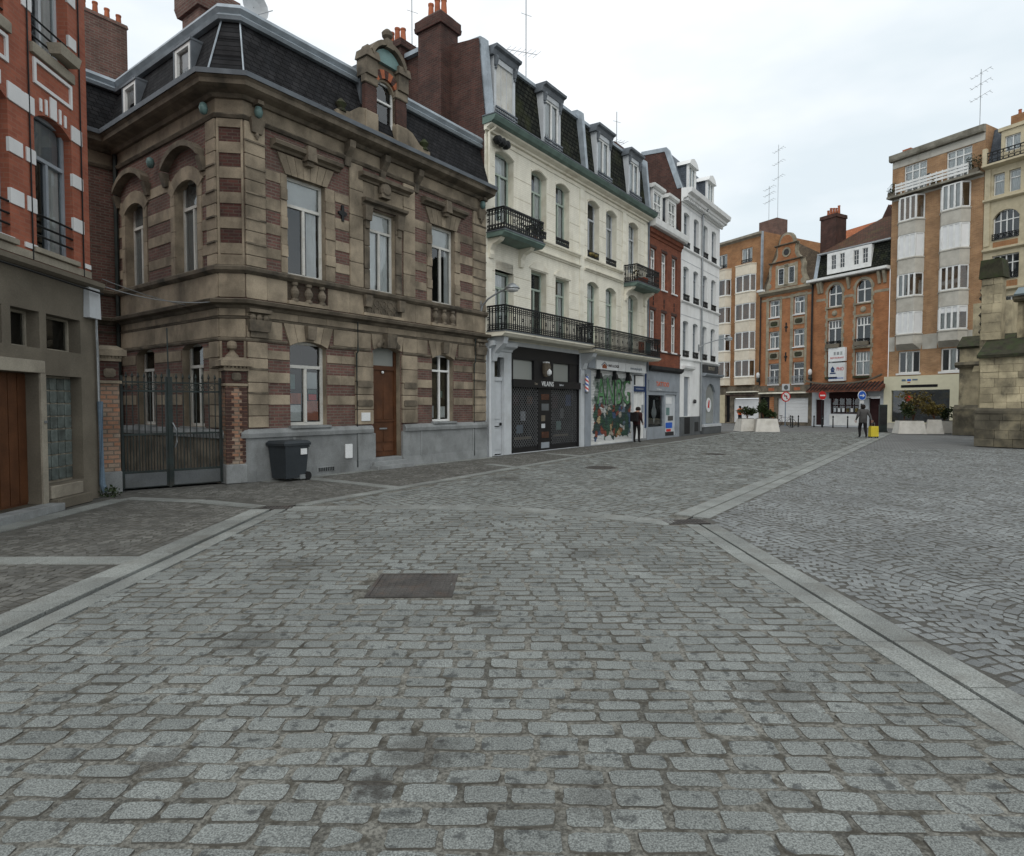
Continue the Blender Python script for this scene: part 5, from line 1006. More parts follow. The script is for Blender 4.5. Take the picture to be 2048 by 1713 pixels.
for (x0, x1, z0, z1, m) in ((11.74, 12.28, 1.92, 2.14, 'tile'), (11.76, 12.26, 1.52, 1.78, 'greyd'), (11.74, 12.0, 1.12, 1.34, 'cement'), (11.76, 12.0, .86, 1.02, 'lgrey'), (11.78, 12.26, .48, .72, 'tile'), (11.74, 12.3, .10, .32, 'greyp'), (10.6, 10.9, 1.15, 1.5, 'greyp'), (13.3, 13.55, 1.2, 1.6, 'greyd'), (10.2, 11.3, .47, .58, 'cement'), (12.8, 13.9, .5, .58, 'cement'), (10.15, 10.5, 1.7, 2.1, 'cloth_m'), (11.0, 11.35, 1.75, 2.05, 'tile'), (12.7, 13.1, 1.6, 2.1, 'cloth_m'), (13.7, 14.1, 1.7, 2.15, 'navy'), (10.35, 10.75, .7, 1.0, 'pipe_b'), (13.0, 13.35, .75, 1.1, 'bronze')):
    piece('window_sticker', SH, x0, x1, *((.030, .038) if 11.5 < x0 < 12.4 else (.165, .172)), z0, z1, m, .01)
frame(U0)
bpole = root('barber_pole', 'red white and blue striped barber pole beside the black shopfront', 'barber pole', (*s_w(14.72, -.22), 2.25), SA); frame()
k = MB(); k.lathe([(.04, -.05), (.09, 0), (.09, .04)], n=12); k.lathe([(.09, .66), (.09, .70), (.05, .76)], n=12); k.box(-.03, .03, 0, .22, .3, .34); k.build('pole_caps', 'steel', bpole); k = MB(); k.lathe([(.075, .04), (.075, .66)], n=12); k.build('pole_cylinder', 'polestripe', bpole)
frame(U0)
for (x0, x1, z0, z1) in ((14.55, 14.75, .9, 1.65),): piece('poster', C_, x0, x1, -.02, -.002, z0, z1, 'room', .01)
piece('shop_pier', C_, 14.86, 15.36, -.07, .02, .0, 3.2, 'greyp', .02); piece('shop_pier', C_, 14.53, 14.84, -.05, .02, .0, 3.2, 'lgrey', .02)
# right shop: painted roller shutter
SG = root('roller_shutter', 'roller shutter covered in green, red and blue graffiti', 'shutter', s_w(17.48), SA); frame(-17.48)
k = MB(); z = .14
while z < 3.20: k.prismx([(.08, z), (.045, z + .015), (.045, z + .05), (.08, z + .064)], 15.44, 19.52); z += .066
sl = k.build('shutter_slats', 'graffiti', SG); piece('bottom_rail', SG, 15.44, 19.52, .03, .09, .03, .14, 'white', .03)
for i_, (ch_, x_) in enumerate((('A', 16.45), ('N', 17.32), ('B', 18.14), ('G', 18.92))):
    text('graffiti_letter', ch_, SG, x_ + .05, .0445, 2.26, 1.85, 'black', .70, .004); text('graffiti_letter', ch_, SG, x_, .0405, 2.29, 1.7, 'sprayg', .64, .004)
for x in (15.38, 19.52): piece('side_guide', SG, x, x + .06, .02, .14, .02, 3.24, 'lgrey', .02)
for i, x in enumerate((16.05, 17.55, 18.9)): k = MB(); k.taper(x - .12, x + .12, -.2, .05, 2.86, 3.12, .05); k.box(x - .04, x + .04, -.12, .04, 3.1, 3.26); k.build('spot_lamp', 'iron', SG)
frame(U0)
SB = root('shop_sign', 'long white shop sign with a house logo above the graffiti shutter', 'sign', (*s_w(17.6, -.12), 3.18), SA); frame(-17.6)
piece('sign_box', SB, 14.95, 15.52, -.06, .10, 3.28 - 3.18, 3.72 - 3.18, 'greyp', .02)
for x0, x1 in ((15.55, 17.55), (17.58, 18.28), (18.31, 20.50)): piece('sign_panel', SB, x0, x1, -.10, .10, .08, .46, 'paper', .02)
k = MB(); k.prism([(15.95, .27), (16.25, .42), (16.55, .27), (16.5, .24), (16.25, .36), (16.0, .24)], -.112, -.101); k.build('house_logo', 'greyp', SB); k = MB(); k.prism([(16.05, .13), (16.45, .13), (16.45, .24), (16.25, .33), (16.05, .24)], -.108, -.101); k.build('house_logo', 'terra', SB)
text('sign_lettering', 'MAP & LOGIS', SB, 17.1, -.106, .26, .17, 'cloth_m'); text('sign_lettering', 'www.maplogis.fr', SB, 19.4, -.106, .26, .19, 'greyp')
frame(U0)
piece('white_door', C_, 19.63, 20.84, .06, .12, .1, 3.15, 'white', .01); piece('door_seam', C_, 20.2, 20.22, .052, .062, .12, 2.5, 'lgrey', 0); piece('door_intercom', C_, 20.62, 20.74, -.0, .07, 1.35, 1.75, 'greyp', .05); piece('dark_recess', C_, 19.64, 19.85, .02, .08, 2.7, 3.15, 'room', .02)
piece('street_name_plate', C_, 19.62, 20.75, -.05, .0, 2.38, 2.64, 'navy', .01); piece('plate_line', C_, 19.75, 20.62, -.055, -.05, 2.50, 2.525, 'lgrey', 0); piece('side_board', C_, 20.86, 21.0, -.03, .01, .6, 3.3, 'navy', .01)
piece('door_sill', C_, 19.62, 20.85, -.12, .3, 0, .1, 'bluestone', .03)
frame()
# ---- narrow russet brick house
N_ = root('russet_house', 'narrow russet brick house with white sash windows and two white dormers', 'house', s_w(21.1), SA); frame(-21.1)
rw = [(21.42, 22.10), (22.80, 23.48), (24.16, 24.86)]
b = MB(); b.wall(21.12, 25.44, 3.6, 10.5, [(a, c, 7.70, 9.60) for a, c in rw] + [(a, c, 4.55, 6.52) for a, c in rw], 0, .14); b.build('wall', 'rbrick2', N_)
for a, c in rw:
    for z0, z1 in ((7.70, 9.60), (4.55, 6.52)):
        window(N_, a, c, z0, z1, .10, 'white', 2, .74, .07, munt=(1, 3), curt='full' if a < 24 else 'both'); piece('sill', N_, a - .06, c + .06, -.06, .1, z0 - .08, z0 - .003, 'whiteq', .04); piece('lintel', N_, a - .05, c + .05, -.012, .01, z1 + .003, z1 + .14, 'brickd', .02)
for x in (21.78, 23.14, 24.5):
    for z in (7.1, 6.85): piece('wall_anchor', N_, x - .03, x + .03, -.03, .0, z - .1, z + .1, 'iron', .1)
k = MB(); k.prismx([(.02, 4.42), (-.05, 4.44), (-.05, 4.52), (.02, 4.53)], 21.12, 25.44); k.build('string_course', 'brickd', N_)
k = MB(); k.prismx([(.02, 10.10), (-.04, 10.12), (-.06, 10.25), (-.14, 10.30), (-.16, 10.50), (.02, 10.52)], 21.12, 25.44); k.build('brick_cornice', 'rbrick2', N_)
k = MB(); k.prismx([(.1, 10.53), (-.34, 10.53), (-.40, 10.62), (-.42, 10.90), (.1, 10.95)], 21.12, 25.50); k.build('white_gutter', 'white', N_)
k = MB(); k.prismx([(-.05, 10.95), (1.0, 13.2), (4.5, 14.2), (8, 13), (8, 10.9)], 21.14, 25.43); k.build('roof', 'slate', N_)
for x0, x1 in ((21.66, 22.85), (23.55, 24.70)):
    k = MB(); k.box(x0, x1, .14, 1.6, 11.0, 12.56); k.build('dormer_cheek', 'zincd', N_); k = MB(); k.prismx([(1.7, 12.57), (-.05, 12.57), (-.14, 12.64), (-.16, 12.76), (1.7, 12.80)], x0 - .12, x1 + .12); k.build('dormer_cornice', 'white', N_)
    k = MB(); k.box(x0, x0 + .12, .0, .14, 11.0, 12.56); k.box(x1 - .12, x1, .0, .14, 11.0, 12.56); k.box(x0 + .12, x1 - .12, .0, .14, 12.42, 12.56); k.build('dormer_frame', 'white', N_)
    window(N_, x0 + .12, x1 - .12, 11.02, 12.42, .04, 'white', 2, .62, .06, munt=(2, 3), deep=.095, room=None, topcols=2); piece('curtain', N_, x0 + .13, x1 - .13, .115, .135, 11.04, 12.4, 'curtain', 0)
k = MB(); k.wall(21.12, 25.44, 0, 3.6, [(21.30, 23.28, .62, 2.24), (23.46, 24.98, .08, 2.3)], 0, .2); k.build('shop_wall', 'greyp', N_)
k = MB(); k.prismx([(.02, 3.45), (-.1, 3.45), (-.22, 3.55), (-.25, 3.70), (.02, 3.72)], 21.12, 25.44); k.build('shop_cornice', 'room', N_)
piece('fascia', N_, 21.28, 25.0, -.05, .01, 2.45, 3.0, 'greyp', .02); k = MB()
text('sign_lettering', 'TATTOO', N_, 22.95, -.06, 2.80, .34, 'orange', 1.2); text('sign_lettering', 'STUDIO', N_, 22.5, -.06, 2.53, .12, 'paper', 1.5)
piece('pane', N_, 21.32, 23.26, .1, .107, .64, 2.22, 'glass', 0); piece('dark_room', N_, 21.30, 23.28, .18, .19, .62, 2.24, 'blackm', 0)
k = MB(); k.lathe([(.05, -.01), (.30, -.01), (.30, .01), (.05, .01)], 22.3, .14, 14, ax='y', cz=1.35); k.prism([(22.12, 1.5), (22.48, 1.5), (22.38, 2.0), (22.22, 2.0)], .13, .15); k.prism([(22.12, 1.2), (22.48, 1.2), (22.3, .78)], .13, .15); k.build('window_poster', 'lgrey', N_)
d_ = MB(); d_.box(23.47, 24.97, .08, .14, .1, 2.28); dr = d_.build('door', 'lgrey', N_)
for (x0, x1, z0, z1, m) in ((23.7, 24.5, 1.8, 2.15, 'paper'), (23.75, 24.2, 1.2, 1.6, 'bronze'), (24.0, 24.7, .9, 1.15, 'cloth_g'), (23.7, 24.6, .5, .8, 'blue'), (23.8, 24.4, .32, .45, 'red')): piece('poster', dr, x0, x1, .07, .079, z0, z1, m, .02)
piece('door_mat_dark', dr, 23.6, 24.8, .06, .079, .1, .3, 'room', 0)
frame()
# ---- white corner building
W_ = root('white_house', 'tall white painted corner building with dentil cornice and slate mansard', 'building', s_w(25.46), SA); frame(-25.46)
ww = [(25.82, 26.68), (27.37, 28.20), (28.90, 29.72), (30.45, 31.25)]
fl = [(10.50, 12.44), (7.58, 9.47), (4.45, 6.46)]
b = MB(); b.wall(25.46, 31.95, 0, 13.2, [(a, c, z0, z1, .09) for a, c in ww for z0, z1 in fl] + [(26.08, 26.95, 1.1, 3.34), (29.2, 31.1, .6, 3.1, .5)], 0, .2); b.build('wall', 'whitewall', W_)
for a, c in ww:
    for z0, z1 in fl:
        window(W_, a, c, z0, z1, .18, 'greyp', 2, .74, .06, curt='full', gl='glassd'); r_ = MB(); rail_run(r_, (a, -.03), (c, -.03), z0, z0 + .34, True, .12); r_.build('window_guard', 'iron', W_)
for z in (10.44, 7.5, 4.32): k = MB(); k.prismx([(.02, z - .1), (-.04, z - .08), (-.10, z - .02), (-.10, z + .04), (.02, z + .06)], 25.46, 32.0); k.build('sill_course', 'whitewall', W_)
for z in (12.72, 9.75, 6.75): piece('fine_line', W_, 25.5, 31.9, -.012, .005, z, z + .025, 'lgrey', 0)
k = MB(); k.prismx([(.02, 12.9), (-.08, 12.9), (-.10, 13.05), (-.34, 13.12), (-.36, 13.26), (-.55, 13.34), (-.60, 13.56), (.02, 13.62)], 25.46, 32.3); k.build('cornice', 'whitewall', W_)
for i in range(26): piece('dentil', W_, 25.58 + i * .247, 25.70 + i * .247, -.30, -.09, 12.95, 13.10, 'whitewall', .03)
k = MB(); k.quad((31.95, 0, 0), (31.95, 10, 0), (31.95, 10, 13.2), (31.95, 0, 13.2)); k.quad((25.46, 10, 0), (31.95, 10, 0), (31.95, 10, 13.5), (25.46, 10, 13.5)); k.build('side_wall', 'whitewall', W_)
k = MB(); k.add([(25.47, .02, 9.5), (25.47, 10, 9.5), (25.47, 10, 16), (25.47, 2.1, 16.0), (25.47, .85, 15.85), (25.47, .2, 13.9), (25.47, .02, 13.6)], [tuple(range(7))]); k.build('party_wall', 'brickd', W_)
k = MB(); k.add([(25.48, .05, 13.6), (31.9, .05, 13.6), (31.2, .85, 15.8), (25.48, .85, 15.8), (31.9, 9.8, 13.6), (31.2, 9.0, 15.8), (25.48, 9.0, 15.8)], [(0, 1, 2, 3), (1, 4, 5, 2), (3, 2, 5, 6)]); k.build('mansard', 'slateb', W_)
k = MB(); k.prismx([(.0, 13.62), (.78, 15.88), (.9, 16.02), (2.4, 16.12), (2.4, 15.9), (1.0, 15.8), (.25, 13.62)], 25.44, 25.72); k.build('party_wall_flashing', 'zinc', W_)
for x in (26.45, 29.55):
    k = MB(); k.box(x, x + 1.2, .12, 1.4, 13.9, 15.2); k.build('dormer_cheek', 'slateb', W_); k = MB(); k.box(x, x + .14, -.0, .12, 13.9, 15.2); k.box(x + 1.06, x + 1.2, 0, .12, 13.9, 15.2); k.prism([(x - .12, 15.2), (x + 1.32, 15.2), (x + 1.05, 15.5), (x + .6, 15.64), (x + .15, 15.5)], -.12, 1.5); k.build('dormer_pediment', 'whitewall', W_)
    window(W_, x + .14, x + 1.06, 13.95, 15.2, .03, 'white', 2, None, .06, curt='full', deep=.085, room=None); piece('curtain', W_, x + .15, x + 1.05, .1, .112, 13.97, 15.18, 'curtain', 0)
k = MB(); k.box(31.0, 31.95, 3.0, 3.9, 13.9, 15.2); k.prism([(30.9, 15.2), (32.05, 15.2), (31.5, 15.6)], 2.9, 4.0); k.build('dormer_pediment', 'whitewall', W_)
k = MB(); k.tube([(28.62, -.4, 13.2), (28.62, -.08, 12.9), (28.62, -.08, 3.6)], .055, 8); k.tube([(28.62, -.08, 3.6), (28.62, -.08, .2)], .06, 8); k.build('downpipe', 'steel', W_)
k = MB(); k.box(25.47, 28.75, -.04, .02, 0, 1.08); k.build('plinth', 'greyd', W_); piece('plinth_vent', W_, 27.7, 28.3, -.06, -.03, .2, .75, 'room', .03)
piece('door', W_, 26.09, 26.94, .1, .16, 1.0, 3.33, 'greyp', .01); piece('door_leaf_base', W_, 26.09, 26.94, -.05, -.041, .1, 1.05, 'room', .01); k = MB(); k.prismx([(.02, 3.7), (-.06, 3.7), (-.22, 3.8), (-.25, 3.92), (.02, 3.95)], 25.6, 27.3); k.build('door_hood', 'whitewall', W_)
k = MB(); k.lathe([(.03, -.12), (.11, -.1), (.13, 0), (.05, .02)], 27.55, -.06, 10, ax='y', cz=1.95); k.build('wall_bell', 'room', W_)
k = MB(); k.wall(28.85, 31.98, .2, 3.45, [(29.35, 31.05, .62, 3.05, .5)], -.12, .12); k.quad((28.85, -.12, .2), (28.85, .0, .2), (28.85, 0, 3.45), (28.85, -.12, 3.45)); k.quad((31.98, -.12, .2), (31.98, .0, .2), (31.98, 0, 3.45), (31.98, -.12, 3.45)); k.build('shop_surround', 'greyp', W_)
piece('shop_base', W_, 28.8, 32.05, -.2, .02, 0, .4, 'greyd', .02); piece('shop_sill', W_, 28.8, 32.05, -.22, -.05, .42, .58, 'lgrey', .05); k = MB(); k.prismx([(.0, 3.46), (-.2, 3.46), (-.34, 3.56), (-.36, 3.64), (0, 3.68)], 28.8, 32.1); k.build('shop_cornice', 'greyp', W_)
piece('sign_board', W_, 28.95, 31.55, -.14, -.02, 3.70, 4.18, 'room', .02); text('sign_lettering', 'BISTROT', W_, 30.25, -.15, 3.95, .3, 'cementl'); piece('pane', W_, 29.36, 31.04, .02, .027, .63, 3.04, 'frost', 0); piece('dark_room', W_, 29.3, 31.1, .1, .11, .6, 3.1, 'room', 0)
k = MB(); k.lathe([(.01, 0), (.44, 0), (.44, .012), (.01, .012)], 30.2, -.005, 24, ax='y', cz=1.75); sg = k.build('round_window_sign', 'paper', W_); sg.scale = (1, 1, 1); k = MB(); k.prism([(30.02, 1.6), (30.3, 1.55), (30.36, 2.0), (30.2, 2.08)], -.012, -.006); k.build('sign_motif', 'red', W_)
frame()
# white wall street lamps
def wall_lamp(label, u, z, reach, up, side):
    o = root('street_lamp', label, 'street lamp', (*s_w(u, 0), z), SA)
    k = MB(); k.box(-.05, .05, -.05, .0, -.3, .1); k.build('wall_plate', 'steel', o)
    k = MB(); pts = [(0, -.05, -.25), (.02 * side, -.10, -.05), (.12 * side, -.3, .15), (.45 * side, -reach * .6, up * .7), (.7 * side, -reach, up)]; k.tube(pts, .03, 8); k.build('arm', 'steel', o)
    k = MB(); c = pts[-1]; k.lathe([(.05, .14), (.12, .10), (.24, .0), (.25, -.04), (.22, -.05)], c[0] + .12 * side, c[1] - .08, 14, cz=c[2]); h = k.build('lamp_head', 'steel', o, smooth=True); k = MB(); k.lathe([(.22, -.05), (.19, -.11), (.06, -.15)], c[0] + .12 * side, c[1] - .08, 14, cz=c[2]); k.build('lamp_bowl', 'frost2', h, smooth=True)
wall_lamp('grey curved street lamp fixed between the stone and cream houses', 8.10, 5.0, .95, .48, .45)
wall_lamp('thin arm street lamp on the white corner building', 28.3, 5.2, 1.1, .55, 2.3)
for (x, y, zb, h, lb) in ((*s_w(13.8, 2.2), 13.7, 4.9, 'tall thin aerial mast above the cream house mansard'), (*s_w(11.0, 6.0), 14.0, 4.7, 'aerial with long boom behind the cream house chimneys'), (*s_w(22.0, 2.2), 13.7, 3.3, 'bent aerial beside the right end of the slate mansard')):
    o = root('roof_aerial', lb, 'antenna', (x, y, zb), SA); k = MB(); k.tube([(0, 0, -.6), (0, 0, h)], .02, 5); k.build('mast', 'steel', o); k = MB(); k.tube([(-.9, .3, h * .5), (.5, -.2, h * .55)], .012, 4)
    for i in range(7): t = i / 6; c = Vector((-.9 + 1.4 * t, .3 - .5 * t, h * (.5 + .05 * t))); k.tube([c + Vector((.1, .28, 0)), c - Vector((.1, .28, 0))], .008, 4)
    k.tube([(-.2, .1, h * .85), (.25, -.1, h * .85)], .01, 4); k.build('elements', 'steel', o)
# ------------------------------------------------------------------ the row closing the square
EP = Vector((18.724, 63.975)); EA = R(-61.1); EDv = Vector((math.cos(EA), math.sin(EA))); ENv = Vector((-EDv.y, EDv.x))
def e_w(u, y=0.): p = EP + EDv * u + ENv * y; return (p.x, p.y)
def prismz(b, poly, z0, z1, mi=0):
    n = len(poly); return b.add([(x, y, z0) for x, y in poly] + [(x, y, z1) for x, y in poly], [tuple(range(n - 1, -1, -1)), tuple(range(n, 2 * n))] + [(i, (i + 1) % n, (i + 1) % n + n, i + n) for i in range(n)], mi)
def bay(P, x0, x1, d, c, bands, wins, m, cols=3, fm='white'):
    pl = [(x0, 0), (x0 + c, -d), (x1 - c, -d), (x1, 0)]
    for z0, z1 in bands:
        b = MB(); prismz(b, [(x0, .1), *pl, (x1, .1)], z0, z1); b.sweep(pl, [(.0, z1 - .10), (.05, z1 - .08), (.05, z1), (.0, z1)]); b.build('bay_panel', m, P)
    for z0, z1, closed in wins:
        ip = [(x0 + .06, 0), (x0 + c + .03, -d + .06), (x1 - c - .03, -d + .06), (x1 - .06, 0)]
        b = MB(); b.sweep(ip, [(-.03, z0 + .002), (.03, z0 + .002), (.03, z0 + .10), (-.03, z0 + .10)]); b.sweep(ip, [(-.03, z1 - .09), (.03, z1 - .09), (.03, z1 - .002), (-.03, z1 - .002)])
        A, B = Vector(ip[1]), Vector(ip[2]); fr = [0, 1] + [i / cols for i in range(1, cols)]
        for f in fr: p = A.lerp(B, f); b.box(p.x - .06, p.x + .06, p.y - .035, p.y + .035, z0 + .1, z1 - .09)
        for p in (ip[0], ip[3]): b.box(p[0] - .04, p[0] + .04, p[1] - .05, p[1] + .02, z0 + .1, z1 - .09)
        w = b.build('bay_window', fm, P); segs = [(ip[0], ip[1])] + [(A.lerp(B, i / cols), A.lerp(B, (i + 1) / cols)) for i in range(cols)] + [(ip[2], ip[3])]
        for k, (p, q) in enumerate(segs):
            p, q = Vector(p), Vector(q); g = MB()
            sh = closed == 2 or (closed == 1 and k != 2)
            zz = z1 - .09 if closed != 3 else z1 - .45
            g.quad((p.x, p.y, z0 + .1), (q.x, q.y, z0 + .1), (q.x, q.y, zz), (p.x, p.y, zz)); g.build('pane' if closed != 2 else 'roller_shutter', 'glass' if closed != 2 else 'shutw', w)
            if closed == 3: g = MB(); g.quad((p.x, p.y, zz), (q.x, q.y, zz), (q.x, q.y, z1 - .09), (p.x, p.y, z1 - .09)); g.build('roller_shutter', 'shutw', w)
        if closed != 2:
            g = MB(); g.box(x0 + c, x1 - c, .15, .2, z0, z1); g.quad((x0 + .1, .03, z0 + .01), (x1 - .1, .03, z0 + .01), (x1 - c, -d + .1, z0 + .01), (x0 + c, -d + .1, z0 + .01)); g.build('room', 'room', w)
            if closed == 1 or random.random() < .35: piece('curtain', w, x0 + c + .05, x1 - c - .05 - (x1 - x0) * random.choice((0, .3)), -d + .14, -d + .15, z0 + .1, z1 - .1, 'curtain', 0)
M['shutw'] = mat('white_roller_shutter', (.68, .69, .69), var=.06, rough=.5, fine=.05, rand=.04, bump=0)
# ---- orange brick block with cream bays
A_ = root('bay_window_block', 'orange brick apartment block with cream curved bays next to the white corner building', 'building', e_w(5.6), EA); frame(-5.6)
tw = [(6.12, 7.35, 15.08, 16.42), (2.9, 4.40, 15.08, 16.42)]
b = MB(); b.wall(-3, 8.38, 3.5, 17.35, tw, 0, .15); b.build('wall', 'obrick', A_); k = MB(); k.quad((8.38, 0, 0), (8.38, 9, 0), (8.38, 9, 17.6), (8.38, 0, 17.6)); k.quad((-3, 0, 17.5), (8.38, 0, 17.5), (8.38, 9, 17.5), (-3, 9, 17.5)); k.build('side_wall', 'obrick', A_)
for (a, c, z0, z1) in tw: window(A_, a, c, z0, z1, .1, 'white', 2, None, .08, curt='both'); r_ = MB(); rail_run(r_, (a, -.06), (c, -.06), z0, z0 + .3, False, .15); r_.build('window_guard', 'iron', A_)
k = MB(); k.prismx([(.02, 17.2), (-.14, 17.3), (-.3, 17.36), (-.32, 17.56), (.1, 17.62)], -3, 8.42); k.build('eave', 'cementl', A_)
BB = [(13.88, 14.86), (11.24, 12.29), (8.62, 9.66), (5.98, 6.95), (3.66, 4.40)]; WW = [(12.29, 13.88, 0), (9.66, 11.24, 0), (6.95, 8.62, 0), (4.40, 5.98, 0)]
bay(A_, 5.56, 7.84, .5, .3, BB, WW, 'bay', 2); bay(A_, 2.4, 4.95, .5, .3, BB, WW, 'bay', 2)
k = MB(); k.box(6.0, 8.0, 2.5, 4.0, 17.5, 19.3); k.build('roof_stack', 'brickp', A_)
k = MB(); k.wall(-3, 8.38, 0, 3.62, [(5.36, 8.30, .1, 2.42), (4.4, 4.95, .1, 2.75), (3.5, 4.3, .05, 2.6)], 0, .3); k.build('shop_wall', 'stone_d', A_)
k = MB(); z = .12
while z < 2.36: k.prismx([(.14, z), (.12, z + .02), (.12, z + .1), (.14, z + .12)], 5.38, 8.28); z += .125
k.build('shutter', 'shutw', A_); piece('dark_room', A_, 3.5, 4.3, .2, .29, .05, 2.6, 'blackm', 0); piece('dark_room', A_, 4.4, 4.95, .2, .29, .1, 2.75, 'blackm', 0)
piece('awning_roll', A_, 4.75, 8.3, -.35, -.02, 2.95, 3.06, 'creamt', .1); piece('awning_roll', A_, 4.8, 8.1, -.5, -.3, 2.62, 2.70, 'cloth_m', .1); piece('pier_facing', A_, 3.62, 4.36, -.05, .0, 0, 2.76, 'fstone', .02)
# ---- baroque gable house
frame(); B_ = root('gabled_house', 'orange brick house with scrolled baroque gable and stone window strips', 'house', e_w(11.0), EA); frame(-11.0)
bw = [(9.30, 10.40), (11.78, 12.88)]; br = [(9.60, 11.12), (6.80, 8.34), (3.62, 5.48)]
b = MB(); b.wall(8.40, 13.66, 3.5, 11.9, [(a, c, z0, z1) for a, c in bw for z0, z1 in br], 0, .2); b.build('wall', 'obrick2', B_)
for a, c in bw:
    for sx, e_ in ((a - .30, a - .003), (c + .003, c + .22)):
        for i in range(13): piece('stone_block', B_, sx, e_, -.03 - .01 * (i % 2), .02, 3.6 + i * .60 + .006, 4.2 + i * .60 - .006, 'gstone', .04)
    for z in (8.72, 5.86): piece('apron_panel', B_, a + .05, c - .05, -.04, .02, z, z + .62, 'gstone', .06); piece('apron_relief', B_, a + .2, c - .2, -.075, -.03, z + .1, z + .5, 'moss', .2)
    for z0, z1 in br: window(B_, a, c, z0, z1, .14, 'white', 2, .7, .09, curt='both' if z0 > 5 else None); piece('sill', B_, a - .06, c + .06, -.08, .14, z0 - .10, z0 - .004, 'whiteq', .04)
    k = MB(); k.prism([(a - .2, 11.14), (c + .2, 11.14), (c, 11.34), ((a + c) / 2, 11.42), (a, 11.34)], -.05, .02); k.build('lintel', 'gstone', B_)
    r_ = MB(); rail_run(r_, (a, -.1), (c, -.1), 3.64, 4.3, True, .16); r_.build('window_guard', 'steel', B_)
piece('stone_band', B_, 8.42, 13.64, -.025, .01, 11.12, 11.30, 'gstone', .01)
for x, z in ((11.08, 8.6), (11.08, 6.0)): k = MB(); k.prism([(x - .05, z - .4), (x + .05, z - .4), (x + .05, z - .1), (x + .18, z), (x + .05, z + .1), (x + .05, z + .4), (x - .05, z + .4), (x - .05, z + .1), (x - .18, z), (x - .05, z - .1)], -.05, -.001); k.build('wall_anchor', 'iron', B_)
k = MB(); k.prismx([(.02, 11.55), (-.1, 11.6), (-.28, 11.72), (-.40, 11.78), (-.42, 11.98), (.02, 12.05)], 8.42, 13.6); k.build('cornice', 'gstone', B_); piece('gutter_head', B_, 8.2, 8.9, -.45, -.05, 12.0, 12.22, 'white', .15)
def cur(c, r, a0, a1, n=6): return [(c[0] + r * math.cos(R(a0 + (a1 - a0) * i / n)), c[1] + r * math.sin(R(a0 + (a1 - a0) * i / n))) for i in range(n + 1)]
half = [(2.05, 12.05), (2.05, 12.45), (1.80, 12.95), (1.72, 13.4), (1.78, 13.9), (1.62, 14.3), (1.62, 14.42), (1.42, 14.5), (1.12, 14.75), (.98, 15.1), (.98, 15.6), (1.05, 15.72), (1.05, 15.86), (.78, 15.88), (.74, 16.2), (.62, 16.5), (.38, 16.75), (0, 16.85)]
gx = 11.02; gl = [(gx + x, z) for x, z in half] + [(gx - x, z) for x, z in half[-2::-1]]
k = MB(); k.prism(gl, -.05, .30); k.build('gable_edge', 'gstone', B_)
inn = [(gx + (p[0] - gx) * .84, 12.05 + (p[1] - 12.05) * .955) for p in gl]; k = MB(); k.prism(inn, -.09, -.045); k.build('gable_field', 'obrick2', B_)
for z, w_ in ((14.36, 1.68), (15.79, 1.12)): k = MB(); k.prismx([(.1, z - .07), (-.16, z - .05), (-.26, z), (-.26, z + .06), (.1, z + .09)], gx - w_, gx + w_); k.build('gable_ledge', 'stone_d', B_)
for a, c in ((10.27, 10.87), (11.32, 11.91)): window(B_, a, c, 12.36, 13.78, -.13, 'white', 1, None, .05, deep=.035, room=None); piece('dark_room', B_, a + .03, c - .03, -.085 - .012, -.0915, 12.4, 13.74, 'blackm', 0)
for (x0, x1, z0, z1) in ((10.0, 10.26, 12.1, 14.1), (10.88, 11.31, 12.1, 14.1), (11.92, 12.2, 12.1, 14.1), (10.26, 11.92, 13.79, 14.05), (10.26, 11.92, 12.1, 12.35)): piece('stone_block', B_, x0, x1, -.14, -.08, z0, z1, 'gstone', .03)
k = MB(); k.lathe([(.24, -.02), (.42, -.06), (.42, .02)], gx + .05, -.09, 16, ax='y', cz=15.12); k.build('oculus_frame', 'gstone', B_); k = MB(); k.lathe([(.01, 0), (.26, 0), (.26, .01)], gx + .05, -.15, 14, ax='y', cz=15.12); k.build('oculus', 'room', B_)
for sx in (-1, 1): k = MB(); k.lathe([(.05, -.04), (.26, -.03), (.30, .02)], gx + sx * 1.72, -.07, 12, ax='y', cz=12.4); k.build('scroll', 'gstone', B_)
k = MB(); k.lathe([(.04, -.03), (.4, -.02), (.5, .02)], gx, -.06, 14, ax='y', cz=16.25); k.build('shell_relief', 'gstone', B_)
k = MB(); k.add([(8.42, .1, 12.1), (13.6, .1, 12.1), (13.6, 2.6, 14.3), (8.42, 2.6, 17.6), (13.6, 9, 12.5), (8.42, 9, 13)], [(0, 1, 2, 3), (3, 2, 4, 5), (0, 3, 5), (1, 4, 2)]); k.build('roof', 'tilesc', B_)
piece('verge_flashing', B_, 8.36, 8.46, -.1, .15, 12.2, 17.6, 'zinc', .02)
k = MB(); k.tube([(8.44, -.1, 11.6), (8.44, -.1, 3.6)], .06, 6); k.tube([(13.62, -.1, 11.9), (13.62, -.1, 2.9)], .08, 6); k.build('downpipe', 'iron', B_)
k = MB(); k.wall(8.40, 13.66, 0, 3.5, [(10.30, 13.32, .25, 2.38), (8.45, 9.45, .05, 2.5)], 0, .3); k.build('shop_wall', 'stone_d', B_)
k = MB(); z = .27
while z < 2.34: k.prismx([(.14, z), (.12, z + .02), (.12, z + .1), (.14, z + .12)], 10.32, 13.30); z += .125
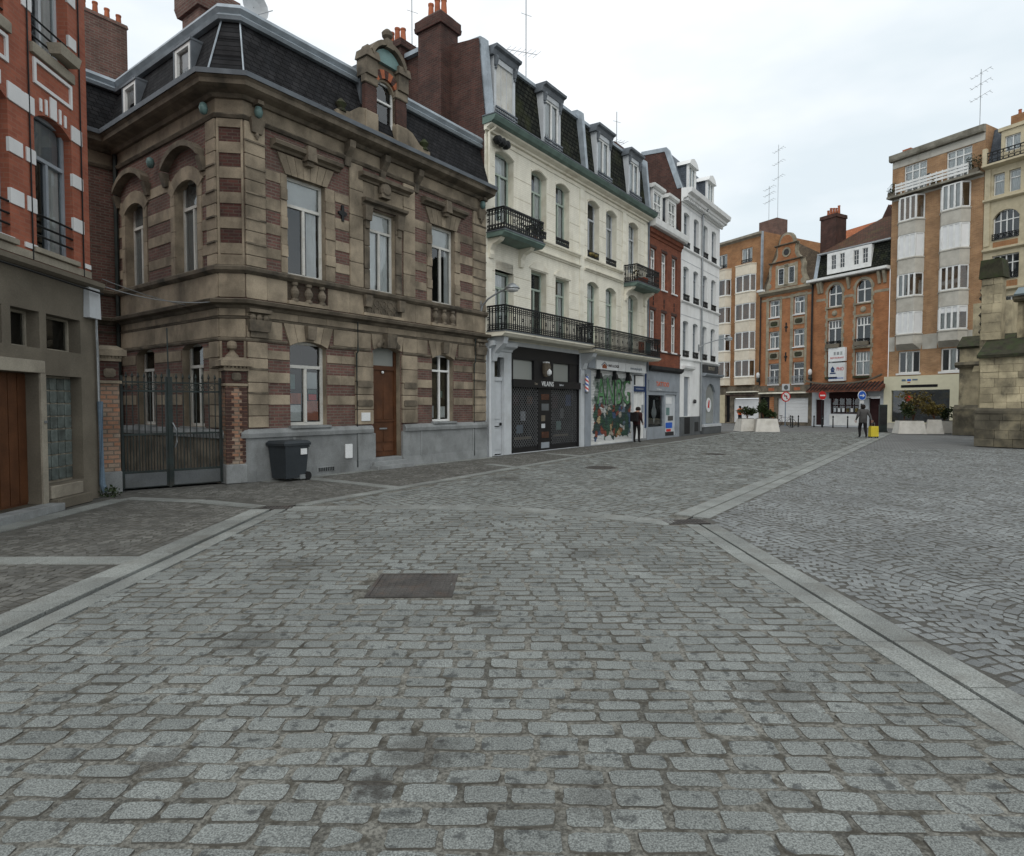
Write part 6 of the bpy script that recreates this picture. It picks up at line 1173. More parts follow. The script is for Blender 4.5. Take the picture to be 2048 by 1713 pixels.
k.build('shutter', 'shutw', B_); piece('dark_room', B_, 8.45, 9.45, .15, .29, .05, 2.5, 'blackm', 0); piece('awning_box', B_, 8.5, 13.4, -.4, -.02, 2.76, 2.90, 'creamt', .1); piece('pillar_facing', B_, 9.5, 9.95, -.03, .0, .05, 2.5, 'obrick2', .02); piece('fascia', B_, 8.42, 13.64, -.08, .0, 2.95, 3.45, 'stone_d', .01)
for x0 in (9.4, 12.0): piece('fascia_motif', B_, x0, x0 + .6, -.09, -.08, 3.05, 3.3, 'terra', .05)
# ---- orange brick house with white dormer band and restaurant
frame(); K_ = root('dormer_house', 'bright orange brick house with arched windows, white dormer band and brown tile roof', 'house', e_w(16.8), EA); frame(-16.8)
cw = [(14.98, 16.18), (17.35, 18.55)]; cr = [(9.75, 11.55, .6), (6.35, 8.66, 0), (4.08, 5.93, 0)]
b = MB(); b.wall(13.68, 19.93, 3.2, 12.1, [(a, c, z0, z1, r) if r else (a, c, z0, z1) for a, c in cw for z0, z1, r in cr], 0, .2); b.build('wall', 'obrick2', K_)
for a, c in cw:
    for i in range(22):
        e_ = .20 if i % 2 else .12; z = 3.9 + i * .33
        piece('stone_block', K_, a - e_ - .03, a - .003, -.025, .02, z + .004, z + .326, 'gstone', .04); piece('stone_block', K_, c + .003, c + e_ + .03, -.025, .02, z + .004, z + .326, 'gstone', .04)
    cx = (a + c) / 2
    for i in range(7): a0, a1 = R(180 - 180 * i / 7), R(180 - 180 * (i + 1) / 7); k = MB(); k.prism([(cx + .6 * math.cos(a0), 10.95 + .6 * math.sin(a0)), (cx + .6 * math.cos(a1), 10.95 + .6 * math.sin(a1)), (cx + .8 * math.cos(a1), 10.95 + .8 * math.sin(a1)), (cx + .8 * math.cos(a0), 10.95 + .8 * math.sin(a0))][::-1], -.03, .02); k.build('voussoir', 'gstone', K_)
    window(K_, a, c, 9.75, 11.55, .14, 'white', 2, .58, .09, topcols=2, munt=None); window(K_, a, c, 6.35, 8.66, .14, 'white', 2, .72, .09, topcols=4); window(K_, a, c, 4.08, 5.93, .14, 'white', 2, .6, .08, curt='full', topcols=4)
    piece('sill', K_, a - .1, c + .1, -.1, .14, 9.64, 9.745, 'gstone', .05); piece('stone_band', K_, a, c, -.03, .02, 8.68, 8.86, 'gstone', .03); k = MB(); k.lathe([(.03, -.1), (.18, -.06), (.24, .01)], cx, -.03, 10, ax='y', cz=9.22); k.build('boss', 'gstone', K_)
    railing(K_, [(a, -.16), (c, -.16)], 6.38, 6.95, True, 'iron', 'balconette', .14); piece('flower_trough', K_, a + .02, c - .02, -.36, -.18, 6.38, 6.72, 'cement', .05); piece('sill', K_, a - .1, c + .1, -.2, .14, 6.2, 6.34, 'gstone', .05); piece('flower_trough', K_, a, c, -.3, -.02, 3.86, 4.06, 'moss', .08)
for (x0, x1) in ((13.95, 14.72), (16.42, 17.1), (18.8, 19.9)):
    for z in (10.35,): piece('stone_band', K_, x0, x1, -.02, .01, z, z + .2, 'gstone', .03)
for x in (14.2, 14.45, 16.77, 19.2, 19.6): k = MB(); k.prismx([(.02, 11.0), (-.1, 11.0), (-.16, 11.3), (-.3, 11.7), (-.32, 11.9), (.02, 11.9)], x - .1, x + .1); k.build('console', 'gstone', K_)
k = MB(); k.prismx([(.02, 11.85), (-.3, 11.88), (-.36, 11.95), (.02, 12.0)], 13.68, 19.93); k.build('soffit', 'stone_d', K_)
k = MB(); k.prismx([(.02, 11.98), (-.42, 11.96), (-.5, 12.02), (-.5, 12.2), (.02, 12.22)], 13.3, 19.95); k.build('white_gutter', 'white', K_)
k = MB(); k.prismx([(-.1, 12.22), (.35, 14.25), (.5, 14.25), (.2, 12.22)], 14.0, 19.93); k.build('mansard', 'slatem', K_); k = MB(); k.prismx([(-.12, 12.22), (.34, 14.27), (.6, 14.27), (.3, 12.22)], 13.7, 14.02); k.build('verge_flashing', 'zinc', K_)
k = MB(); k.add([(14.0, .05, 14.28), (19.93, .05, 14.28), (19.93, 4.6, 17.3), (16.6, 4.6, 17.3), (14.0, 1.2, 14.28)], [(0, 1, 2, 3), (0, 3, 4)]); k.quad((19.93, 4.6, 17.3), (16.6, 4.6, 17.3), (16.6, 9, 14), (19.93, 9, 14)); k.build('roof', 'tile', K_)
k = MB(); k.prismx([(.3, 14.2), (-.02, 14.2), (-.06, 14.3), (.3, 14.36)], 13.95, 19.93); k.build('eave_gutter', 'lgrey', K_)
k = MB(); ops = [(15.2, 15.64, 12.78, 13.94), (15.94, 16.37, 12.78, 13.94), (17.09, 17.53, 12.78, 13.94), (17.81, 18.25, 12.78, 13.94)]; k.wall(14.87, 18.52, 12.42, 14.15, ops, -.05, .1); k.quad((14.87, -.05, 12.42), (14.87, .4, 12.42), (14.87, .4, 14.15), (14.87, -.05, 14.15)); k.quad((18.52, -.05, 12.42), (18.52, .4, 12.42), (18.52, .4, 14.15), (18.52, -.05, 14.15)); k.build('dormer_band', 'white', K_)
for (a, c, z0, z1) in ops: window(K_, a, c, z0, z1, .0, 'white', 1, None, .04, munt=(2, 3), room='blackm', deep=.1)
k = MB(); k.box(13.15, 14.55, 1.5, 2.9, 12.2, 17.5); k.taper(13.08, 14.62, 1.43, 2.97, 17.5, 17.8, .02); c_ = k.build('chimney', 'brickd', K_); pots(c_, 13.85, 2.2, 17.8, 5, .24, .7)
k = MB(); k.prism([(14.9, 14.2), (19.0, 14.2), (17.0, 18.3)], 4.7, 5.0); k.build('rear_gable', 'brickd', K_); k = MB(); k.add([(14.9, 5, 14.2), (17.0, 5, 18.36), (17.0, 12, 18.36), (14.9, 12, 14.2), (19.1, 5, 14.2), (19.1, 12, 14.2)], [(0, 1, 2, 3), (1, 4, 5, 2)]); k.build('rear_roof', 'tileo', K_)
k = MB(); k.add([(10.5, 4.5, 14.5), (15.0, 4.5, 14.2), (15.0, 8.0, 18.2), (10.5, 8.0, 18.0)], [(0, 1, 2, 3)]); k.build('rear_roof', 'tileo', K_); k = MB(); k.lathe([(.45, -.02), (.45, .02)], 16.3, 4.6, 14, ax='y', cz=16.2); k.build('satellite_dish', 'lgrey', K_)
k = MB(); k.add([(12.9, 5.25, 15.52), (13.9, 5.25, 15.47), (13.9, 5.85, 16.22), (12.9, 5.85, 16.27)], [(0, 1, 2, 3)]); k.build('rooflight', 'lgrey', K_)
k = MB(); k.wall(13.68, 19.93, 0, 3.2, [(14.05, 14.80, .1, 2.22), (15.36, 17.75, 1.05, 2.4), (18.55, 19.4, .05, 2.3)], 0, .25); k.build('shop_wall', 'lgrey', K_)
k = MB(); k.prismx([(.02, 3.55), (-.9, 2.95), (-.95, 2.80), (-.85, 2.80), (.02, 3.2)], 13.75, 19.9); k.build('tile_canopy', 'terra2', K_)
k = MB(); n = 12; hp = [(13.7 + 6.3 * i / n, 3.42 + .42 * (2 * abs(i / n - .45)) ** 3) for i in range(n + 1)]; [k.prism([p, q, (q[0], q[1] + .12), (p[0], p[1] + .12)], -1.0, -.8) for p, q in zip(hp, hp[1:])]; k.build('canopy_ridge', 'cement', K_)
k = MB(); [k.prismx([(.0, 3.60), (-.95, 2.98), (-.95, 2.95), (.0, 3.54)], 13.85 + i * .3, 13.93 + i * .3) for i in range(20)]; k.build('canopy_ribs', 'room', K_)
window(K_, 15.36, 17.75, 1.05, 2.4, .1, 'cloth_m', 4, .5, .08, room='room', curt=None, topcols=4); piece('window_valance', K_, 15.3, 18.4, -.12, -.02, 2.28, 2.78, 'cloth_m', .05); piece('door', K_, 14.06, 14.79, .1, .16, .1, 2.2, 'cloth_m', .02); piece('door', K_, 18.56, 19.39, .1, .16, .05, 2.28, 'cloth_m', .02)
for i in range(6): piece('menu_card', K_, 15.6 + i * .36, 15.8 + i * .36, .08, .088, 1.2, 1.5, random.choice(('paper', 'lgrey', 'leafy')), .02)
piece('white_plinth', K_, 15.3, 17.9, -.03, .0, .12, 1.0, 'white', .02); piece('sun_lamp_bracket', K_, 18.35, 19.5, -.25, -.1, 2.32, 2.42, 'white', .1)
frame(); V_ = root('restaurant_sign', 'white vertical restaurant lightbox in two parts on the orange brick front', 'sign', (*e_w(16.0, -.12), 3.7), EA); frame(-16.0)
piece('upper_panel', V_, 15.28, 16.70, -.18, .08, 1.58, 2.68, 'paper', .01); piece('lower_panel', V_, 15.32, 16.70, -.18, .08, 0, 1.46, 'paper', .01); piece('bracket', V_, 15.6, 16.4, -.1, .12, 1.44, 1.60, 'greyd', .02)
def glyphs(x, z, s_, m, n=4):
    k = MB()
    for i in range(n): k.box(x - s_ / 2, x + s_ / 2, -.19, -.181, z - s_ / 2 + s_ * i / (n - 1) - .015, z - s_ / 2 + s_ * i / (n - 1) + .015)
    k.box(x - .018, x + .018, -.19, -.181, z - s_ / 2, z + s_ / 2); k.build('sign_glyph', m, V_)
for i, (x, m) in enumerate(((15.85, 'greyd'), (16.12, 'greyd'), (16.4, 'green'))): glyphs(x, 2.22, .2, m, 3 + i % 2)
text('sign_lettering', 'RESTAURANT', V_, 16.05, -.19, 1.86, .19, 'red'); text('sign_lettering', 'PHO', V_, 16.33, -.19, .95, .40, 'red', .75); k = MB(); k.prism([(15.48, .92), (15.9, .92), (15.69, 1.2)], -.19, -.181); k.box(15.55, 15.83, -.19, -.181, .72, .9); k.box(15.46, 15.95, -.19, -.181, .58, .68); k.build('pagoda_logo', 'navy', V_); text('sign_lettering', 'PLATS À EMPORTER', V_, 16.0, -.19, .22, .14, 'blue')
# ---- tall ochre apartment building
frame(); T_ = root('apartment_tower', 'tall ochre brick apartment building with grey bays and a planted top terrace', 'building', e_w(22.95), EA); frame(-22.95)
aw = [(20.80, 22.36, 17.25, 19.22), (23.62, 25.18, 17.25, 19.22)]; fw1 = [(20.67, 22.18, 4.10, 5.70), (23.56, 25.06, 4.10, 5.70)]
b = MB(); b.wall(19.96, 25.94, 3.85, 19.25, aw + fw1, 0, .15); b.build('wall', 'ybrick', T_)
k = MB(); k.quad((19.96, 0, 0), (19.96, 10, 0), (19.96, 10, 20.3), (19.96, 0, 20.3)); k.quad((19.96, 0, 20.2), (25.94, 0, 20.2), (25.94, 10, 20.2), (19.96, 10, 20.2)); k.quad((25.94, 0, 0), (25.94, 10, 0), (25.94, 10, 20.3), (25.94, 0, 20.3)); k.build('side_wall', 'ybrick', T_)
piece('roof_band', T_, 19.97, 25.93, -.03, .02, 19.26, 19.75, 'bayg', .01); k = MB(); k.prismx([(.02, 19.76), (-.3, 19.78), (-.34, 19.9), (-.34, 20.22), (.02, 20.3)], 19.85, 25.95); k.build('parapet', 'moss2', T_)
for (a, c, z0, z1) in aw: window(T_, a, c, z0, z1, .1, 'white', 3, .75, .08, curt='full', topcols=3)
for (a, c, z0, z1) in fw1: window(T_, a, c, z0, z1, .1, 'white', 3, None, .09, curt=[(.35, .66)]); piece('sill', T_, a - .1, c + .1, -.12, .1, z0 - .14, z0 - .004, 'whiteq', .04)
for x0, x1 in ((19.97, 20.40), (22.32, 23.30), (25.2, 25.93)): piece('render_panel', T_, x0, x1, -.02, .01, 5.76, 6.82, 'bayg', .01)
piece('render_band', T_, 19.97, 25.93, -.02, .01, 16.86, 17.1, 'bayg', .01)
GB = [(14.12, 15.10), (11.28, 12.42), (8.54, 9.62), (6.2, 6.92)]
bay(T_, 20.44, 22.32, .55, .35, GB, [(15.10, 16.84, 0), (12.42, 14.12, 2), (9.62, 11.28, 0), (6.92, 8.54, 2)], 'bayg', 3); bay(T_, 23.30, 25.20, .55, .35, GB, [(15.10, 16.84, 1), (12.42, 14.12, 2), (9.62, 11.28, 0), (6.92, 8.54, 3)], 'bayg', 3)
for x0, x1 in ((20.44, 22.32), (23.30, 25.20)): k = MB(); k.add([(x0, .0, 6.2), (x0 + .35, -.55, 6.2), (x1 - .35, -.55, 6.2), (x1, 0, 6.2), (x0 + .1, 0, 5.78), (x1 - .1, 0, 5.78)], [(0, 1, 4), (1, 2, 5, 4), (2, 3, 5)]); k.build('bay_base', 'bayg', T_)
k = MB(); k.box(19.9, 25.94, -.62, .0, 17.0, 17.14); k.build('terrace_slab', 'moss2', T_)
k = MB()
for i in range(3): k.box(20.5, 25.2, -.60, -.57, 17.3 + i * .22, 17.45 + i * .22)
for i in range(13): k.box(20.5 + i * .39, 20.56 + i * .39, -.57, -.54, 17.14, 17.95)
k.build('terrace_rail', 'white', T_); frame()
random.seed(3)
for lb, u, z, r, m in (('bushy dark shrub at the right end of the top terrace', 25.45, 17.14, .62, 'leaf'), ('small shrub at the left end of the top terrace', 20.2, 17.14, .45, 'leaf'), ('low trailing plants along the middle of the top terrace', 23.0, 16.95, .42, 'leafy')):
    o = root('terrace_shrub', lb, 'shrub', (*e_w(u, -.35), z), EA); k = MB(); k.box(-.3, .3, -.15, .15, 0, .3); k.build('trough', 'cement', o); k = MB(); k.tube([(0, 0, .3), (0.05, 0, r * 1.6)], [.03, .01], 5); k.build('stem', 'wood', o); k = MB(); leaves(k, 260, 0, 0, r * 1.15, r * .8, .28, r, .12); k.build('foliage', m, o)
frame(-22.95)
k = MB(); k.wall(19.80, 26.0, .42, 3.88, [(20.36, 24.32, .5, 2.84)], -.25, .2); k.quad((19.8, -.25, .42), (19.8, 0, .42), (19.8, 0, 3.88), (19.8, -.25, 3.88)); k.quad((19.8, -.25, 3.88), (26, -.25, 3.88), (26, 0, 3.88), (19.8, 0, 3.88)); k.build('shop_surround', 'shopcream', T_); piece('plinth', T_, 19.8, 26, -.23, .0, 0, .415, 'bayg', .01)
piece('shop_glass', T_, 20.36, 24.32, -.12, -.11, .5, 2.84, 'glass', 0); piece('shop_poster', T_, 20.36, 24.32, -.08, -.06, .5, 2.84, 'poster', 0); piece('grille_slot', T_, 21.06, 23.54, -.27, -.24, 3.03, 3.22, 'blackm', .05)
for i, (x0, x1, m) in enumerate(((21.1, 21.38, 'pipe_b'), (21.48, 21.74, 'blue'), (21.84, 22.2, 'pipe_b'))): piece('sign_mark', T_, x0, x1, -.262, -.25, 3.5 + (.03 if i == 2 else 0), 3.64, m, .05)
piece('sign_mark', T_, 21.5, 21.7, -.262, -.25, 3.36, 3.44, 'terra', .05)
k = MB(); k.lathe([(.05, 0), (.26, 0), (.28, .01)], 21.55, -.135, 14, ax='y', cz=2.28); k.build('red_sticker', 'red', T_); k = MB(); k.prism([(21.15, 2.1), (21.95, 1.7), (21.85, 1.5), (21.05, 1.9)], -.14, -.13); k.build('phone_sticker', 'lgrey', T_)
piece('roof_aerial_base', T_, 24.5, 25.4, 1, 1.6, 20.25, 20.5, 'lead', .02); k = MB(); k.box(20.3, 20.9, .6, 1.0, 20.2, 20.7); k.build('chimney', 'terra', T_)
k = MB(); k.box(22.35, 22.6, -.02, .0, 18.1, 18.2); k.build('wall_anchor', 'iron', T_)
# ---- ornate pale stone building at the right edge
frame(); O_ = root('ornate_building', 'pale carved stone building with arched windows behind the church', 'building', e_w(29), EA); frame(-29)
ow = []
for xo in (0, 3.1, 6.2): ow += [(26.95 + xo, 27.80 + xo, 18.1, 19.1), (26.45 + xo, 27.08 + xo, 15.42, 16.8), (27.32 + xo, 27.94 + xo, 15.42, 16.8), (26.48 + xo, 27.94 + xo, 12.5, 14.38, .5), (26.5 + xo, 27.98 + xo, 9.9, 11.5), (26.5 + xo, 27.98 + xo, 6.8, 8.8)]
b = MB(); b.wall(25.97, 35.5, 0, 17.4, [o for o in ow if o[3] < 17.3], 0, .22); b.build('wall', 'fstone', O_)
for o in ow:
    if o[3] < 17.3: n_ = 2 if o[1] - o[0] < 1 else 4; window(O_, o[0], o[1], o[2], o[3], .16, 'white', 1 if n_ == 2 else 4, .65, .06, topcols=1 if n_ == 2 else 4, curt='full' if n_ == 2 else None)
    if o[2] in (12.5, 9.9): railing(O_, [(o[0], -.06), (o[1], -.06)], o[2], o[2] + .4, True, 'iron', 'window_guard', .16); piece('brick_panel', O_, o[0] + .05, o[1] - .05, -.03, .01, o[2] - .5, o[2] - .12, 'obrick', .02)
for z, d in ((17.3, .5), (15.1, .25), (11.85, .2), (9.2, .2), (6.3, .3)): k = MB(); k.prismx([(.02, z - .1), (-d * .4, z - .06), (-d, z + .02), (-d, z + .14), (.02, z + .2)], 25.97, 35.5); k.build('cornice', 'fstone', O_)
for x in (26.0, 28.35, 29.1, 31.45, 32.2): piece('pilaster', O_, x, x + .32, -.08, .0, 12.2, 17.2, 'fstone', .02)
railing(O_, [(26.2, -.35), (35, -.35)], 17.5, 18.2, True, 'iron', 'roof_balustrade', .3); piece('balustrade_pier', O_, 25.98, 26.22, -.45, -.2, 17.45, 18.5, 'fstone', .05)
k = MB(); k.prismx([(.3, 17.4), (1.1, 20.1), (6, 20.6), (6, 17.4)], 25.97, 35.5); k.build('mansard', 'slateb', O_)
for xo in (0, 3.1, 6.2): k = MB(); k.wall(26.75 + xo, 28.0 + xo, 17.5, 19.5, [(26.95 + xo, 27.80 + xo, 18.1, 19.1)], .2, .15); k.box(26.6 + xo, 28.15 + xo, .1, 1.2, 19.5, 19.72); k.build('dormer', 'fstone', O_); window(O_, 26.95 + xo, 27.80 + xo, 18.1, 19.1, .3, 'white', 2, None, .06, curt='full')
k = MB(); k.box(26.5, 27.6, 2, 3, 20.3, 21.0); c_ = k.build('chimney', 'obrick', O_); pots(c_, 27.0, 2.5, 21, 2, .4, .5); k = MB(); k.quad((25.97, 0, 3), (25.97, 10, 3), (25.97, 10, 20), (25.97, .4, 17.4)); k.build('party_wall', 'obrick', O_)
frame()
for lb, w, zb, h in (('television aerial with crossed elements on the tall ochre building', e_w(25.0, 1.3), 20.4, 4.2), ('very tall thin mast behind the block of cream bays', e_w(6.9, 4.0), 19.7, 7.0), ('short thin mast left of the tallest one', e_w(5.9, 4.0), 19.7, 3.4)):
    o = root('roof_aerial', lb, 'antenna', (*w, zb), EA); k = MB(); k.tube([(0, 0, -.3), (0, 0, h)], .022, 5); k.build('mast', 'steel', o); k = MB()
    for f_ in (.55, .75, .92): k.tube([(-.7, .2, h * f_), (.7, -.2, h * f_ + .15)], .012, 4); [k.tube([(-.6 + .3 * i, -.15, h * f_ + .03 * i), (-.6 + .3 * i, .25, h * f_ + .03 * i)], .012, 4) for i in range(5)]
    k.build('elements', 'steel', o)
# ------------------------------------------------------------------ church corner at the right edge
CA = R(90 - 145); Q_ = root('church', 'weathered yellow stone church corner with mossy buttresses at the right edge', 'church', (19.62, 25.84), CA)
random.seed(11)
def courses(x0, x1, y, z0, z1, h, lw, m, face='y'):
    z = z0; i = 0
    while z < z1 - .05:
        hh = min(h * random.uniform(.85, 1.2), z1 - z); hh = z1 - z if z1 - z - hh < .12 else hh; x = x0
        while x < x1 - .01:
            l = min(lw * random.uniform(.7, 1.4), x1 - x); l = x1 - x if x1 - x - l < .18 else l; p = random.uniform(.0, .035)
            if face == 'y': piece('stone_block', Q_, x + .005, x + l - .005, y - p, y + .1, z + .005, z + hh - .005, m, .02)
            else: piece('stone_block', Q_, y - p, y + .1, x + .005, x + l - .005, z + .005, z + hh - .005, m, .02)
            x += l
        z += hh
k = MB(); k.box(.05, 1.75, .06, 2.6, 0, 3.75); k.build('buttress_core', 'churchd', Q_)
courses(-.12, 1.95, -.10, 0, 1.38, .34, .62, 'churchd'); courses(-.08, 2.4, -.12, 0, 1.38, .34, .7, 'churchd', 'x')
k = MB(); k.sweep([(-.10, 2.4), (-.10, -.08), (2.0, -.08)], [(-.05, 1.38), (.06, 1.38), (.04, 1.50), (-.08, 1.62)]); k.build('plinth_weathering', 'churchd', Q_)
courses(0, 1.85, 0, 1.58, 3.70, .30, .58, 'church'); courses(0.02, 2.4, 0, 1.58, 3.70, .30, .6, 'church', 'x')
k = MB(); k.add([(-.08, -.18, 3.68), (1.95, -.18, 3.68), (1.95, -.18, 3.80), (-.08, -.18, 3.80), (-.08, .95, 4.52), (1.95, .95, 4.52), (-.08, .95, 3.68), (1.95, .95, 3.68)], [(0, 1, 2, 3), (3, 2, 5, 4), (0, 3, 4, 6), (1, 7, 5, 2), (0, 6, 7, 1)]); k.build('weathering', 'moss', Q_)
k = MB(); k.box(-.28, .38, .90, 1.45, 0, 7.15); k.build('buttress_upper', 'church', Q_); courses(-.30, .40, .88, 4.5, 7.1, .36, .5, 'church'); courses(.88, 1.45, -.30, 1.6, 7.1, .36, .6, 'church', 'x')
k = MB(); k.prism([(-.40, 7.12), (.48, 7.12), (.38, 7.9), (-.34, 7.9)], .78, 1.55); k.build('buttress_cap', 'moss', Q_)
k = MB(); [k.lathe([(.05, -.1), (.12, 0), (.05, .1)], -.36, 1.1 + .1 * (i % 2), 6, cz=4.9 + i * .36) for i in range(6)]; k.build('crockets', 'churchd', Q_)
k = MB(); k.box(-.5, -.3, 1.4, 2.5, 0, 5.6); k.taper(-.72, -.3, 1.3, 2.5, 3.2, 3.45, .05); k.build('side_pilaster', 'church', Q_)
k = MB(); k.wall(.5, 12, 0, 6.25, [], 2.5, .2); k.build('nave_wall', 'church', Q_); courses(.75, 5.0, 2.45, 4.4, 6.2, .42, .7, 'church')
k = MB(); k.prismx([(2.6, 6.2), (2.3, 6.2), (2.22, 6.3), (2.22, 6.42), (2.6, 6.5)], .4, 12); k.build('cornice', 'churchd', Q_); k = MB(); k.prismx([(2.15, 6.43), (2.12, 6.50), (2.7, 6.85), (2.7, 6.7)], .45, 12); k.build('lead_gutter', 'lead', Q_)
k = MB(); k.add([(1.9, 2.6, 6.8), (12, 2.6, 6.8), (12, 8, 14), (5.8, 8, 14), (1.9, 9, 6.8)], [(0, 1, 2, 3), (0, 3, 4)]); k.build('roof', 'slatem', Q_)
k = MB(); k.box(1.9, 3.6, .9, 2.5, 0, 4.6); k.build('chapel_pier', 'church', Q_); k = MB(); k.prismx([(2.5, 4.6), (.7, 4.6), (.55, 4.75), (.6, 5.0), (2.5, 5.5)], 1.5, 4.0); k.build('carved_canopy', 'churchd', Q_)
for x, y, z, s_ in ((1.45, .62, 5.2, .18), (1.85, .6, 5.35, .2), (2.3, .7, 5.4, .2)): k = MB(); k.lathe([(.04, -s_), (s_, -s_ * .3), (s_ * .9, s_ * .4), (.03, s_)], x, y, 8, cz=z); k.build('gargoyle_head', 'churchd', Q_)
k = MB(); k.taper(1.98, 2.22, .62, .86, 2.6, 3.9, .02); k.lathe([(.05, 0), (.16, .12), (.05, .5)], 2.1, .74, 8, cz=3.9); k.lathe([(.03, -.3), (.12, -.15), (.14, 0)], 2.1, .74, 8, cz=2.6); k.build('pinnacle', 'churchd', Q_)
courses(1.98, 3.6, .88, 1.55, 4.55, .36, .6, 'church'); courses(1.98, 3.7, .80, 0, 1.5, .36, .7, 'churchd')
# rear buttress
k = MB(); bx0, by0 = -4.55, 11.0
frame(bx0, by0)
k = MB(); k.box(0, 2.4, 0, 3, 0, 5.0); k.build('buttress_core', 'church', Q_); k = MB(); k.box(-.2, 2.6, -.2, 3, 0, 1.5); k.prismx([(-.2, 1.5), (3, 1.5), (3, 1.75), (0, 1.75)], -.2, 2.6); k.build('plinth', 'churchd', Q_)
k = MB(); k.prismx([(3, 3.9), (-.15, 3.9), (-.3, 4.05), (-.25, 4.2), (3, 4.6)], -.15, 2.6); k.build('weathering', 'churchd', Q_); k = MB(); k.prismx([(3, 5.0), (-.1, 5.0), (-.2, 5.1), (.6, 5.75), (3, 5.9)], -.1, 2.5); k.build('weathering', 'moss', Q_)
k = MB(); k.box(.4, 2.2, .6, 3, 5.6, 7.6); k.build('buttress_upper', 'church', Q_); frame()
# ------------------------------------------------------------------ street furniture
def planter(label, x, y, a, w, d, h, plants, m='leaf'):
    o = root('planter', label, 'planter', (x, y), a, 'concrete planters on the square'); b = MB(); b.taper(-w / 2, w / 2, -d / 2, d / 2, 0, h, .14); b.build('tub', 'concrete', o); b = MB(); b.box(-w / 2 + .2, w / 2 - .2, -d / 2 + .2, d / 2 - .2, h, h + .03); b.build('soil', 'jointd', o)
    for px, r, z, mm in plants:
        b = MB(); w_ = MB()
        for j in range(9):
            a_ = random.uniform(0, 6.28); rr = r * random.uniform(.15, .8); zz = z * random.uniform(.35, 1.0); cx, cy = px + rr * math.cos(a_), rr * math.sin(a_) * .6
            w_.tube([(px, 0, h), (px + rr * .3 * math.cos(a_), 0, h + zz * .5), (cx, cy, h + zz)], [.018, .012, .006], 4); leaves(b, 75, cx, cy, h + zz * .8, r * random.uniform(.28, .42), r * .35, z * random.uniform(.14, .26), .15)
        sh = w_.build('shrub', 'wood', o); b.build('foliage', mm, sh)
planter('white concrete planter with low dark shrub before the left shutters', 15.75, 41.4, R(8), 1.25, 1.0, .82, [(.1, .7, .9, 'leaf')]); planter('white concrete planter standing in front, with tall thin shrub', 16.75, 40.5, R(-12), 1.5, 1.1, .85, [(-.2, .45, 1.6, 'leaf'), (.2, .4, .6, 'leaf')])
planter('wide white planter with big browning shrub before the shop poster', 24.3, 37.6, R(-14), 1.55, 1.1, .78, [(.2, .95, 1.9, 'leafy'), (-.3, .7, 1.3, 'leaf')], ); planter('narrow white planter in the middle of the right group', 25.75, 37.5, R(-30), .95, .95, .85, [(0, .75, 1.5, 'leafy')]); planter('white planter nearest the church buttress', 26.95, 38.3, R(-14), 1.3, 1.0, .75, [(0, .6, .9, 'leaf')])
def post_sign(name, label, x, y, zc, r, kind, pole='pipe_b'):
    o = root(name, label, 'road sign', (x, y), R(12)); b = MB(); b.tube([(0, 0, 0), (0, 0, zc + .2)], .035, 8); b.build('pole', pole, o)
    def disc(rr, y0, y1, m, nm): b = MB(); b.lathe([(.005, y0), (rr, y0), (rr, y1), (.005, y1)], 0, 0, 24, ax='y', cz=zc); return b.build(nm, m, o)
    if kind == 'noturn':
        disc(r, -.06, -.03, 'red', 'sign_rim'); disc(r * .8, -.066, -.061, 'paper', 'sign_face'); b = MB(); b.prism([(.03, zc - .2), (.1, zc - .2), (.1, zc + .1), (-.1, zc + .1), (-.1, zc + .16), (-.2, zc + .06), (-.1, zc - .03), (-.1, zc + .03), (.03, zc + .03)], -.072, -.067); b.build('sign_arrow', 'black', o); b = MB(); a = .7; b.prism([(-r * .6, zc + r * .55), (-r * .5, zc + r * .65), (r * .6, zc - r * .55), (r * .5, zc - r * .65)], -.078, -.073); b.build('sign_bar', 'red', o)
        piece('upper_plate', o, -.35, .35, -.05, -.02, zc + .5, zc + 1.05, 'lgrey', .01); k = MB(); k.lathe([(.06, 0), (.2, 0), (.2, .005)], 0, -.056, 16, ax='y', cz=zc + .76); k.build('plate_symbol', 'greyd', o); b = MB(); b.tube([(0, 0, zc + .2), (0, 0, zc + 1)], .03, 8); b.build('pole_top', pole, o)
    elif kind == 'noentry': disc(r, -.06, -.03, 'red', 'sign_face'); piece('sign_bar', o, -r * .7, r * .7, -.068, -.061, zc - r * .16, zc + r * .16, 'paper', .02)
    else:
        disc(r, -.06, -.03, 'paper', 'sign_rim'); disc(r * .9, -.066, -.061, 'blue', 'sign_face'); b = MB(); s_ = r * .62; b.prism([(-s_, zc - .035), (s_ * .2, zc - .035), (s_ * .2, zc - .14), (s_, zc), (s_ * .2, zc + .14), (s_ * .2, zc + .035), (-s_, zc + .035)], -.073, -.067); b.build('sign_arrow', 'paper', o); piece('lower_plate', o, -.16, .16, -.05, -.03, zc - r - .22, zc - r - .02, 'paper', .02)
post_sign('road_sign', 'round red ringed no left turn sign on a blue pole', 22.57, 50.81, 2.45, .42, 'noturn'); post_sign('road_sign', 'small red no entry sign in front of the orange restaurant house', 24.69, 49.03, 2.52, .33, 'noentry', 'iron'); post_sign('road_sign', 'round blue sign with white arrow pointing right', 23.92, 42.14, 2.40, .33, 'blue', 'iron')
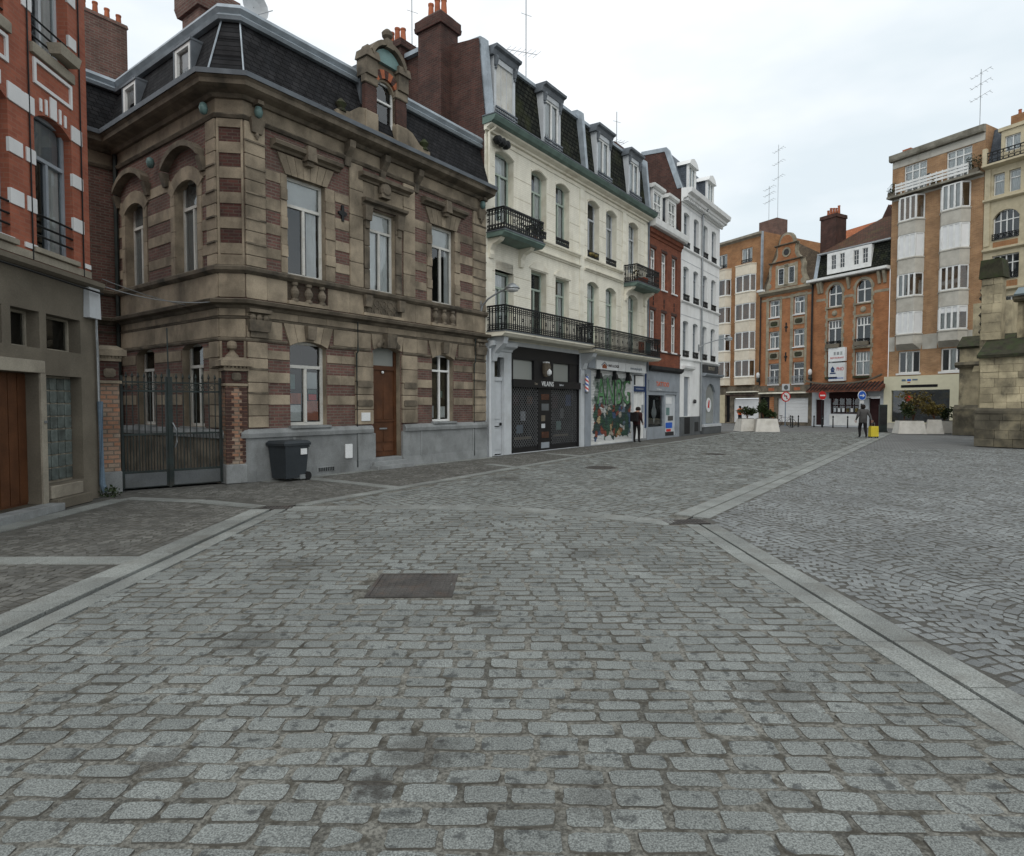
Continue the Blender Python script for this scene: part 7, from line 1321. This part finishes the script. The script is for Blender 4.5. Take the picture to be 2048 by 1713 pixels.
for i, (x, y) in enumerate(((20.9, 49.7), (21.9, 48.0), (22.75, 50.2), (23.1, 49.6), (24.1, 49.06), (24.45, 48.4), (24.85, 47.6), (25.45, 46.62))):
    o = root('bollard', ('dark bollard %s' % ('beside the left planters', 'by the parked bicycle', 'before the right white shutter', 'at the right edge of the right shutter', 'left of the no entry sign pole', 'right of the no entry sign pole', 'before the white plinth of the restaurant', 'closest to the pedestrian with the suitcase')[i]), 'bollard', (x, y), 0, 'bollards along the far kerb')
    b = MB(); b.lathe([(.06, 0), (.06, .05), (.045, .08), (.045, .78), (.06, .80), (.06, .86), (.03, .93)], n=10); b.build('post', 'iron', o); b = MB(); b.lathe([(.047, .70), (.047, .74)], n=10); b.build('ring', 'steel', o)
# parked bicycle
o = root('bicycle', 'dark bicycle parked by the bollards before the white shutter', 'bicycle', (21.5, 48.6), R(-25))
for cx in (-.52, .52):
    b = MB(); n = 20; pts = [(cx + .33 * math.cos(2 * math.pi * i / n), 0, .33 + .33 * math.sin(2 * math.pi * i / n)) for i in range(n + 1)]; b.tube(pts, .018, 5, cap=False); w = b.build('wheel', 'black', o); b = MB(); [b.tube([(cx, 0, .33), (cx + .32 * math.cos(R(45 * i)), 0, .33 + .32 * math.sin(R(45 * i)))], .004, 3) for i in range(8)]; b.build('spokes', 'steel', w)
b = MB(); [b.tube(p, .018, 6) for p in ([(-.52, 0, .33), (-.1, 0, .30), (.36, 0, .78), (-.2, 0, .80), (-.52, 0, .33)], [(-.1, 0, .3), (-.22, 0, .88)], [(.36, 0, .9), (.38, 0, .75), (.52, 0, .33)])]; b.build('frame', 'cloth_m', o)
b = MB(); b.tube([(.36, -.28, 1.0), (.36, 0, .93), (.36, .28, 1.0)], .014, 6); b.build('handlebar', 'steel', o); b = MB(); b.taper(-.36, -.1, -.07, .07, .88, .94, .02); b.build('saddle', 'black', o)
# information pillar
o = root('information_pillar', 'narrow dark metal pillar beside the cream shop surround', 'pillar', (24.0, 39.8), R(-20)); b = MB(); b.box(-.22, .22, -.14, .14, .1, 1.72); b.taper(-.24, .24, -.16, .16, 1.72, 1.78, .03); b.build('body', 'irong', o); b = MB(); b.box(-.25, .25, -.17, .17, 0, .1); b.build('base', 'irong', o); piece('poster_panel', o, -.18, .18, -.148, -.141, .5, 1.6, 'room', .01)
# wheelie bin
o = root('wheelie_bin', 'dark grey wheelie bin with white label against the stone plinth', 'bin', s_w(.76, -.40), SA + R(4)); o.scale = (.86, .86, .96)
b = MB(); b.taper(-.31, .31, -.28, .30, .07, .84, -.06); b.build('body', 'plastic', o); b = MB(); b.box(-.42, .42, -.37, .39, .84, .885); b.taper(-.43, .43, -.38, .40, .886, .95, .06); b.build('lid', 'plastic', o); b = MB(); b.tube([(.46, -.25, .80), (.46, .28, .80)], .018, 6); b.box(.38, .47, -.24, -.2, .78, .85); b.box(.38, .47, .22, .26, .78, .85); b.build('handle', 'plastic', o)
piece('label_sticker', o, .10, .30, -.356, -.345, .62, .76, 'paper', 0)
for y in (-.30, .26): b = MB(); b.lathe([(.03, -.03), (.10, -.03), (.10, .03), (.03, .03)], .36, y, 14, ax='y', cz=.10); b.build('wheel', 'black', o)
b = MB(); b.tube([(.36, -.28, .10), (.36, .26, .10)], .02, 6); b.box(.1, .34, -.32, -.28, .04, .14); b.build('axle', 'steel', o)
for lb, x, y, z, s_ in (('pale surveillance lamp on the house edge left of the baroque gable', *e_w(8.45, -.35), 4.2, 1), ('pale surveillance lamp on the pipe right of the baroque gable', *e_w(13.7, -.35), 4.25, 1)):
    o = root('wall_lantern', lb, 'lamp', (x, y, z), EA); b = MB(); b.lathe([(.04, 0), (.13, .08), (.16, .35), (.10, .5), (.03, .54)], n=10); b.build('globe', 'frost2', o, smooth=True); b = MB(); b.lathe([(.12, -.35), (.15, -.2), (.10, 0)], n=10); b.tube([(0, 0, -.2), (0, .35, -.3)], .03, 6); b.build('base', 'irong', o)
# weeds at the foot of the gate pier
o = root('weed_tuft', 'small green weeds at the foot of the brick gate pier', 'weeds', (-7.55, 11.45)); b = MB(); leaves(b, 130, 0, 0, .08, .22, .14, .12, .07); b.build('foliage', 'leaf', o)
# overhead service cables
def cable(label, A, B, sag, r=.009):
    A, B = Vector(A), Vector(B); b = MB(); b.tube([A.lerp(B, t / 10) - Vector((0, 0, sag * 4 * (t / 10) * (1 - t / 10))) for t in range(11)], r, 5); tag(b.build('service_cable', 'steel'), label, 'cable', 'service cables at the court')
cw1 = s_w(-.1, .1)
cable('pale service cable from the red house corner to the stone house ledge', (-7.60, 11.5, 4.05), (-7.3, 14.25, 3.98), .06); cable('lower service cable sagging from the red house corner', (-7.60, 11.5, 3.92), (-6.45, 13.4, 3.95), .12)
# ------------------------------------------------------------------ people
def person(label, loc, rz, J, rad, edges, parts_z, mats, scale=1.):
    """one continuous skinned figure; colours by height"""
    o = root('person', label, 'person', loc, rz); names = list(J); me = bpy.data.meshes.new('body'); me.from_pydata([J[n] for n in names], [(names.index(a), names.index(b)) for a, b in edges], [])
    t = bpy.data.objects.new('tmp_body', me); col.objects.link(t); sk = t.modifiers.new('s', 'SKIN'); sk.use_smooth_shade = True; sv = me.skin_vertices[0].data
    for i, n in enumerate(names): r = rad[n]; sv[i].radius = r if isinstance(r, tuple) else (r, r); sv[i].use_root = (n == 'pelvis')
    ss = t.modifiers.new('u', 'SUBSURF'); ss.levels = 2; ss.render_levels = 2
    m2 = bpy.data.meshes.new_from_object(t.evaluated_get(bpy.context.evaluated_depsgraph_get())); bpy.data.objects.remove(t)
    m2.materials.clear(); [m2.materials.append(M[x]) for x in mats]
    for p in m2.polygons: c = p.center; p.material_index = parts_z(c); p.use_smooth = True
    m2.transform(__import__('mathutils').Matrix.Scale(scale, 4)); m2.name = 'body'; b = bpy.data.objects.new('body', m2); link(b, o); return o
ED = [('pelvis', 'waist'), ('waist', 'chest'), ('chest', 'neck'), ('neck', 'head'), ('head', 'crown'), ('chest', 'shL'), ('shL', 'elL'), ('elL', 'wrL'), ('wrL', 'haL'), ('chest', 'shR'), ('shR', 'elR'), ('elR', 'wrR'), ('wrR', 'haR'), ('pelvis', 'hiL'), ('hiL', 'knL'), ('knL', 'anL'), ('anL', 'toL'), ('pelvis', 'hiR'), ('hiR', 'knR'), ('knR', 'anR'), ('anR', 'toR')]
RAD = dict(pelvis=(.15, .12), waist=(.14, .115), chest=(.165, .125), neck=.06, head=(.095, .10), crown=(.075, .08), shL=.075, shR=.075, elL=.055, elR=.055, wrL=.04, wrR=.04, haL=(.045, .03), haR=(.045, .03), hiL=.105, hiR=.105, knL=.07, knR=.07, anL=.05, anR=.05, toL=(.05, .035), toR=(.05, .035))
def fingers(o, base, dirv, side, m='skin', s_=1.):
    for i in range(4): b = MB(); p = Vector(base) + Vector(side) * (.022 * (i - 1.5)) * s_; d = Vector(dirv); l = (.075, .085, .08, .06)[i]; q = p + d * l * .6; e_ = q + (d + Vector((.5, 0, 0))).normalized() * l * .45; b.tube([p, q, e_], [.010, .009, .007], 5); b.build('finger', m, o)
    b = MB(); p = Vector(base) - Vector(dirv) * .05 + Vector(side) * .035; b.tube([p, p + Vector(side) * .03 + Vector(dirv) * .03, p + Vector(side) * .035 + Vector(dirv) * .065], [.012, .011, .008], 5); b.build('thumb', m, o)
def face(o, hx, hy, hz, fwd=(1, 0)):
    fx, fy = fwd; b = MB(); b.taper(hx + fx * .10 - .012, hx + fx * .10 + .02, hy + fy * .1 - .015, hy + fy * .1 + .015, hz - .035, hz + .015, .008); b.build('nose', 'skin', o)
    for s_ in (-1, 1): b = MB(); b.lathe([(.004, -.008), (.012, 0), (.004, .008)], hx + fx * .092 - fy * .035 * s_, hy + fy * .092 + fx * .035 * s_, 6, cz=hz + .025); b.build('eye', 'hair', o); b = MB(); b.lathe([(.008, -.03), (.02, 0), (.008, .03)], hx - fy * .1 * s_, hy + fx * .1 * s_, 6, cz=hz); b.build('ear', 'skin', o)
    b = MB(); b.box(hx + fx * .09 - .008, hx + fx * .09 + .008, hy - .025, hy + .025, hz - .07, hz - .06); b.build('mouth', 'cloth_m', o)
# pedestrian by the graffiti shutter, head bowed, facing up the street (+x local)
J = dict(pelvis=(0, 0, .93), waist=(.0, 0, 1.08), chest=(.02, 0, 1.30), neck=(.10, 0, 1.47), head=(.17, 0, 1.56), crown=(.18, 0, 1.64), shL=(.03, .18, 1.38), elL=(-.02, .25, 1.12), wrL=(.14, .22, .96), haL=(.20, .20, .93), shR=(.03, -.18, 1.38), elR=(-.02, -.25, 1.12), wrR=(.14, -.22, .96), haR=(.20, -.20, .93), hiL=(0, .10, .86), knL=(.02, .11, .48), anL=(-.03, .11, .08), toL=(.13, .12, .04), hiR=(0, -.10, .86), knR=(.04, -.11, .48), anR=(.02, -.11, .08), toR=(.18, -.12, .04))
rad = dict(RAD); rad.update(waist=(.17, .15), chest=(.19, .15), pelvis=(.17, .14), elL=.065, elR=.065)
o = person('person in dark jacket with a backpack, head bowed by the graffiti shutter', (5.75, 28.35), SA, J, rad, ED, lambda c: 0 if c.z > 1.46 else (3 if c.z < .07 else (2 if c.z < .86 and c.x < .12 else (0 if (c.x > .17 and c.z < 1.0) else 1))), ['skin', 'cloth_m', 'cloth_k', 'black'], .97)
b = MB(); b.lathe([(.06, -.02), (.118, .0), (.122, .06), (.09, .13), (.02, .155)], .145, 0, 12, cz=1.50); b.build('hair', 'hair', o, smooth=True); b = MB(); b.box(-.36, -.14, -.16, .16, .98, 1.40); b.taper(-.42, -.36, -.12, .12, 1.0, 1.25, .02); b.build('backpack', 'cloth_k', o); face(o, .175, 0, 1.51)
for sy in (-1, 1): fingers(o, (.20, sy * .20, .885), (.25, 0, -.95), (0, sy, 0))
# pedestrian with the suitcase, walking away to the right
J = dict(pelvis=(0, 0, .95), waist=(.0, 0, 1.12), chest=(.02, 0, 1.36), neck=(.03, 0, 1.53), head=(.04, 0, 1.64), crown=(.04, 0, 1.73), shL=(.0, .19, 1.45), elL=(-.10, .27, 1.18), wrL=(.08, .30, .98), haL=(.13, .30, .92), shR=(.0, -.19, 1.45), elR=(-.12, -.29, 1.18), wrR=(-.25, -.34, .95), haR=(-.29, -.35, .88), hiL=(0, .10, .88), knL=(.16, .11, .52), anL=(.10, .11, .10), toL=(.26, .12, .05), hiR=(0, -.10, .88), knR=(-.03, -.11, .50), anR=(-.24, -.11, .14), toR=(-.12, -.12, .05))
o = person('person in grey coat and black trousers pulling a yellow suitcase', (18.55, 32.5), R(75), J, dict(RAD, waist=(.20, .17), chest=(.22, .17), pelvis=(.20, .17), hiL=.12, hiR=.12, knL=.085, knR=.085, elL=.07, elR=.07, shL=.09, shR=.09), ED, lambda c: 0 if c.z > 1.54 else (3 if c.z < .09 else (2 if c.z < .80 else (0 if c.z < .93 and abs(c.y) > .24 else 1))), ['skin', 'cloth_g', 'cloth_k', 'black'], 1.0)
b = MB(); b.lathe([(.07, -.06), (.11, .0), (.122, .08), (.095, .15), (.02, .175)], .02, 0, 12, cz=1.60); b.build('hair', 'hair', o, smooth=True); face(o, .045, 0, 1.66)
for sy in (-1, 1): fingers(o, ((.13 if sy > 0 else -.29), sy * (.30 if sy > 0 else .35), .88), (.1, 0, -1), (0, sy, 0))
o = root('suitcase', 'bright yellow hard shell suitcase on wheels', 'suitcase', (19.0, 32.3), R(6)); o.scale = (.93, .93, .95); b = MB(); b.taper(-.23, .23, -.13, .13, .09, .66, .015); o2 = b.build('shell', 'yellow', o); b = MB(); [b.box(-.16 + .1 * i, -.14 + .1 * i, -.142, -.125, .14, .60) for i in range(4)]; b.build('ribs', 'yellow', o2); b = MB(); b.box(-.22, .22, -.12, .12, .05, .089); b.build('base', 'black', o)
for sx in (-1, 1):
    for sy in (-1, 1): b = MB(); b.lathe([(.005, -.012), (.03, -.012), (.03, .012), (.005, .012)], sx * .19, sy * .09, 10, ax='y', cz=.03); b.build('wheel', 'black', o)
b = MB(); b.tube([(-.10, 0, .66), (-.10, 0, .84), (.06, 0, .84), (.06, 0, .66)], .010, 6); b.build('pull_handle', 'steel', o)
# worker in orange behind the planters
J2 = dict(J); J2.update(knL=(.05, .11, .5), anL=(0, .11, .1), toL=(.15, .12, .05), knR=(.0, -.11, .5), anR=(-.06, -.11, .1), toR=(.1, -.12, .05), wrL=(.22, .22, 1.0), haL=(.28, .20, 1.0), elL=(.02, .27, 1.15), elR=(.0, -.27, 1.15), wrR=(.2, -.22, 1.0), haR=(.26, -.2, 1.0))
o = person('person in orange jacket behind the left concrete planter', (20.45, 55.2), R(40), J2, dict(RAD, chest=(.19, .15), waist=(.17, .14)), ED, lambda c: 0 if c.z > 1.54 else (3 if c.z < .09 else (2 if c.z < .95 and c.x < .15 else (0 if c.x > .24 else 1))), ['skin', 'orange', 'jeans', 'black'], .95)
b = MB(); b.lathe([(.07, -.04), (.11, .0), (.12, .07), (.09, .13), (.02, .155)], .02, 0, 12, cz=1.54); b.build('hair', 'hair', o, smooth=True); face(o, .045, 0, 1.56)
for sy in (-1, 1): fingers(o, (.27, sy * .19, .95), (.9, 0, -.3), (0, sy, 0))
